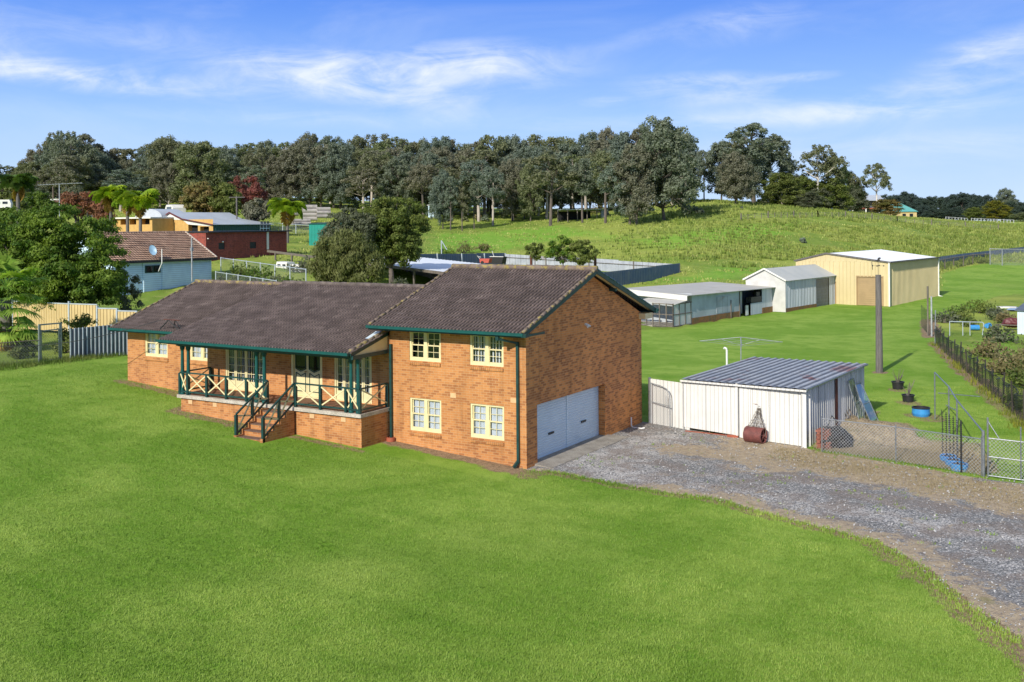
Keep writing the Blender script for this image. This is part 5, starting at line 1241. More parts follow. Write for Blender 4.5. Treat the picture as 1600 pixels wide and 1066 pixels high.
def fan_palm(p, H_, seed, scale=1.0):
    r = np.random.RandomState(seed); e = thing('fan_palm', 'fan palm with bright fan leaves at the left edge before cream fence', 'palm tree', p)
    mb = MB(); mb.tube([(0, 0, -.2), (0, 0, H_ * .75)], [.35, .28], 12); mb.build('trunk', m_pole, e)
    def fans(k, lo, hi, m, nm, zz):
        Q = []
        for i in range(k):
            a = i * 2.4 + r.uniform(-.2, .2); el = r.uniform(lo, hi); L_ = r.uniform(.9, 1.5) * scale; base = np.array([0, 0, H_ * zz]); d = np.array([math.cos(a) * math.cos(el), math.sin(a) * math.cos(el), math.sin(el)])
            c = base + d * L_; sdv = np.cross(d, [0, 0, 1]); sdv /= np.linalg.norm(sdv); nup = np.cross(sdv, d)
            Q.append(np.array([base - sdv * .02, base + sdv * .02, c + sdv * .015, c - sdv * .015])); nb = 22
            for j in range(nb):
                t = (j / (nb - 1) - .5) * 3.6; ld = d * math.cos(t) + sdv * math.sin(t); R_ = (1.15 if abs(t) < 1.2 else .85) * scale * r.uniform(.85, 1.05); ld = ld - nup * .12 * abs(math.sin(t)); tip = c + ld * R_ + np.array([0, 0, -.30 * R_ * r.uniform(.4, 1.2)]); mid = c + ld * R_ * .55 + np.array([0, 0, -.03]); pw = np.cross(ld, nup); pw /= np.linalg.norm(pw) + 1e-9; pw *= .065 * scale
                Q.append(np.array([c, mid - pw, tip, mid + pw]))
        quads_mesh(nm, np.array(Q), m, e)
    fans(24, -.3, 1.3, m_fan, 'leaves', .95); fans(16, -.7, .5, m_fan, 'leaves', .70); fans(9, -.6, .2, m_fan, 'leaves', .42); fans(9, -1.35, -.9, m_palmdead, 'dead_leaves', .5)
    return e

def blades(name, P, h, w, r, m, label=None, cat=None, kind='stuff', per=4, spread=.08, bend=.4):
    """tufts of narrow blades on points P (n,3)"""
    n = len(P) * per; B = np.repeat(P, per, axis=0) + np.concatenate([r.normal(size=(n, 2)) * spread, np.zeros((n, 1))], 1)
    a = r.uniform(0, 6.28, n); hh = h * r.uniform(.5, 1.25, n); side = np.stack([np.cos(a), np.sin(a), 0 * a], 1) * (w * r.uniform(.6, 1.3, n))[:, None]
    ln = np.stack([-np.sin(a), np.cos(a), 0 * a], 1) * (hh * bend * r.uniform(-1, 1, n))[:, None]; up_ = np.stack([0 * a, 0 * a, hh], 1)
    Q = np.stack([B - side, B + side, B + side * .7 + ln * .5 + up_ * .6, B + ln + up_], 1)
    o = quads_mesh(name, Q, m); tag(o, label, cat, None, kind); return o

# ------------------------------------------------------------------ sheds behind
def box_walls(mb, x0, x1, y0, y1, z0, z1, period, amp=.03, kind='rib', sides='fblr'):
    if 'f' in sides: mb.corr((x0, y0, z0), (x1 - x0, 0, 0), (0, 0, z1 - z0), period, amp, kind)
    if 'b' in sides: mb.corr((x1, y1, z0), (x0 - x1, 0, 0), (0, 0, z1 - z0), period, amp, kind)
    if 'r' in sides: mb.corr((x1, y0, z0), (0, y1 - y0, 0), (0, 0, z1 - z0), period, amp, kind)
    if 'l' in sides: mb.corr((x0, y1, z0), (0, y0 - y1, 0), (0, 0, z1 - z0), period, amp, kind)
def back_sheds():
    # low white skillion shed
    A = Vector(G(1081, 507)); B = Vector(G(1207, 487)); ang = math.atan2(-(B.x - A.x), B.y - A.y)
    Ls = (Vector((B.x, B.y, 0)) - Vector((A.x, A.y, 0))).length
    s = thing('farm_shed', 'long low pale shed with flat roof, rusty skirt and timber cage', 'shed', (A.x, A.y, 0), ang)
    # local: +y along the long side away from camera, -x into the shed
    L1 = Ls * .56; Wd = 6.4
    b = MB(); wall(b, 'x', 0, 0, L1, .5, 2.35, depth=.1); wall(b, 'y', 0, -Wd, 0, 0, 2.55, out=1); wall(b, 'y', Ls, -Wd, 0, 0, 2.2, out=-1); wall(b, 'x', -Wd, 0, Ls, 0, 2.4, out=-1); b.build('wall', m_fibro, s)
    b = MB(); b.box(-.05, .03, 0, L1, -.1, .52); b.build('rusty_skirt', m_rustbase, s); b = MB(); b.box(-.05, .03, L1 + 4.5, Ls, -.1, .5); b.build('rusty_skirt', m_rustbase, s)
    b = MB(); b.box(.002, .03, L1 * .50, L1 * .80, .6, 2.0); b.build('patch_panel', m_whitefence, s)
    b = MB(); b.bar((.06, L1 * .80, 0), (.06, L1 * .80, 1.6), .07); b.bar((.02, L1, 0), (.02, L1, 2.4), .10); b.build('post', m_wood, s)
    # recess with junk, then sheet wall
    b = MB(); b.box(-1.6, -1.5, L1, Ls, 0, 2.3); b.build('recess_wall', m_bluefence2, s)
    b = MB(); b.corr((0, L1 + 2.2, .0), (0, 2.3, 0), (0, 0, 1.05), .2, .03); b.corr((0, L1 + 4.5, .4), (0, Ls - L1 - 4.5, 0), (0, 0, 1.85), .25, .03); b.build('sheet_wall', m_greyshed, s)
    b = MB(); b.box(-.9, -.85, L1 + 1.2, L1 + 2.2, .1, 2.1); b.box(-.2, -.12, L1 + 1.5, L1 + 2.0, .0, .9); b.build('door', m_white, s)
    b = MB(); b.box(-.5, .0, L1 + 2.3, L1 + 4.4, 1.1, 1.6); b.box(-.3, -.1, L1 + 3.6, L1 + 4.3, 1.6, 2.0); b.build('stored_boxes', m_black, s)
    b = MB(); b.prism([(.35, -1.2, 2.42), (.35, Ls + .5, 2.25), (-Wd - .2, Ls + .3, 2.55), (-Wd - .2, -.6, 2.75)], (0, 0, .05)); b.build('roof', m_roofgrey, s)
    b = MB(); b.prism([(.30, -1.25, 2.05), (-Wd - .2, -.65, 2.35), (-Wd - .2, -.65, 2.79), (.30, -1.25, 2.44)], (0, -.04, 0)); b.build('fascia', m_white, s)
    b = MB(); b.prism([(.25, -1.3, 2.02), (-3.5, -1.1, 2.10), (-3.6, -2.6, 1.95), (.2, -3.0, 1.82)], (0, 0, .04)); b.build('lean_to_roof', m_roofgrey, s)
    b = MB()
    for x0_, x1_ in ((-1.9, .0), (-5.6, -2.5)):
        for z in (.05, 1.0, 1.85): b.bar((x0_, -3.0, z), (x1_, -3.0, z), .07)
        for k in range(4): x = x0_ + (x1_ - x0_) * k / 3; b.bar((x, -3.0, 0), (x, -3.0, 1.9), .08)
    for z in (.05, 1.0, 1.85): b.bar((0, -3.0, z), (0, 0, z), .07)
    for k in range(4): b.bar((0, -3 + k * .95, 0), (0, -3 + k * .95, 1.9), .08)
    b.build('cage_frame', m_wood, s)
    b = MB(); b.quad((0, -2.98, .1), (0, 0, .1), (0, 0, 1.8), (0, -2.98, 1.8)); b.build('cage_sheet', m_white2, s)
    b = MB(); b.box(-5.6, 0, -2.95, -.05, -.05, .06); b.build('cage_floor', m_conc, s)
    # grey gable shed
    A = Vector(G(1227, 488)); B = Vector(G(1311, 474)); ang = math.atan2(-(B.x - A.x), B.y - A.y); Ls = math.hypot(B.x - A.x, B.y - A.y)
    s = thing('gable_shed', 'silver sheet gable shed with dark roller door between long shed and cream shed', 'shed', (A.x, A.y, 0), ang)
    Wd = 4.0; zt = 3.0; zr = 4.0
    b = MB(); b.corr((0, 0, .35), (0, Ls * .55, 0), (0, 0, zt - .35), .35, .035, 'rib'); b.corr((0, Ls * .8, 0), (0, Ls * .2, 0), (0, 0, zt), .35, .035, 'rib'); b.corr((0, Ls * .55, 2.75), (0, Ls * .25, 0), (0, 0, zt - 2.75), .35, .035, 'rib'); b.corr((-Wd, Ls, 0), (0, -Ls, 0), (0, 0, zt), .35, .03, 'rib'); b.build('wall', m_greyshed, s)
    b = MB(); b.poly([(0, 0, 0), (0, 0, zt), (-Wd / 2, 0, zr), (-Wd, 0, zt), (-Wd, 0, 0)]); b.build('gable_wall', m_white2, s); b = MB(); b.poly([(0, Ls, 0), (0, Ls, zt), (-Wd / 2, Ls, zr), (-Wd, Ls, zt), (-Wd, Ls, 0)]); b.box(.0, .05, -.03, .04, 0, zt); b.build('gable_wall', m_white2, s)
    b = MB(); b.box(-.02, .04, .05, Ls * .55, -.1, .35); b.build('rusty_skirt', m_rustbase, s)
    b = MB()
    for i in range(18): z = .02 + i * .15; b.box(-.06, -.03 + (i % 2) * .02, Ls * .56, Ls * .79, z, z + .145)
    b.build('roller_door', m_bluefence, s)
    b = MB(); b.corr((.25, -.2, zt - .08), (0, Ls + .5, 0), (-Wd / 2 - .25, 0, zr - zt + .12), .3, .03); b.corr((-Wd - .25, Ls + .3, zt - .08), (0, -Ls - .5, 0), (Wd / 2 + .25, 0, zr - zt + .12), .3, .03); b.build('roof', m_roofgrey2, s)
    b = MB(); b.bar((.2, -.22, zt - .06), (-Wd / 2, -.22, zr + .02), .05, .14); b.bar((-Wd - .2, -.22, zt - .06), (-Wd / 2, -.22, zr + .02), .05, .14); b.build('barge_board', m_white, s)
    # big cream shed
    A = Vector(G(1389, 479)); B = Vector(G(1466, 463)); ang = math.atan2(-(B.x - A.x), B.y - A.y); Ls = math.hypot(B.x - A.x, B.y - A.y)
    s = thing('machinery_shed', 'big cream steel shed with white roof and tan roller door', 'shed', (A.x, A.y, 0), ang)
    z0 = 4.35; zr = 5.15; Wd = 9.6; RX = -6.3
    b = MB(); b.corr((0, 0, 0), (0, Ls, 0), (0, 0, z0), .38, .05, 'rib'); b.corr((-Wd, Ls, 0), (0, -Ls, 0), (0, 0, z0), .38, .05, 'rib')
    d0, d1, dz = -3.15, -.6, 2.85; e0, e1, ez = -6.3, -5.3, 2.3
    for x0_, x1_, zb in ((-Wd, e0, 0), (e0, e1, ez), (e1, d0, 0), (d0, d1, dz), (d1, 0, 0)): b.corr((x0_, 0, zb), (x1_ - x0_, 0, 0), (0, 0, z0 - zb), .38, .05, 'rib')
    x = -Wd; 
    k = 36
    for i in range(k):
        xa, xb = -Wd + Wd * i / k, -Wd + Wd * (i + 1) / k; rf = lambda x: z0 + (zr - z0) * (x / RX if x > RX else (x + Wd) / (RX + Wd)); za = rf(xa); zb = rf(xb); y = -.015 * (i % 2); b.poly([(xa, y, z0), (xb, y, z0), (xb, y, zb), (xa, y, za)])
    b.poly([(-Wd, Ls, 0), (0, Ls, 0), (0, Ls, z0), (RX, Ls, zr), (-Wd, Ls, z0)]); b.build('wall', m_creamsheet, s)
    b = MB()
    for i in range(14): z = .02 + i * dz / 14; b.box(d0, d1, .08, .12 - (i % 2) * .015, z, z + dz / 14 - .012)
    b.build('roller_door', m_tansheet, s)
    b = MB(); b.box(e0, e1, .10, .13, 0, ez); b.build('side_door', m_tansheet, s)
    b = MB(); b.box(d0 - .1, d0, -.03, .1, 0, dz); b.box(d1, d1 + .1, -.03, .1, 0, dz); b.box(d0 - .1, d1 + .1, -.03, .1, dz, dz + .12); b.build('door_frame', m_tansheet, s)
    b = MB(); b.corr((.15, -.1, z0 - .02), (0, Ls + .2, 0), (RX - .15, 0, zr - z0 + .04), .3, .03); b.corr((-Wd - .15, Ls + .1, z0 - .02), (0, -Ls - .2, 0), (Wd + RX + .15, 0, zr - z0 + .04), .3, .03); b.build('roof', m_roofwhite, s)
    b = MB(); b.bar((.18, -.12, z0), (.18, Ls + .12, z0), .12, .14); b.bar((.15, -.12, z0), (RX, -.12, zr + .02), .04, .16); b.bar((-Wd - .15, -.12, z0), (RX, -.12, zr + .02), .04, .16); b.build('gutter', m_pole, s)
    b = MB(); b.box(.02, .14, -.14, -.02, 0, z0); b.box(.06, .16, Ls - .2, Ls - .08, .1, z0); b.bar((.1, Ls - .14, .15), (.5, Ls - .1, .02), .12); b.build('downpipe', m_pvc, s)
m_white2 = mat('off_white_sheet', (.60, .59, .56), (.50, .49, .46), 1.2, .6, stain=(.40, .26, .15), stain_lo=.72)
m_roofgrey2 = mat('old_grey_roof', (.46, .47, .45), (.40, .42, .41), .5, .6, .05)
back_sheds()
# dark awning roof behind the long shed and wall panel

# ------------------------------------------------------------------ fences and weeds on the right
def right_side():
    pts = [G(1461, 537), G(1500, 573), G(1540, 607), G(1600, 662)]; pts = [Vector(p) for p in pts]; pts.append(pts[-1] + (pts[-1] - pts[-2]) * .8)
    f = thing('netting_fence', 'sagging dark netting fence along the right edge of the lawn', 'fence', pts[0]); o0 = pts[0]
    wv = MB(); tb = MB(); k = 0
    for a, c in zip(pts, pts[1:]):
        n = max(1, round((c - a).length / 2.6))
        for i in range(n):
            q = a + (c - a) * i / n - o0; q2 = a + (c - a) * (i + 1) / n - o0; h = 1.35 if k else 2.3
            ln = Vector((rng.uniform(-.12, .12), rng.uniform(-.12, .12), 0))
            pb = MB(); pb.bar(q - up * .2, q + up * h * rng.uniform(.95, 1.1) + ln, .05); pb.build('post', m_darkpost if k else m_steel_dull, f)
            for s_ in range(6):
                u0_, u1_ = s_ / 6, (s_ + 1) / 6; z0 = 1.22 - .22 * math.sin(math.pi * u0_); z1 = 1.22 - .22 * math.sin(math.pi * u1_); e0 = Vector((.15 * math.sin(s_ * 2.1 + k), .1 * math.cos(s_ + k), 0)); e1 = Vector((.15 * math.sin((s_ + 1) * 2.1 + k), .1 * math.cos(s_ + 1 + k), 0))
                if s_ == 0: e0 = Vector()
                if s_ == 5: e1 = Vector()
                A, B = q.lerp(q2, u0_), q.lerp(q2, u1_); wv.quad(A + e0 * .3, B + e1 * .3, B + e1 + up * z1, A + e0 + up * z0); tb.tube([A + e0 + up * z0, B + e1 + up * z1], .018, 5)
            k += 1
    tb.build('top_cable', m_black, f); wv.build('netting', M_WIREDARK, f)
    p = Vector(G(1450, 524)); 
    f = thing('fence_post_pair', 'two tall grey posts at the far corner of the lawn', 'fence', p)
    for (x, y, h) in ((0, 0, 3.6), (.32, -.4, 2.9)): b = MB(); b.bar((x, y, -.2), (x, y, h), .10); b.build('post', m_wood if x == 0 else m_steel_dull, f)
    b = MB(); b.quad((.0, 0, .1), (-1.5, 6, .1), (-1.5, 6, 1.8), (0, 0, 1.8)); b.build('netting', M_WIREDARK, f)
    # weeds behind the netting: individual shrubs
    specs = [(1476, 505, 1.5, m_grey, 'grey-green bush left of the weeds by far posts'), (1497, 500, 1.6, m_weed, 'upright leafy weed bush beside the pipe gate'), (1515, 512, 1.1, m_weed, 'low bright weed clump behind the pipe gate'), (1530, 490, 1.9, m_olive, 'dark tall bush standing before the pond bank'), (1560, 500, 1.4, m_grey, 'pale bush between the two blue drums and pond'), (1572, 505, 1.2, m_dryweed, 'dry reddish bush beside the light blue hut'), (1556, 535, 1.5, m_grey, 'pale rounded shrub on the lush grass'),
             (1538, 560, 1.5, m_dryweed, 'dry shrub rising behind the netting, farthest along'), (1556, 585, 1.7, m_dryweed, 'brown twiggy shrub behind the middle of netting'), (1580, 590, 1.9, m_dryweed, 'tall dry brown shrub pressed to the netting'), (1600, 610, 1.9, m_weed, 'green shrub over the netting at the right edge'), (1590, 640, 1.2, m_weed, 'nearest green weed growth spilling through the netting'), (1600, 575, 1.7, m_dryweed, 'dry bush behind green one at right edge')]
    for i, (px, py, r_, m, lab) in enumerate(specs):
        p = Vector(G(px, py)); p += Vector((.35, .3, 0)) if py > 530 else Vector(); shrub('bush', lab, p, r_ * .85, m, 200 + i, n=34, size=.17, group='bushes behind the netting fence', hgt_=r_ * .85, per=28)
    r = np.random.RandomState(5); P = []
    for a, c in zip(pts, pts[1:]):
        for _ in range(34): q = a.lerp(c, r.rand() ** 1.5); x, y = q.x - .1 + r.normal() * .15, q.y + r.normal() * .2 - .25; P.append((x, y, H(x, y)))
    blades('weed_tufts', np.array(P), .26, .02, r, m_weedyel, 'yellow flowering weeds along the foot of the netting', 'weeds', per=7, spread=.12)
    # blue drums, pipe gate, hut, pond
    for i, (px, py) in enumerate(((1523, 516), (1544, 513))):
        p = G(px, py); o = thing('blue_drum', ('darker blue drum lying by the pipe gate', 'lighter blue drum lying right of the pipe gate')[i], 'drum', p, .4 + i, 'blue drums by the pond'); o.scale = (.65, .65, .65); b = MB()
        b.lathe([(0, -.5), (.28, -.5), (.30, -.48), (.30, -.2), (.32, -.17), (.30, -.14), (.30, .14), (.32, .17), (.30, .2), (.30, .48), (.28, .5), (0, .5)], (0, 0, .31), 20, 'x'); b.build('body', m_blue, o)
        b = MB(); b.lathe([(0, .501), (.05, .501), (.05, .53), (0, .53)], (0, 0, .45), 8, 'x'); b.build('bung', m_black, o)
    A, B = Vector(G(1484, 525)), Vector(G(1535, 524)); t = thing('pipe_gate', 'low white pipe gate among weeds by blue drums', 'gate', A); b = MB(); d = B - A
    b.tube([up * 1.05, d + up * .95, d + Vector((.1, 0, .85)), d], .035, 6)
    for k in (0, .4, .62): b.tube([d * k, d * k + up * (1.05 - .1 * k)], .03, 6)
    b.build('pipe', m_fencerib, t)
    p = Vector(G(1590, 523)); t = thing('garden_hut', 'pale blue hut with dark roof at the right edge', 'hut', p, -.2)
    b = MB(); box_walls(b, 0, 2.6, 0, 2.2, 0, 1.75, .2, .02); b.build('wall', m_hut, t)
    b = MB(); b.prism([(-.15, -.15, 1.75), (2.8, -.15, 1.75), (2.8, 2.35, 2.2), (-.15, 2.35, 2.2)], (0, 0, .06)); b.build('roof', m_bluefence, t)
    c = Vector(G(1597, 478)); b = MB(); n = 26; b.poly([(math.cos(2 * math.pi * k / n) * (13 + 1.2 * math.sin(k * 1.9)) , math.sin(2 * math.pi * k / n) * (5 + .8 * math.sin(k * 2.7)), 0) for k in range(n)])
    o = b.build('pond_water', m_water); o.location = (c.x + 8.5, c.y + 1.5, c.z + .10); o.rotation_euler = (0, 0, .9); o['kind'] = 'structure'
    for i, (px, py, l, lab) in enumerate(((1572, 482, 1.7, 'longer white float board on the pond bank'), (1555, 489, 1.1, 'short white float board left on the pond bank'))):
        p = G(px, py); o = thing('float_board', lab, 'float', p, .3, 'white float boards'); b = MB(); b.prism([(-l / 2, 0, .05), (-l / 2 + .2, -.3, .02), (l / 2, -.25, .02), (l / 2 + .1, .1, .05), (0, .3, .06)], (0, 0, .13)); b.build('board', m_white, o)
    p = Vector(G(1577, 517)); t = thing('timber_bench', 'low weathered timber bench with a maroon cover beside the hut', 'bench', p); b = MB(); b.box(-.9, .9, -.25, .25, .42, .48)
    for x in (-.8, .75): b.box(x, x + .08, -.2, .2, 0, .42)
    b.build('seat', m_wood, t); blob('cover', t, m_maroon, (.2, .3, .6), (.7, .4, .38), 9)
    # far fences of the right lawn
    fa = chain_fence('wire_fence', 'tall wire mesh fence beyond the far right lawn', [G(1547, 414), G(1566, 415), G(1640, 416)], 2.6, 6, wire=M_WIRE2, pr=.07, m=m_steel_dull)
    fa = chain_fence('paddock_fence', 'dark sheet and post fence running behind the cream shed', [G(1462, 425), G(1490, 419), G(1520, 414), G(1547, 412)], 1.6, 5, wire=M_WIREDARK, pr=.09, m=m_wood)
    o0 = Vector(G(1466, 412)); t = thing('sheet_fence', 'low navy sheet fence at the meadow edge behind cream shed', 'fence', o0); b = MB()
    pp = [Vector(G(1466, 412)), Vector(G(1510, 406)), Vector(G(1560, 400)), Vector(G(1600, 395))]
    for a, c in zip(pp, pp[1:]): b.corr(a - o0, c - a, (0, 0, 1.1), .6, .05)
    b.build('panel', m_bluefence2, t)
right_side()

# ------------------------------------------------------------------ fences and yard in the middle distance
def sheet_run(name, label, a, c, h, m, period=.4, posts=None, pm=None, rails=False, side=1, base=None):
    a, c = Vector(a), Vector(c); t = thing(name, label, 'fence', a); b = MB(); d = c - a
    k = max(1, int(d.length / 8))
    for i in range(k): 
        q = d * i / k; q2 = d * (i + 1) / k; hh = h * rng.uniform(.97, 1.04)
        b.corr(q, q2 - q, (0, 0, hh), period, .05)
    b.build('panel', m, t)
    nrm = Vector((d.y, -d.x, 0)).normalized() * .12 * side
    if rails:
        b = MB(); b.bar(nrm + up * h * .72, d + nrm + up * h * .72, .06); b.build('rail', m_wood, t)
    if posts:
        n = max(1, round(d.length / posts))
        for i in range(n + 1): b = MB(); q = d * i / n + nrm; b.bar(q, q + up * (h + .02), .16 if pm is m_fencerib else .12); b.build('post', pm or m_wood, t)
    return t
def mid_yard():
    P1, P2, P3, P4 = GD(640, 134), GD(788, 158), GD(1062, 147), GD(935, 126)
    P1.z = 2.2; P2.z = max(P2.z, 2.0)
    zt = lambda px, py, d: W(px, py, d).z
    for P, px, py, d in ((P1, 640, 397, 134), (P2, 788, 396, 158), (P3, 1062, 412, 147), (P4, 935, 426, 126)): P.z = zt(px, py, d) - 1.9
    sheet_run('sheet_fence', 'shaded blue yard fence with pale posts left of the lit panels', P1, P2, 1.9, m_bluefence2, .5, 6, m_fencerib)
    sheet_run('sheet_fence', 'long sunlit zinc yard fence with rails and rusty marks', P2, P3, 1.85, m_whitefence, .45, 7.5, m_wood, True, 1)
    sheet_run('sheet_fence', 'navy blue end fence of the yard nearest the sheds', P4, P3, 1.9, m_bluefence2, .5)
    for i, (px, d) in enumerate(((830, 152.5), (930, 147.5))):
        p = W(px, 408, d - 2); p.z -= 1.5; b = MB(); b.bar((0, 0, 0), (0, 0, 2.3), .28); o = b.build('rusty_post', m_rust); o.location = p; tag(o, ('rusty red post before the zinc fence, left of the small tree', 'rusty red post before the zinc fence, right of bushy trees')[i], 'post', 'rusty posts of the yard fence')
    near_tree('citrus_tree', 'small round citrus tree before the zinc fence, left of the pair', W(836, 414, 146), [((0, 0, 2.0), (1.3, 1.2, 1.1))], m_olive, 26, .45, 22, .26, 301, .08)
    near_tree('citrus_tree', 'darker bushy citrus tree before the zinc fence', W(880, 421, 143), [((0, 0, 2.6), (2.0, 1.8, 1.8))], m_garden, 40, .55, 26, .28, 302, .1)
    near_tree('citrus_tree', 'brighter green citrus tree joined to the darker one on its right', W(909, 422, 142), [((0, 0, 2.5), (1.9, 1.8, 1.7)), ((1.1, 0, 2.2), (1.2, 1, 1.2))], m_olive, 44, .55, 26, .28, 303, .1)
    p = W(757, 413, 136); t = thing('red_trailer', 'red box trailer parked against the shaded yard fence', 'trailer', p); t.scale = (.6, .6, .6); b = MB(); b.prism([(-1.2, 0, .3), (1.0, 0, .3), (1.3, 0, 1.2), (-1.3, 0, 1.2)], (0, 1.2, 0)); b.build('tray', mat('faded_red_paint', (.50, .10, .07), None, 3, .6), t)
    b = MB(); b.lathe([(0, -.1), (.35, -.1), (.35, .1), (0, .1)], (-.5, -.1, .35), 14, 'y'); b.build('wheel', m_black, t); b = MB(); b.tube([(-1.2, 0, 1.2), (-1.9, 0, 1.8), (-.9, 0, 1.5)], .05); b.build('bracket', m_white, t)
    p = W(776, 412, 138); t = thing('black_skip', 'black open skip beside the red trailer in the yard', 'skip', p); t.scale = (.75, .75, .75); b = MB(); b.prism([(-1.1, 0, .0), (1.1, 0, .0), (1.35, 0, 1.2), (-1.3, 0, 1.2)], (0, 1.3, 0)); b.build('body', m_black, t); b = MB(); b.bar((-1.4, -.05, 1.22), (1.45, -.05, 1.22), .1); b.build('rim', m_white, t); b = MB(); b.bar((-.9, .6, 1.2), (-1.3, .6, 2.2), .07); b.build('pole', m_white, t)
    p = W(690, 397, 146); b = MB(); b.bar((0, 0, -1.5), (0, 0, 1.9), .12); b.bar((.05, 0, 1.8), (.9, 0, .6), .09); o = b.build('braced_post', m_fencerib); o.location = p; tag(o, 'pale post with a diagonal brace at the yard fence', 'post')
    # long skillion roof shed
    t = thing('long_shed', 'long low shed with pale blue sheet roof behind the house roof', 'shed', (0, 0, 0)); 
    a, c = W(418, 391, 128), W(708, 427, 96); a2, c2 = W(545, 392, 140), W(800, 413, 107); t.location = Vector((c.x, c.y, H(c.x, c.y))); o0 = t.location.copy()
    b = MB(); n = (c - a); 
    b.corr(a.lerp(c, .30) - o0, (c - a) * .70, (a2.lerp(c2, .35) - a.lerp(c, .30)), .7, .06); b.build('roof', m_roofwhite, t)
    b = MB(); b.bar(a - o0 - up * .12, c - o0 - up * .12, .14, .26); b.build('fascia', m_wood, t)
    b = MB(); 
    k = 9
    for i in range(k): q = a.lerp(c, (i + .5) / k) - o0; b.bar(q - up * 3.4, q - up * .2, .16)
    b.build('post', m_wood, t)
    back = (a2.lerp(c2, .35) - a.lerp(c, .30)) * .8; b = MB(); A, B = a.lerp(c, .12) - o0 + back - up * .5, c - o0 + back * 1.0 - up * .5; b.quad(A - up * 3.5, B - up * 3, B, A); b.build('back_wall', mat('faded_pink_wall', (.42, .32, .28), (.22, .20, .18), .25, .8, lo=.45, hi=.55), t)
    # stored vans / boxes under the shed
    for i, (px, py, d, lab) in enumerate(((440, 405, 116, 'white caravan parked at the open end of the long shed'), (462, 409, 113, 'second white caravan nearer the weeping tree'))):
        p = W(px, py, d); t = thing('caravan', lab, 'caravan', p - up * 1.5, YAW - .6, 'caravans under the long shed'); t.scale = (.6, .6, .55); b = MB()
        b.prism([(-1.5, 0, .5), (1.3, 0, .5), (1.6, 0, 1.0), (1.4, 0, 2.1), (-1.3, 0, 2.2), (-1.6, 0, 1.2)], (0, 1.9, 0)); b.build('body', m_white, t)
        for x0_, x1_ in ((-1.1, -.3), (.2, 1.0)): b = MB(); b.box(x0_, x1_, -.03, .0, 1.25, 1.7); b.build('window', m_glass_dark, t)
        for x in (-.9, .9): b = MB(); b.lathe([(0, -.1), (.32, -.1), (.32, .1), (0, .1)], (x, -.05, .32), 16, 'y'); b.build('wheel', m_black, t)
    # chain fences over the garden strip
    chain_fence('chain_link_fence', 'upper mesh fence crossing the weedy strip beside the red building', [W(343, 416, 112) , W(480, 432, 98)] and [W(345, 403, 112) - up * 1.8, W(478, 421, 97) - up * 1.8], 1.8, 3.4, wire=M_WIRE2, pr=.05, m=m_fencerib)
    chain_fence('chain_link_fence', 'lower mesh fence just above the house ridge line', [W(337, 425, 98) - up * 1.7, W(432, 439, 86) - up * 1.7], 1.7, 3.0, wire=M_WIRE2, pr=.045, m=m_fencerib)
    for i, (px, py, d, r_, m, lab) in enumerate(((372, 420, 103, 1.6, m_weed, 'yellowish weed bush between the two mesh fences'), (403, 424, 101, 1.7, m_garden, 'dark round bush between the two mesh fences'), (432, 428, 96, 1.5, m_grey, 'grey weed bush right of the dark round bush'), (458, 432, 94, 1.5, m_weed, 'green weed bush beside the weeping tree'), (355, 430, 99, 1.2, m_weed, 'low weeds beside the weatherboard house wall'), (390, 437, 94, 1.0, m_olive, 'low green bush behind the lower mesh fence'), (420, 440, 90, 1.0, m_grey, 'low grey bush at the right end of lower fence'),
        (470, 395, 112, 1.5, m_grey, 'pale weedy bush above the long shed roof'), (500, 400, 112, 1.4, m_weed, 'green bush in front of teal shed'), (690, 428, 94, 1.3, m_weed, 'dark weeds under the long shed end'), (660, 432, 92, 1.1, m_garden, 'dark bush under the long shed roof'), (625, 425, 97, 1.2, m_grey, 'grey bush under the long shed beside tree'),
        (725, 388, 176, 1.9, m_dryweed, 'brown weed mound behind the shaded yard fence'), (752, 388, 180, 1.5, m_dryweed, 'smaller brown weed mound behind the yard fence'), (700, 391, 165, 1.6, m_garden, 'dark bush behind the yard fence near teal shed'))):
        p = W(px, py, d); p = GD(px, d); r_ *= 1.15
        shrub('bush', lab, p, r_, m, 400 + i, n=26, size=.24, group='bushes around the neighbouring yards', hgt_=r_ * 1.1, per=30)
    t = thing('teal_shed', 'bright teal green sheet shed half hidden by big tree', 'shed', W(483, 380, 132) - up * .3); o0 = t.location
    b = MB(); box_walls(b, 0, 7.5, 0, 5, 0, 2.7, .5, .04); b.build('wall', m_tealsheet, t); b = MB(); b.prism([(-.1, -.15, 2.7), (7.7, -.15, 2.7), (7.7, 5.2, 2.9), (-.1, 5.2, 2.9)], (0, 0, .08)); b.build('roof', m_fgreen, t)
mid_yard()

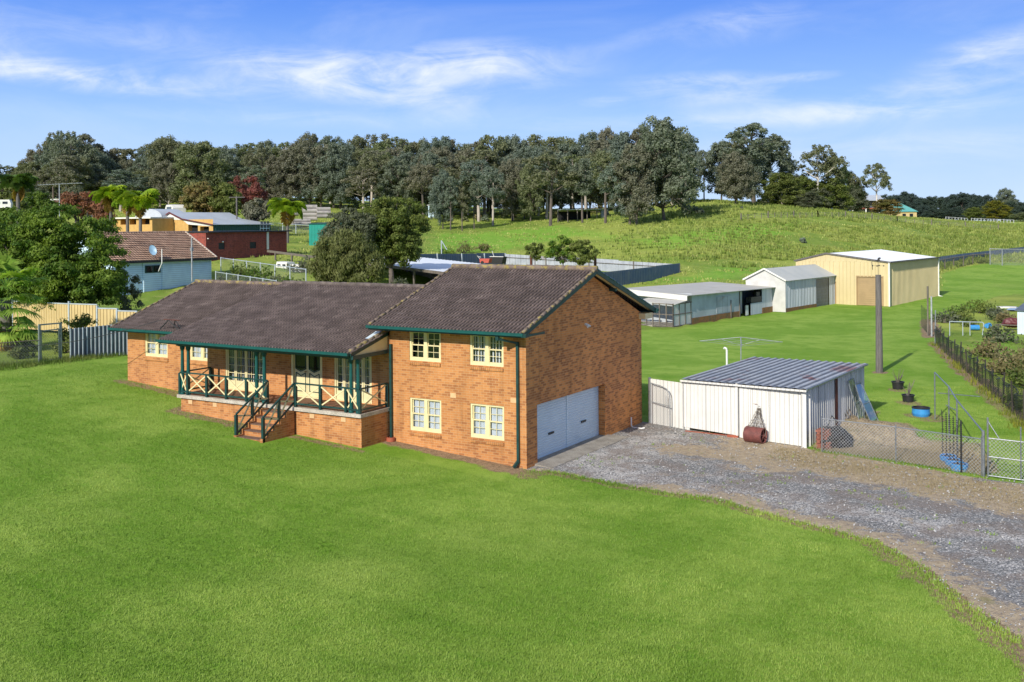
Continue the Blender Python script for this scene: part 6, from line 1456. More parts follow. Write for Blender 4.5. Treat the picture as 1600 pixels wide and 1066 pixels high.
# ------------------------------------------------------------------ left neighbours
def left_side():
    # blue grey fence, cream fence, gate, mesh fence
    A, B = Vector(G(110, 560)), Vector(G(200, 554)); t = thing('sheet_fence', 'blue grey sheet fence with light ribs left of the brick house', 'fence', A); d = (B - A) * 1.9; n = 27; b = MB(); rb = MB(); u = d / n; nm = Vector((d.y, -d.x, 0)).normalized() * .05
    top = lambda i: 1.55 + .28 * i / n
    for i in range(n):
        q, q2 = u * i, u * (i + 1); b.quad(q, q2, q2 + up * top(i + 1), q + up * top(i)); 
        if i % 1 == 0: rb.bar(q + nm, q + nm + up * (top(i) + .02), .05)
    b.build('panel', m_bluefence, t); rb.build('rib', m_fencerib, t)
    pts = [(20, 470, 71), (108, 474, 68), (152, 481, 67), (183, 485, 66.5), (214, 490, 66), (250, 496, 65.5)]
    Q = [W(*p) for p in pts]; t = thing('cream_fence', 'cream steel panel fence stepping down behind the blue grey fence', 'fence', Q[0] - up * 1.8); o0 = t.location.copy(); b = MB(); pb = MB()
    for a, c in zip(Q, Q[1:]):
        zt = a.z; a0 = Vector((a.x, a.y, zt - 1.85)) - o0; dd = Vector((c.x - a.x, c.y - a.y, 0)); b.corr(a0, dd, (0, 0, 1.8), .26, .04, 'rib'); pb.bar(a0 + up * 1.82, a0 + dd + up * 1.82, .06, .07); s_ = MB(); s_.bar(a0 - up * .3, a0 + up * 1.98, .12); s_.build('post', m_fencerib, t)
    b.build('panel', m_creamfence, t); pb.build('top_rail', m_fencerib, t)
    A, B = Vector(G(62, 567)), Vector(G(95, 563)); t = thing('mesh_gate', 'chain mesh garden gate with steel posts at the left', 'gate', A); d = B - A; b = MB()
    for q in (Vector(), d): b.bar(q - up * .2, q + up * 1.95, .10)
    b.bar(up * 1.92, d + up * 1.92, .07); b.bar(d * .08 + up * 1.6, d * .93 + up * 1.62, .05); b.bar(d * .08 + up * .08, d * .93 + up * .08, .05); b.bar(d * .08 + up * .08, d * .08 + up * 1.6, .05); b.bar(d * .93 + up * .08, d * .93 + up * 1.6, .05); b.build('frame', m_steel, t)
    b = MB(); b.quad(d * .08 + up * .08, d * .93 + up * .08, d * .93 + up * 1.6, d * .08 + up * 1.6); b.build('wire_mesh', M_WIRE2, t)
    C0 = Vector(G(-60, 578)); chain_fence('chain_link_fence', 'low mesh fence running left from the garden gate', [C0, A], 1.15, 3.0, wire=M_WIRE2, pr=.035, m=m_wood)
    for i, (px, py, r_) in enumerate(((104, 552, .8), (32, 560, .8), (45, 548, .7), (100, 520, .9), (118, 500, .8), (128, 498, .9))):
        p = Vector(G(px, py)) if py > 530 else W(px, py + 14, 62); shrub('bush', ('thin weed bush between gate and blue grey fence', 'low weeds at the left mesh fence', 'second low weed clump left of the garden gate', 'creeper bush below cream fence beside gate', 'leafy creeper on the cream fence', 'second creeper against the cream fence')[i], p, r_, m_weed if i % 2 else m_olive, 500 + i, n=16, size=.13, group='weeds by the garden gate', hgt_=r_ * 1.1)
    r = np.random.RandomState(8); P = []
    for _ in range(500):
        x0, y0 = [(Vector(G(-40, 576)).lerp(Vector(G(200, 556)), r.rand()))[k] for k in (0, 1)]; x, y = x0 + r.normal() * .2, y0 + abs(r.normal()) * .3; P.append((x, y, H(x, y)))
    blades('grass_tufts', np.array(P), .22, .012, r, m_weed, 'rough grass along the foot of the left fences', 'grass', per=6)
    fan_palm(W(10, 548, 59), 3.8, 4, .98)
    near_tree('garden_tree', 'large dark green spreading tree at the left in front of weatherboard house', GD(86, 72), [((-3.2, 0, 5.4), (3.6, 3.2, 2.7)), ((.6, .4, 5.7), (3.3, 3.0, 2.6)), ((3.1, -.3, 4.3), (3.0, 2.4, 2.6)), ((-1.2, -1.2, 4.0), (3.9, 2.8, 2.4)), ((-4.8, 0, 4.0), (2.4, 2.4, 2.6)), ((1.0, -.8, 3.0), (3.4, 2.4, 1.7)), ((4.3, .0, 2.9), (1.5, 1.4, 1.4)), ((-3, -.5, 2.6), (3, 2.2, 1.6))], m_garden, 760, .62, 60, .17, 21, .35, droop=.2, flat=.6, limbs=4, fill=.22)
    near_tree('pepper_tree', 'drooping grey-green branches of a small tree beside weatherboard wall', W(192, 490, 74) , [((-.3, 0, 2.3), (1.7, 1.2, 1.0)), ((.7, 0, 1.3), (.8, .8, 1.2))], m_grey, 40, .36, 34, .15, 22, .08, droop=.9, flat=.9)
    # weatherboard house on piers
    E0, E1 = W(226, 408, 97), W(338, 404.5, 104.2); A = Vector((E0.x, E0.y, 0)); B = Vector((E1.x, E1.y, 0)); ang = math.atan2(-(B.x - A.x), B.y - A.y); Ls = (B - A).length
    zg = H(E0.x, E0.y); t = thing('weatherboard_house', 'pale blue weatherboard house on piers with tan tiled roof', 'house', (A.x, A.y, zg), ang); ze = E0.z - zg; zr = ze + 2.5; Wd = 8.4
    b = MB(); n = 17; zb = ze - 3.05
    for i in range(n):
        z0_, z1_ = zb + (ze - zb) * i / n, zb + (ze - zb) * (i + 1) / n
        for (x, y0_, y1_, s_) in ((-.45, -3.2, Ls - .35, 1),): yq = y0_; b.quad((x + .035, yq, z0_), (x + .035, y1_, z0_), (x, y1_, z1_), (x, yq, z1_)); b.quad((x, yq, z0_), (x, y1_, z0_), (x + .035, y1_, z0_), (x + .035, yq, z0_))
        b.quad((-.45 - Wd, yq, z0_), (-.45, yq, z0_), (-.45, yq + .03, z1_), (-.45 - Wd, yq + .03, z1_))
    b.poly([(-.45, Ls - .35, zb), (-.45 - Wd, Ls - .35, zb), (-.45 - Wd, Ls - .35, ze), (-.45 - Wd / 2, Ls - .35, zr), (-.45, Ls - .35, ze)])
    b.poly([(-.45, -3.2, ze - .02), (-.45 - Wd, -3.2, ze - .02), (-.45 - Wd / 2, -3.2, zr)]); b.box(-.44, -.38, Ls - .42, Ls - .30, zb, ze); b.build('wall', m_weather, t)
    b = MB()
    for k in range(6): b.box(-.75, -.5, -3 + k * 2.4, -2.75 + k * 2.4, -1.2, zb)
    b.build('pier', m_oldbrick, t)
    b = MB(); b.box(-8, -1.4, -3, Ls - .5, -1, zb); b.build('dark_underfloor', m_dark, t)
    b = MB(); b.box(-.43, -.36, .35, 2.1, ze - 1.15, ze - .45); o = b.build('window', m_fgreen, t)
    for k in (0, 1): b = MB(); b.box(-.36, -.35, .45 + k * .82, 1.18 + k * .82, ze - 1.08, ze - .52); b.build('pane', m_glass_dark, o)
    for y in (.15, 2.3, ): b = MB(); b.tube([(-.33, y, ze - .1), (-.33, y, zb - .6)], .05, 6); b.build('drain_pipe', m_weather, t)
    # tile roof: local frame rotated so that eaves run along y
    rr = tile_roof(-3.3, Ls + .1, 0, 0, Wd / 2 + .45, 2.55, roll=.3, course=.36, amp=.05, lip=.09, seg=4).build('roof', m_tile2, t); slopeuv(rr, 0, 0); rr.rotation_euler = (0, 0, R(90)); rr.location = (0, 0, ze + .02)
    b = MB(); b.prism([(0, -3.2, ze - .02), (0, Ls, ze - .02), (-Wd / 2 - .45, Ls, ze + 2.5), (-Wd / 2 - .45, -3.2, ze + 2.5)], (0, 0, -.05)); b.prism([(-Wd - .9, -3.2, ze - .02), (-Wd - .9, Ls, ze - .02), (-Wd / 2 - .45, Ls, ze + 2.5), (-Wd / 2 - .45, -3.2, ze + 2.5)], (0, 0, -.05)); b.build('roof_lining', m_wood, t)
    b = MB(); b.bar((.02, Ls + .05, ze + .08), (-Wd / 2 - .45, Ls + .05, ze + 2.66), .12, .14); b.build('verge', m_tile3, t)
    b = MB(); ridge_caps(b, (-Wd / 2 - .45, -3.2, ze + 2.6), (-Wd / 2 - .45, Ls + .1, ze + 2.6), .13); b.build('ridge', m_tile2, t)
    b = MB(); b.box(.0, .12, -3.2, Ls + .05, ze - .16, ze + .0); b.build('gutter', m_black, t)
    # dish, mast, pipes
    o = thing('satellite_dish', 'blue grey satellite dish on the weatherboard house roof edge', 'satellite dish', W(239, 402, 98)); b = MB(); b.tube([(0, 0, -.3), (0, 0, .35)], .03); b.tube([(0, 0, .1), (-.9, .1, .75)], .03); b.build('arm', m_wood, o)
    b = MB(); prof = [(0, 0), (.25, .03), (.45, .09), (.55, .14)]; b.lathe(prof, (0, 0, 0), 24, 'x'); d_ = b.build('dish', mat('blue_grey_enamel', (.26, .42, .56), None, 3, .4), o, smooth=True); d_.rotation_euler = (.3, -.4, -.7); d_.location = (0, 0, .62); d_.scale = (.8, .6, .95)
    pz = W(300, 440, 98.5); o = thing('mast_pipe', 'tall grey mast standing against the weatherboard wall', 'mast', pz); b = MB(); b.tube([(0, 0, 0), (0, 0, 4.1)], .07); b.box(-.12, .12, -.1, .1, 2.9, 3.2); b.build('mast', m_steel_dull, o)
    o = thing('flue_pipe', 'white flue pipe rising above the dish side gutter', 'pipe', W(253, 408, 98)); b = MB(); b.tube([(-.5, 0, -1.0), (0, 0, -.2), (0, 0, 1.1)], .045); b.build('pipe', m_pvc, o)
    p = W(93, 330, 92); o = thing('tv_antenna', 'tall television antenna mast above the dark tree', 'antenna', (p.x, p.y, H(p.x, p.y))); zt = W(93, 287, 92).z - H(p.x, p.y); b = MB(); b.tube([(0, 0, 0), (0, 0, zt)], .045, 6); b.build('mast', m_steel_dull, o)
    b = MB(); r_ = Vector((cY, sY, 0)); b.tube([r_ * -1.85 + up * (zt - .12), r_ * 2.0 + up * (zt + .03)], .03, 5)
    for k in range(14): c = r_ * (-1.7 + k * .27) + up * (zt - .1 + k * .01); dv = Vector((-sY, cY, 0)) * (.5 + .02 * k); b.tube([c - dv, c + dv], .012, 4)
    b.build('antenna_boom', m_steel_dull, o)
    # red brick building
    c = W(322, 405, 125); t = thing('brick_outbuilding', 'red brick flat roofed outbuilding behind the weatherboard house', 'building', c); x0, y1 = -9, 13.8
    while True:
        q = Vector((c.x, c.y + y1, c.z)) - CAM; px = 800 + (q.x * cY + q.y * sY) / (-q.x * sY + q.y * cY) * CF
        if px > 443: break
        y1 += .5
    h = 3.15; b = MB(); wall(b, 'y', 0, x0, 0, -2, h); wall(b, 'x', 0, 0, y1, -2, h, [(2.0, 3.0, 1.1, 1.9), (7.2, 8.3, 1.1, 1.9)]); wall(b, 'y', y1, x0, 0, -2, h, out=-1); b.build('wall', m_redbrick, t)
    for y in (2.0, 7.2): b = MB(); b.box(-.09, -.07, y, y + 1.1, 1.1, 1.9); b.build('window', m_black, t)
    b = MB(); b.box(x0, .45, -.1, y1 + .6, h, h + .16); b.build('roof', m_black, t)
    b = MB(); b.box(.02, .12, y1 * .73, y1 * .73 + .35, .9, h); b.build('downpipe', m_white, t)
    b = MB(); b.box(0.01, .2, .2, .3, 2.4, 2.5); b.lathe([(0, 0), (.13, .08), (.1, .2), (0, .2)], (.2, 2.5, 1.9), 8); b.build('lamp', m_white, t)
    # yellow building
    c = W(333, 366, 165); t = thing('yellow_workshop', 'yellow gabled workshop with pale roof and dark green side', 'building', c); z = lambda py, d=165: W(333, py, d).z - c.z
    ze = z(351.5); L_ = 12.8
    b = MB(); wall(b, 'y', 0, -11.6, 0, -1.5, ze + .9, [(-10.7, -8.7, 0, 1.9, .3), (-5.6, -3.4, 0, 1.55, .8), (-2.9, -.9, 0, 1.2, .8)]); b.build('wall', m_yellow, t)
    b = MB(); box_walls(b, -11.5, .0, .05, L_, -1.5, ze, .5, .04, sides='rlb'); b.build('side_wall', m_fgreen, t)
    b = MB(); b.box(-10.7, -8.7, .2, .25, 0, 1.9); b.build('roller_door', m_cream, t)
    b = MB(); b.box(-5.6, -3.4, .8, .85, 0, 1.5); b.box(-2.9, -.9, .8, .85, 0, 1.2); b.build('dark_bay', m_dark, t)
    b = MB(); zr_ = z(331); b.prism([(-11.6, -.06, ze + .9), (-7.0, -.06, ze + .85), (-9.7, -.06, zr_ - .1)], (0, .05, 0)); b.prism([(-7, -.06, ze + .9), (-5.6, -.06, ze + .1), (-.9, -.06, ze - .2), (0, -.06, ze - .1)], (0, .05, 0)); b.build('gable_board', m_white, t)
    b = MB(); b.prism([(-9.7, -.3, zr_), (-6.8, -.3, ze + 1.0), (-6.8, L_, ze + 1.0), (-9.7, L_, zr_)], (0, 0, .06)); b.prism([(-6.8, -.3, ze + 1.0), (.35, -.3, ze), (.35, L_ + .4, ze), (-6.8, L_, ze + 1.0)], (0, 0, .06)); b.prism([(-9.7, -.3, zr_), (-12.0, -.3, ze + 1.0), (-12.0, L_, ze + 1.0), (-9.7, L_, zr_)], (0, 0, .05)); b.build('roof', m_roofsilver, t)
    b = MB(); b.bar((-9.7, -.34, zr_), (-6.8, -.34, ze + 1.0), .08, .22); b.bar((-6.8, -.34, ze + 1.0), (.35, -.34, ze), .08, .18); b.bar((-9.7, -.34, zr_), (-12.0, -.34, ze + 1.0), .08, .18); b.build('barge_board', m_maroon, t)
    b = MB(); b.box(.03, .08, L_ - 2.6, L_ - .4, .2, ze - .1); fr = b.build('window', m_weather, t)
    for i in range(3):
        for j in range(3): b = MB(); b.box(.08, .09, L_ - 2.5 + i * .72, L_ - 1.9 + i * .72, .28 + j * .62, .78 + j * .62); b.build('pane', m_glass_dark, fr)
    # low yellow stable wing
    c2 = W(238, 366, 166); t = thing('yellow_stable', 'low yellow building with dark openings behind the palm trees', 'building', c2); b = MB(); hs = [(-9.9, -8.6, 1.55, 2.45, 1.0), (-7.6, -6.2, 1.55, 2.45, 1.0), (-5.4, -3.8, 1.55, 2.45, 1.0), (-2.8, -.6, 1.55, 2.45, 1.0)]
    wall(b, 'y', 0, -10.5, 0, -1.5, 2.5, hs); wall(b, 'x', -10.5, 0, 6, -1.5, 2.5, out=-1); wall(b, 'x', 0, 0, 6, -1.5, 2.5); b.build('wall', m_yellow, t)
    b = MB(); b.box(-10.4, -.1, 1.0, 1.1, -1, 2.5); b.build('dark_stalls', m_dark, t); b = MB(); b.box(-12.4, .2, -.5, 6, 2.5, 2.72); b.build('roof', m_white, t)
    b = MB(); n = 12
    for i in range(n): a_, b_ = math.pi * i / n, math.pi * (i + 1) / n; b.quad((-4.5 - 3.2 * math.cos(a_), 3, 2.75 + 1.35 * math.sin(a_)), (-4.5 - 3.2 * math.cos(b_), 3, 2.75 + 1.35 * math.sin(b_)), (-4.5 - 3.2 * math.cos(b_), 8, 2.75 + 1.35 * math.sin(b_)), (-4.5 - 3.2 * math.cos(a_), 8, 2.75 + 1.35 * math.sin(a_)))
    b.poly([(-4.5 - 3.2 * math.cos(math.pi * i / n), 3, 2.75 + 1.35 * math.sin(math.pi * i / n)) for i in range(n + 1)]); b.build('curved_roof', m_roofsilver, t)
    p = W(264, 332, 190); t = thing('white_truck', 'white truck body with dark grille showing over the workshop roof', 'truck', p - up * 2.2, YAW - .9); b = MB(); b.prism([(-1.9, 0, 0), (1.9, 0, 0), (1.9, 0, 3.0), (1.2, 0, 3.6), (-1.3, 0, 3.6), (-1.9, 0, 3.0)], (0, 2.4, 0)); b.build('body', m_white, t); b = MB(); b.box(-1.0, 1.2, -.06, -.01, 2.0, 3.2); b.build('grille', m_bluefence, t)
    for x in (-1.2, 1.2): b = MB(); b.lathe([(0, -.15), (.5, -.15), (.5, .1), (0, .1)], (x, -.02, .3), 14, 'y'); b.build('wheel', m_black, t)
m_tile3 = mat('pale_verge_tile', (.62, .55, .47), (.5, .42, .34), 4, .8)
left_side()

# ------------------------------------------------------------------ palms, autumn trees, big garden trees
def px_h(py_top, py_base, d): return (py_base - py_top) / CF * d
def yard_plants():
    for i, (px, pt, d, fl, lab) in enumerate(((173, 291, 152, 2.3, 'leftmost of the three tall palms before the yellow building'), (199, 299, 150, 2.0, 'middle of the three tall palms before the yellow building'), (219, 299, 148, 2.3, 'right palm of the three before the yellow building'))):
        p = GD(px, d); top = W(px, pt + 12, d).z; palm('queen_palm', lab, p, top - p.z, fl * 1.35, 30, 30 + i, m_palm, 'queen palms by the yellow building', dead=5 if i != 1 else 2, trunk_r=.22)
    p = GD(449, 166); palm('queen_palm', 'short bright palm with a yellow frond beside pipe yard', p, W(449, 324, 166).z - p.z, 3.5, 30, 35, m_palm, None, dead=3, trunk_r=.22)
    p = GD(28, 140); palm('date_palm', 'dark drooping palm at the far left above the garden tree', p, W(28, 284, 140).z - p.z, 2.9, 34, 36, m_palmdark, None, dead=4, trunk_r=.25)
    def crown(name, lab, px, py, d, rx, rz, leaf, seed, n=60, per=34, size=.34, bark=None):
        c = W(px, py, d); g_ = H(c.x, c.y); ax = rx / CF * d; az = rz / CF * d; hz = c.z - g_
        return near_tree(name, lab, (c.x, c.y, g_), [((0, 0, hz), (ax, ax * .8, az)), ((ax * .4, 0, hz - az * .3), (ax * .6, ax * .6, az * .7)), ((-ax * .45, 0, hz - az * .25), (ax * .6, ax * .6, az * .7))], leaf, int(n * 1.5), .8, per, size, seed, .2, bark, .15, .75, fill=.2)
    crown('autumn_tree', 'brown and olive autumn tree behind the workshop roof', 318, 312, 192, 36, 26, m_autumn, 601, 90, 50)
    crown('autumn_tree', 'greener tree between brown tree and dark red tree', 352, 310, 190, 26, 27, m_olive, 602, 70, 50)
    crown('autumn_tree', 'dark red autumn tree right of the olive one', 385, 305, 198, 31, 29, m_red, 603, 80, 44)
    crown('autumn_tree', 'dusky tree below the dark red tree beside workshop', 400, 328, 180, 20, 18, m_gum3, 606, 40, 44)
    crown('autumn_tree', 'low orange and pink autumn tree behind the antenna mast', 125, 318, 180, 40, 17, m_orange, 604, 60, 26)
    crown('autumn_tree', 'thin orange foliage by the leftmost palm trunk', 163, 332, 170, 12, 16, m_orange, 605, 26, 24)
    crown('autumn_tree', 'pale green shrub tree above the orange foliage', 118, 305, 200, 22, 12, m_grey, 607, 30, 40)
    crown('garden_tree', 'olive tree at far left edge behind the dark palm', 5, 318, 165, 34, 34, m_olive, 608, 60, 44)
    crown('garden_tree', 'mid green tree right of the dark drooping palm', 62, 322, 175, 26, 22, m_garden, 609, 50, 44)
    # the pair in the middle
    p = GD(612, 100); z_ = lambda py: W(612, py, 100).z - p.z
    near_tree('garden_tree', 'large olive green round tree behind the middle of the house roof', p, [((.9, 0, z_(348)), (2.7, 2.6, 2.5)), ((-1.0, 0, z_(355)), (2.4, 2.4, 2.4)), ((.4, 0, z_(385)), (2.5, 2.2, 1.9)), ((-2.5, .2, z_(345)), (1.3, 1.6, 1.8))], m_olive, 330, .55, 46, .19, 611, .3, droop=.2, flat=.7, fill=.2, limbs=3)
    p = GD(548, 98); z_ = lambda py: W(545, py, 98).z - p.z
    near_tree('garden_tree', 'grey-green feathery tree left of the round olive tree', p, [((-.4, 0, z_(356)), (2.0, 1.8, 1.7)), ((.6, 0, z_(362)), (2.1, 1.8, 1.8)), ((-1.8, 0, z_(368)), (1.4, 1.2, 1.2))], m_grey, 220, .5, 36, .18, 612, .2, droop=.4, flat=.7, fill=.25, limbs=3)
    p = GD(545, 84); z_ = lambda py: W(545, py, 84).z - p.z
    near_tree('weeping_tree', 'weeping yellowish tree touching the house ridge line', p, [((-.6, 0, z_(402)), (2.2, 2.0, 1.7)), ((-1.5, -.2, z_(425)), (1.9, 1.8, 1.9)), ((1.2, 0, z_(422)), (1.8, 1.7, 1.6)), ((.3, 0, z_(388)), (1.7, 1.5, 1.2))], m_willow, 330, .5, 46, .22, 613, .22, droop=1.3, flat=1.0, asp=.3, fill=.2, limbs=3)
    # grass scrub around
    # concrete pipe stacks in the yard
    for i, (px, py, d, n, rr, L_, lab) in enumerate(((484, 345, 222, (3, 3, 3, 2), .46, 3.0, 'stack of large concrete pipes in the pipe yard'), (505, 341, 222, (2, 2, 1), .42, 3.0, 'lower pipe stack right of the tall one'), (470, 352, 214, (4, 3), .34, 3.5, 'low pile of pale pipes before the tall stack'), (455, 338, 228, (2, 1), .55, 2.6, 'short stack of wide pipes behind the palm'))):
        p = W(px, py, d); t = thing('pipe_stack', lab, 'pipes', (p.x, p.y, p.z), -.75 + .1 * i, 'concrete pipe stacks')
        for lv, k in enumerate(n):
            for j in range(k):
                b = MB(); cx_ = (j - (k - 1) / 2) * rr * 2.05; cz_ = rr + lv * rr * 1.78; b.lathe([(rr * .8, -L_ / 2), (rr, -L_ / 2), (rr, L_ / 2), (rr * .8, L_ / 2), (rr * .8, -L_ / 2)], (cx_, 0, cz_), 18, 'y'); b.build('pipe', m_concpipe, t)
    chain_fence('wire_fence', 'mesh fence along the front of the pipe yard', [W(422, 362, 200), W(484, 367, 188)], 1.7, 5, wire=M_WIRE2, pr=.07, m=m_fencerib)
    # trucks/containers glimpsed behind the garden tree
    for i, (px, py, d, lab) in enumerate(((2, 322, 160, 'white caravan at the left edge beyond the garden tree'), (148, 336, 185, 'white parked van between orange tree and palms'), (90, 318, 195, 'pale flat roofed hut left of the orange tree'))):
        p = W(px, py + 6, d); t = thing('caravan' if i < 2 else 'hut', lab, 'caravan' if i < 2 else 'hut', p, YAW + .2, None); t.scale = (.6,) * 3; b = MB(); b.prism([(-2.2, 0, .5), (2.2, 0, .5), (2.3, 0, 1.6), (1.9, 0, 2.6), (-2.1, 0, 2.6), (-2.3, 0, 1.4)], (0, 2.0, 0)); b.build('body', m_white, t); b = MB(); b.box(-1.4, -.3, -.04, .0, 1.5, 2.1); b.box(.3, 1.5, -.04, .0, 1.5, 2.1); b.build('window', m_glass_dark, t)
        for x in (-1.3, 1.3): b = MB(); b.lathe([(0, -.1), (.4, -.1), (.4, .1), (0, .1)], (x, -.03, .4), 12, 'y'); b.build('wheel', m_black, t)
    p = GD(370, 178); t = thing('power_pole', 'slim power pole with a crossarm by dark red tree', 'pole', p); zt = W(370, 307, 178).z - p.z; b = MB(); b.tube([(0, 0, 0), (0, 0, zt)], .13, 7); b.build('pole', m_pole, t); b = MB(); r_ = Vector((cY, sY, 0)); b.bar(r_ * -1.3 + up * (zt - .15), r_ * 1.4 + up * (zt - .15), .12); b.build('crossarm', m_pole, t)
yard_plants()

# ------------------------------------------------------------------ the wood on the hill
SKY = ([-120, 0, 40, 75, 110, 145, 175, 205, 235, 260, 330, 370, 400, 450, 485, 520, 548, 575, 605, 630, 660, 690, 725, 760, 790, 820, 850, 880, 910, 938, 965, 985, 1010, 1035, 1060, 1085],
       [255, 252, 247, 222, 209, 217, 238, 229, 232, 219, 222, 233, 222, 216, 214, 210, 226, 214, 209, 218, 223, 217, 224, 214, 219, 213, 209, 215, 208, 197, 214, 208, 196, 189, 202, 228])
def wood():
    r = np.random.RandomState(77); keys = ['dense0', 'dense1', 'dense2', 'dense3', 'dense4']
    rowname = ('on the skyline row', 'in its middle rows', 'along its front edge')
    def zone(px): return 'left' if px < 240 else 'centre-left' if px < 560 else 'middle' if px < 820 else 'right'
    words = {'left': 'gum of the dense wood beyond the palms', 'centre-left': 'gum of the dense wood above the pipe yard', 'middle': 'gum of the dense wood above the green paddock', 'right': 'gum of the dense wood behind the open shelter'}
    for row, (d0, off, step) in enumerate(((304, 0, 24), (280, 17, 19), (260, 36, 21))):
        px = -110
        while px < 1080:
            x = px + r.uniform(-6, 6); d = d0 + r.uniform(-9, 9); top = np.interp(x, *SKY) + off + r.uniform(-5, 14 if row else 11)
            if row == 2 and 400 < x < 560 : px += step; continue
            p = GD(x, d); zt = W(x, top, d).z; h_ = zt - p.z
            if h_ < 5: px += step; continue
            k = keys[r.randint(5)]; q_ = r.rand(); k = 'tall%d' % r.randint(3) if q_ < (.25, .15, .5)[row] else 'open%d' % r.randint(3) if q_ < (.45, .2, .6)[row] else k; lf = [None, None, m_gum2, None, m_gum3][r.randint(5)]; zn = zone(x)
            w_ = min(max(h_ / 17 * 1.0, .7), 1.02) * r.uniform(.9, 1.15)
            tn = r.rand() < .4; cw = {None: 'grey-green', m_gum2: 'olive', m_gum3: 'brownish'}[lf]; tree(k, p, h_, cw + (' pale trunked ' if tn else ' ') + words[zn] + ', ' + rowname[row], group='dense wood, ' + zn + ', ' + rowname[row], width=w_ * (1.25 if k[:4] in ('tall', 'open') else 1), leaf=lf, bark=m_barkpale if tn else None); px += step * r.uniform(.8, 1.2)
    # big dark fig-like tree left of the middle
    for px, top, d, w_, k, lf, lab in ((262, 217, 262, 1.1, 'dense1', m_gum2, 'broad dark green tree standing out left of the wood centre'), (312, 221, 250, 1.25, 'dense3', m_gum2, 'broadest dark green tree behind the brown autumn tree'), (112, 208, 270, .95, 'open0', m_gum, 'tall open crowned gum on the skyline at left'), (84, 214, 275, .8, 'open1', m_gum, 'second open crowned gum left of the tallest left one')):
        p = GD(px, d); tree(k, p, W(px, top, d).z - p.z, lab, width=w_, leaf=lf)
    # individually readable trees on the open slope: px, base py, top py, key, leaf, label
    front = [(770, 352, 262, 'tall0', m_gum, m_barkpale, .75, 'pale barked gum with forked trunk on the paddock edge'), (692, 358, 268, 'dense0', m_gum, m_bark, .6, 'gum at the left end of the thin trunked row'), (704, 360, 278, 'tall1', m_gum, m_bark, .5, 'slim gum second in the thin trunked row'), (722, 360, 290, 'tall2', m_gum2, m_bark, .45, 'slim gum with short crown in the thin trunked row'), (741, 358, 285, 'tall0', m_gum, m_bark, .45, 'slim dark gum at the right of the thin trunked row'),
             (800, 345, 250, 'dense2', m_gum3, m_bark, .7, 'brownish gum behind the paddock edge shrubs'), (829, 346, 258, 'dense4', m_gum2, m_bark, .6, 'olive gum left of the lone thick trunk'), (860, 353, 240, 'open1', m_gum2, m_bark, .9, 'gum with thick pale trunk standing forward on the grass'), (910, 348, 250, 'tall1', m_gum, m_bark, .7, 'gum beside the dark open shelter'), (946, 349, 238, 'tall2', m_gum2, m_bark, .8, 'gum with straight dark trunk right of the shelter'),
             (984, 351, 232, 'dense1', m_gum, m_bark, .85, 'left trunk of the large grey gum cluster on the knoll'), (994, 352, 226, 'dense3', m_gum3, m_bark, .8, 'right trunk of the large grey gum cluster on the knoll'), (1038, 345, 190, 'dense0', m_gum, m_bark, .95, 'tallest dark gum with black trunk at the wood right end'), (1071, 318, 214, 'tall1', m_gum, m_barkpale, .75, 'slender pale trunked gum at the wood right end'),
             (1100, 312, 236, 'tall0', m_gum, m_bark, .55, 'small gum on the crest left of the knoll group'), (1127, 314, 222, 'dense2', m_gum, m_bark, .8, 'left gum of the round knoll group'), (1150, 320, 238, 'dense4', m_gum3, m_bark, .95, 'brownish gum in front of the round knoll group'), (1178, 318, 194, 'open2', m_gum, m_bark, 1.15, 'tallest wispy crowned gum of the knoll group'), (1178, 318, 228, 'dense1', m_gum, m_bark, .95, 'dense grey gum on the right of the knoll group'), (1152, 312, 222, 'dense3', m_gum2, m_bark, .9, 'olive gum at the centre of the knoll group'), (1205, 316, 214, 'open1', m_gum, m_bark, .7, 'dark crowned gum behind knoll group right side'),
             (1232, 316, 246, 'dense0', m_gum, m_bark, .62, 'paler gum just right of the knoll group'), (1222, 322, 272, 'bushy0', m_olive, m_barkpale, 1.2, 'bright green forked bushy tree at the knoll foot'), (1250, 322, 275, 'bushy1', m_olive, m_bark, 1.2, 'bushy green tree left of the white trunk'), (1278, 326, 228, 'open0', m_gum2, m_barkwhite, .85, 'tall gum with straight white trunk on the crest'), (1302, 328, 243, 'tall2', m_gum2, m_bark, .7, 'gum right of the white trunked one'), (1320, 330, 262, 'dense2', m_garden2, m_bark, .7, 'dark green gum before the veranda house'), (1296, 328, 280, 'bushy2', m_olive, m_bark, 1.3, 'bushy dark tree at the foot of the white trunk'), (1335, 330, 272, 'tall0', m_gum2, m_bark, .5, 'thin gum left of the veranda house'), (1371, 335, 256, 'open2', m_gum2, m_barkwhite, .72, 'lone gum with white forked trunk beside teal roofed house'), (1385, 337, 312, 'bushy0', m_autumn, m_bark, 1.0, 'reddish bushy shrub tree at the foot of the lone gum'), (1263, 326, 300, 'bushy1', m_grey, m_bark, .8, 'low grey bushy tree by the crest fence')]
    for px, pb, pt, k, lf, bk, w_, lab in front:
        p = G(px, pb); d = (p - CAM).dot(Vector((-sY, cY, 0))); 
        if d > 330: d = 290; p = GD(px, d)
        h_ = W(px, pt, d).z - p.z; H0 = VAR[k][4]; tree(k, p, h_, lab, width=w_ * (1.15 if 'dense' in k else 1.45) * min(1.1, max(.6, h_ / H0)) if 'bushy' not in k else w_ * 1.35, leaf=lf, bark=bk)
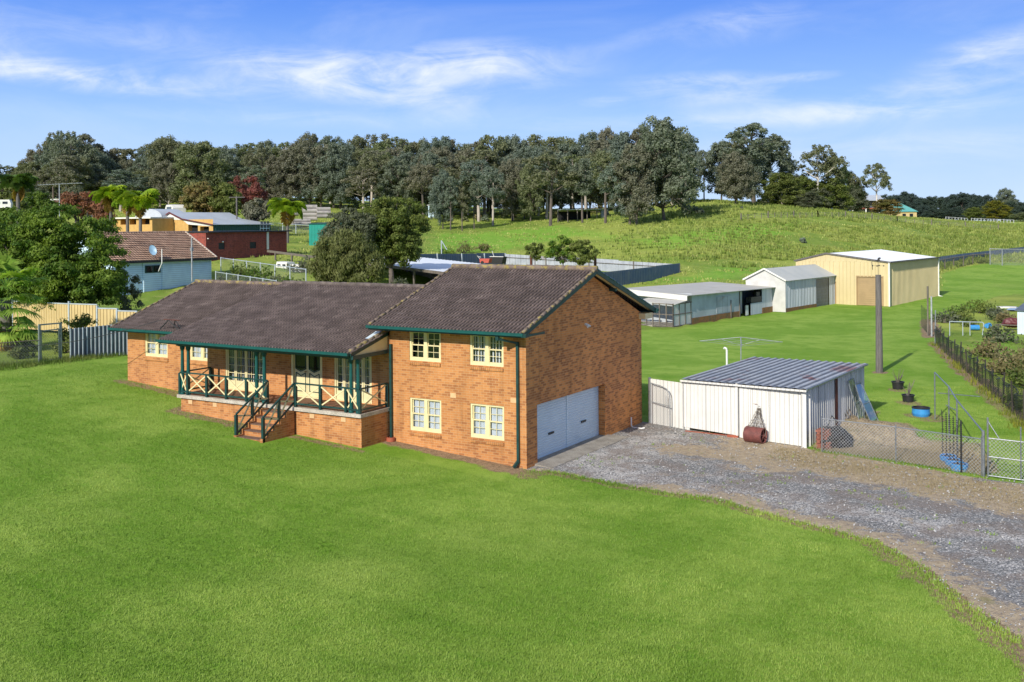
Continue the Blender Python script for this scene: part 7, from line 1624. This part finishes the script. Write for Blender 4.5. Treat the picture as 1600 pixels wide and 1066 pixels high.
    for px, pb, pt, lab in ((1076, 335, 305, 'small dark bush tree alone on the bright slope'), (1088, 334, 313, 'smaller bush right of the lone slope bush'), (1096, 335, 322, 'smallest grey bush of the three on the slope'), (1159, 328, 321, 'low dark shrub before the knoll group'), (1254, 380, 366, 'dark thistle shrub in the crop rows above sheds')):
        p = G(px, pb); d = (p - CAM).dot(Vector((-sY, cY, 0))); h_ = (pb - pt) / CF * d; shrub('bush', lab, p, h_ * .42, m_gum, 700 + px, n=22, size=.32, group=None, hgt_=h_ * .8, per=26)
    for i in range(12):
        px = 1206 + i * 12.5 + r.uniform(-4, 4); p = G(px, 319 + (px - 1200) * .085); d = (p - CAM).dot(Vector((-sY, cY, 0)))
        if d > 330: p = GD(px, 285); d = 285
        tree('bushy%d' % (i % 3), p, W(px, r.uniform(284, 300), d).z - p.z, ('olive', 'dark green', 'grey')[i % 3] + ' bushy tree in the thicket along the crest beside the white trunk', group='thicket on the crest', width=r.uniform(.95, 1.25), leaf=[m_olive, m_garden2, m_grey][i % 3])
    # row of saplings and scrub at the foot of the wood
    for i in range(16):
        px = 700 + i * 21 + r.uniform(-6, 6); p = G(px, np.interp(px, [700, 800, 900, 1040], [352, 342, 338, 330]) + r.uniform(-4, 3)); shrub('bush', 'low scrub bush in the shade at the foot of the wood', p, r.uniform(1.0, 2.0), [m_gum, m_gum2, m_dryweed][i % 3], 730 + i, n=16, size=.4, group='scrub at the foot of the wood', per=18, stems=False)
    # far right wood
    px = 1360
    while px < 1660:
        x = px; d = 560 + r.uniform(-40, 60); p = GD(x, d); top = np.interp(x, [1360, 1395, 1410, 1450, 1475, 1520, 1550, 1575, 1600, 1660], [318, 302, 300, 308, 303, 300, 304, 312, 313, 312]) + r.uniform(-2, 6); h_ = max(5, W(x, top, d).z - p.z); tree(keys[r.randint(5)], p, h_, 'distant blue-green tree in the far wood at right', group='far wood at right', width=h_ / 17 * 1.25, leaf=m_gumfar); px += 13
    px = 1385
    while px < 1660:
        d = 480 + r.uniform(-20, 30); p = GD(px, d); tree(keys[r.randint(5)], p, (W(px, 322 + r.uniform(-8, 8), d).z - p.z), 'distant blue-green tree in the far wood at right', group='far wood at right', width=.8, leaf=m_gumfar); px += 15
    for px, top, w_, d, lf, lab in ((1572, 296, .9, 520, m_gum, 'rounded tree rising above the far wood at right'), (1558, 314, .95, 430, m_yellowleaf, 'yellow autumn tree before the far wood'), (1522, 324, .65, 430, m_olive, 'smaller green tree left of the yellow autumn tree'), (1598, 332, .8, 410, m_gum2, 'dark tree at the right edge of far paddock')):
        p = GD(px, d); tree('dense1' if top < 310 else 'dense4', p, W(px, top, d).z - p.z, lab, width=w_, leaf=lf)
    # distant ridge trees far left behind (fills gaps)
m_barkwhite = mat('white_gum_bark', (.72, .68, .62), (.5, .45, .4), .6, .8, stretch=(2, 2, .4))
m_garden2 = leafmat('dark_green_gum_leaves', (.035, .065, .018), (.06, .09, .025), (.05, .07, .03), .8, .35)
m_gumfar = leafmat('distant_gum_leaves', (.055, .085, .062), (.075, .105, .075), (.06, .09, .085), .8, .3)
wood()

# ------------------------------------------------------------------ far buildings, farm fences, hill
def far_things():
    p = GD(1408, 372); t = thing('farm_house', 'pale house with hipped teal roof on the far rise', 'house', p, .5); s_ = 372 / CF; z = lambda py: W(1408, py, 372).z - p.z; ze, zr = z(331), z(318)
    w_ = 11; b = MB(); b.box(-w_ / 2, w_ / 2, 0, 8, -1.5, ze); b.build('wall', m_creamfence, t); b = MB(); e = .5
    A = [(-w_ / 2 - e, -e, ze), (w_ / 2 + e, -e, ze), (w_ / 2 + e, 8 + e, ze), (-w_ / 2 - e, 8 + e, ze), (-1.5, 4, zr), (1.5, 4, zr)]; b.add(A, [(0, 1, 5, 4), (1, 2, 5), (2, 3, 4, 5), (3, 0, 4)]); b.build('roof', mat('teal_roof', (.12, .38, .36), (.10, .33, .31), .3, .5), t)
    for x in (-3, .5, 3): b = MB(); b.box(x, x + 1.2, -.05, -.01, ze - 1.9, ze - .7); b.build('window', m_glass_dark, t)
    p = GD(1350, 330); t = thing('veranda_house', 'raised house with white posts and red base behind the gums', 'house', p, .4); z = lambda py: W(1350, py, 330).z - p.z; ze = z(313)
    b = MB(); b.box(-4, 5, 0, 7, -1, ze); b.build('wall', m_bluefence, t); b = MB(); b.prism([(-5, -2.6, ze - .2), (5.5, -2.6, ze - .2), (5.5, 3.5, ze + 1.6), (-5, 3.5, ze + 1.6)], (0, 0, .12)); b.build('roof', m_roofsilver, t)
    for x in (-4, 0, 4): b = MB(); b.box(x, x + .35, -2.5, -2.2, -1, ze - .2); b.build('post', m_white, t)
    b = MB(); b.box(-4.5, 5, -2.4, 0, z(327), z(325)); b.build('balcony', m_terra, t)
    # dark open shelter in the wood and white cabin
    a = G(868, 345); b2 = G(948, 342); d = 238; a = GD(872, d); t = thing('open_shelter', 'dark low open shelter under the gums', 'shed', a); r_ = Vector((cY, sY, 0)); L_ = 76 / CF * d; z = lambda py: W(905, py, d).z - a.z
    f_ = Vector((-sY, cY, 0)); b = MB(); zt = z(328) + 0; b.prism([r_ * 0 + up * zt, r_ * L_ + up * (zt + .1), r_ * L_ + f_ * 5 + up * (zt - .3), f_ * 5 + up * (zt - .3)], up * .12); b.build('roof', m_roofsilver, t)
    for k in range(6): b = MB(); q = r_ * (L_ * k / 5); b.bar(q - up, q + up * zt, .18); b.build('post', m_wood, t)
    b = MB(); b.quad(f_ * 4.5 - up * 2, r_ * L_ * .7 + f_ * 4.5 - up * 2, r_ * L_ * .7 + f_ * 4.5 + up * (zt - .3), f_ * 4.5 + up * (zt - .3)); b.build('back_wall', m_dark, t)
    b = MB(); b.quad(r_ * L_ * .9 + f_ - up * 1, r_ * L_ + f_ - up * 1, r_ * L_ + f_ + up * zt, r_ * L_ * .9 + f_ + up * zt); b.build('side_panel', m_whitefence, t)
    p = W(675, 337, 236); t = thing('white_cabin', 'white cabin corner glimpsed through the trees', 'cabin', p, .3); b = MB(); b.box(-.9, .9, 0, 3, -.4, 2.3); b.build('wall', m_weather, t); b = MB(); b.prism([(-1.1, -.2, 2.3), (1.1, -.2, 2.3), (1.1, 3.2, 2.6), (-1.1, 3.2, 2.6)], (0, 0, .1)); b.build('roof', m_white, t)
    # farm fence posts along the crest
    pts = [(1158, 345), (1220, 344), (1278, 340), (1354, 343), (1402, 348), (1465, 353), (1560, 360)]
    for i, (a, c) in enumerate(((pts[0], pts[2]), (pts[2], pts[4]), (pts[4], pts[6]))):
        A, B = Vector(G(*a)), Vector(G(*c)); f = thing('paddock_fence', ('post and wire fence on slope below knoll group', 'post and wire fence below the white trunked gum', 'post and wire fence dipping to the far right paddock')[i], 'fence', A); n = 12; wv = MB(); prev = None
        for k in range(n + 1):
            q = A.lerp(B, k / n); q.z = H(q.x, q.y); q = q - A; pb = MB(); big = k % 4 == 0; pb.bar(q - up * .3, q + up * (1.5 if big else 1.15), .22 if big else .10); pb.build('post', m_wood, f)
            if prev is not None:
                for z_ in (.4, .75, 1.05): wv.bar(prev + up * z_, q + up * z_, .025)
            prev = q
        wv.build('wire', m_steel_dull, f)
    # white palings far right
    for i, (a, c) in enumerate((((1478, 349), (1512, 352)), ((1518, 354), (1584, 357)))):
        A, B = Vector(GD(a[0], 330)), Vector(GD(c[0], 322 if i else 326)); f = thing('paling_fence', ('short white stock yard fence before far green paddock', 'longer white stock yard fence at the far right')[i], 'fence', A); d = B - A; n = int(d.length / .9)
        b = MB()
        for k in range(n + 1): q = d * k / n; g_ = H(A.x + q.x, A.y + q.y) - A.z; b.bar(Vector((q.x, q.y, g_ - .2)), Vector((q.x, q.y, g_ + 1.0 * rng.uniform(.6, 1.1))), .20)
        b.bar(up * .9, d + up * (.9 + H(B.x, B.y) - A.z - d.z), .12); b.build('paling', m_steel_dull, f)
    # tufted rows on the hillside
    r = np.random.RandomState(9); P = []
    n = 0
    X, Y = [], []
    for _ in range(17000):
        px, d = 1660 - 720 * r.rand() ** 1.15, r.uniform(150, 300)
        if r.rand() > (px - 900) / 260: continue
        X.append((px - 800) / CF * d); Y.append(d)
    a, d = np.array(X), np.array(Y); x = CAM.x + a * cY - d * sY; y = CAM.y + a * sY + d * cY
    u_ = x * math.cos(.25) + y * math.sin(.25); v_ = -x * math.sin(.25) + y * math.cos(.25); v_ = np.round(v_ / 3.2) * 3.2 + r.normal(size=len(v_)) * .25; x = u_ * math.cos(.25) - v_ * math.sin(.25); y = u_ * math.sin(.25) + v_ * math.cos(.25)
    keep = ~pip(x, y, MOWN) & (wob(x, y, 14, 2) > -.35) ; x, y = x[keep], y[keep]
    blades('crop_rows', np.stack([x, y, hgt(x, y) - .05], 1), .62, .10, r, m_crop, 'rows of tufty green plants across the right hillside', 'crop', per=5, spread=.22, bend=.35)
    a = r.uniform(-.42, .55, 24000); d = r.uniform(120, 330, 24000); x = CAM.x + a * d * cY - d * sY; y = CAM.y + a * d * sY + d * cY; k = ~pip(x, y, MOWN) & (wob(x, y, 5, 4) > -.2); x, y = x[k], y[k]
    blades('meadow_grass', np.stack([x, y, hgt(x, y) - .05], 1), .32, .09, r, m_meadow, 'rough unmown meadow grass over the hill', 'grass', per=4, spread=.4, bend=.6)
m_crop = leafmat('crop_leaves', (.14, .20, .035), (.27, .31, .08), (.17, .21, .05), .05, .3, trans=.15)
m_meadow = leafmat('meadow_grass_blades', (.25, .31, .06), (.38, .39, .13), (.24, .3, .06), .06, .3, trans=.15)
far_things()

# grass blades and small stones close to the camera
def near_grass():
    r = np.random.RandomState(21); n = 480000
    d = 17 + 36 * r.rand(n) ** 1.35; a = r.uniform(-.53, .53, n) * d; x = CAM.x + a * cY - d * sY; y = CAM.y + a * sY + d * cY
    k = pip(x, y, MOWN) & ~(pip(x, y, DRIVE)) & ~((x > -15.4) & (x < 0) & (y > -1.8) & (y < 10)) & ~((x > -22) & (x < 0) & (y > .8) & (y < 11)) & ~((x > -10.7) & (x < -8.7) & (y > -4.2) & (y < -1.6)) & ~pip(x, y, DRY) & ~((x>0)&(x<7.5)&(y>7.6)&(y<15.6))
    k &= ~((pdist(x, y, EDGE) < .25) & (r.rand(n) < .7)); x, y = x[k], y[k]
    ds = np.hypot(x - CAM.x, y - CAM.y)
    blades('lawn_grass', np.stack([x, y, hgt(x, y) - .01], 1), .055, .0075, r, m_lawnblade, 'short mown grass of the lawn around the house', 'grass', per=2, spread=.03, bend=.8)
    E_ = [Vector((*q, 0)) for q in EDGE[:12]]; P = []
    for a, c in zip(E_, E_[1:]):
        for _ in range(int((c - a).length * 70)): q = a.lerp(c, r.rand()); x, y = q.x + r.normal() * .13 - .05, q.y + r.normal() * .13; P.append((x, y, H(x, y)))
    for _ in range(900):
        x, y = r.uniform(.5, 20), r.uniform(-8, 8)
        if pip(np.array([x]), np.array([y]), DRIVE)[0] and wob(x, y, 1.4, 5) > .1: P.append((x, y, H(x, y) + .01))
    blades('edge_weeds', np.array(P), .075, .010, r, m_lawnblade, 'longer grass and weeds creeping over the drive edge', 'weeds', per=5, spread=.035, bend=.9)
    x = r.uniform(-22, 20, 22000); y = r.uniform(-26, 7, 22000); k = pip(x, y, MOWN) & ~pip(x, y, DRIVE) & ~((x > -15.6) & (x < .2) & (y > -2)) & ~((x < -15) & (y > .4)) & (wob(x, y, 2.3, 7) > .42); x, y = x[k], y[k]
    blades('lawn_weeds', np.stack([x, y, hgt(x, y)], 1), .065, .010, r, m_lawnblade, 'taller weeds and clover patches scattered in the lawn', 'weeds', per=4, spread=.05, bend=.9)
    x = r.uniform(6.5, 16, 60000); y = r.uniform(2, 20, 60000); sn = np.maximum(np.where(pip(x, y, DRY), 1, 0), (1 - sstep(pdist(x, y, [(6, 7.0), (8.5, 6.2), (12, 4.9), (15, 3.9)]), .3, 2.2)) * .6)
    k = (r.rand(len(x)) < sn) & ~((x < 7.6) & (y > 7.6)); x, y = x[k], y[k]
    blades('dry_grass', np.stack([x, y, hgt(x, y) + np.where(pip(x, y, DRY), .04, 0)], 1), .055, .011, r, m_dryblade, 'dead grass and cuttings heaped behind the mesh fence', 'grass', per=3, spread=.06, bend=1.6)
    x = r.uniform(-.2, 24, 26000); y = r.uniform(-16, 9.6, 26000); k = pip(x, y, DRIVE); x, y = x[k], y[k]; n = len(x)
    s_ = r.uniform(.008, .02, n) * np.where(r.rand(n) < .05, 1.7, 1); V = np.zeros((n, 4, 3)); ang = r.uniform(0, 6.28, n); tl = r.normal(size=(n, 2)) * .35
    for q, (u_, v_) in enumerate(((-1, -1), (1, -1), (1, 1), (-1, 1))):
        V[:, q, 0] = x + s_ * (u_ * np.cos(ang) - v_ * np.sin(ang)); V[:, q, 1] = y + s_ * (u_ * np.sin(ang) + v_ * np.cos(ang)); V[:, q, 2] = hgt(x, y) + .035 + s_ * (u_ * tl[:, 0] + v_ * tl[:, 1])
    o = quads_mesh('loose_gravel', V, m_stone); tag(o, 'loose pale stones scattered over the gravel drive', 'gravel', None, 'stuff')
m_dryblade = leafmat('dry_blades', (.46, .37, .23), (.30, .23, .14), (.3, .25, .15), 2.5, .0, trans=.1)
m_stone = mat('loose_stone', (.55, .53, .50), (.20, .21, .23), 9, .85, kind='Object')
m_lawnblade = leafmat('lawn_blades', (.19, .335, .034), (.33, .445, .086), (.1, .2, .03), .35, .0, trans=.2, big=1)
near_grass()
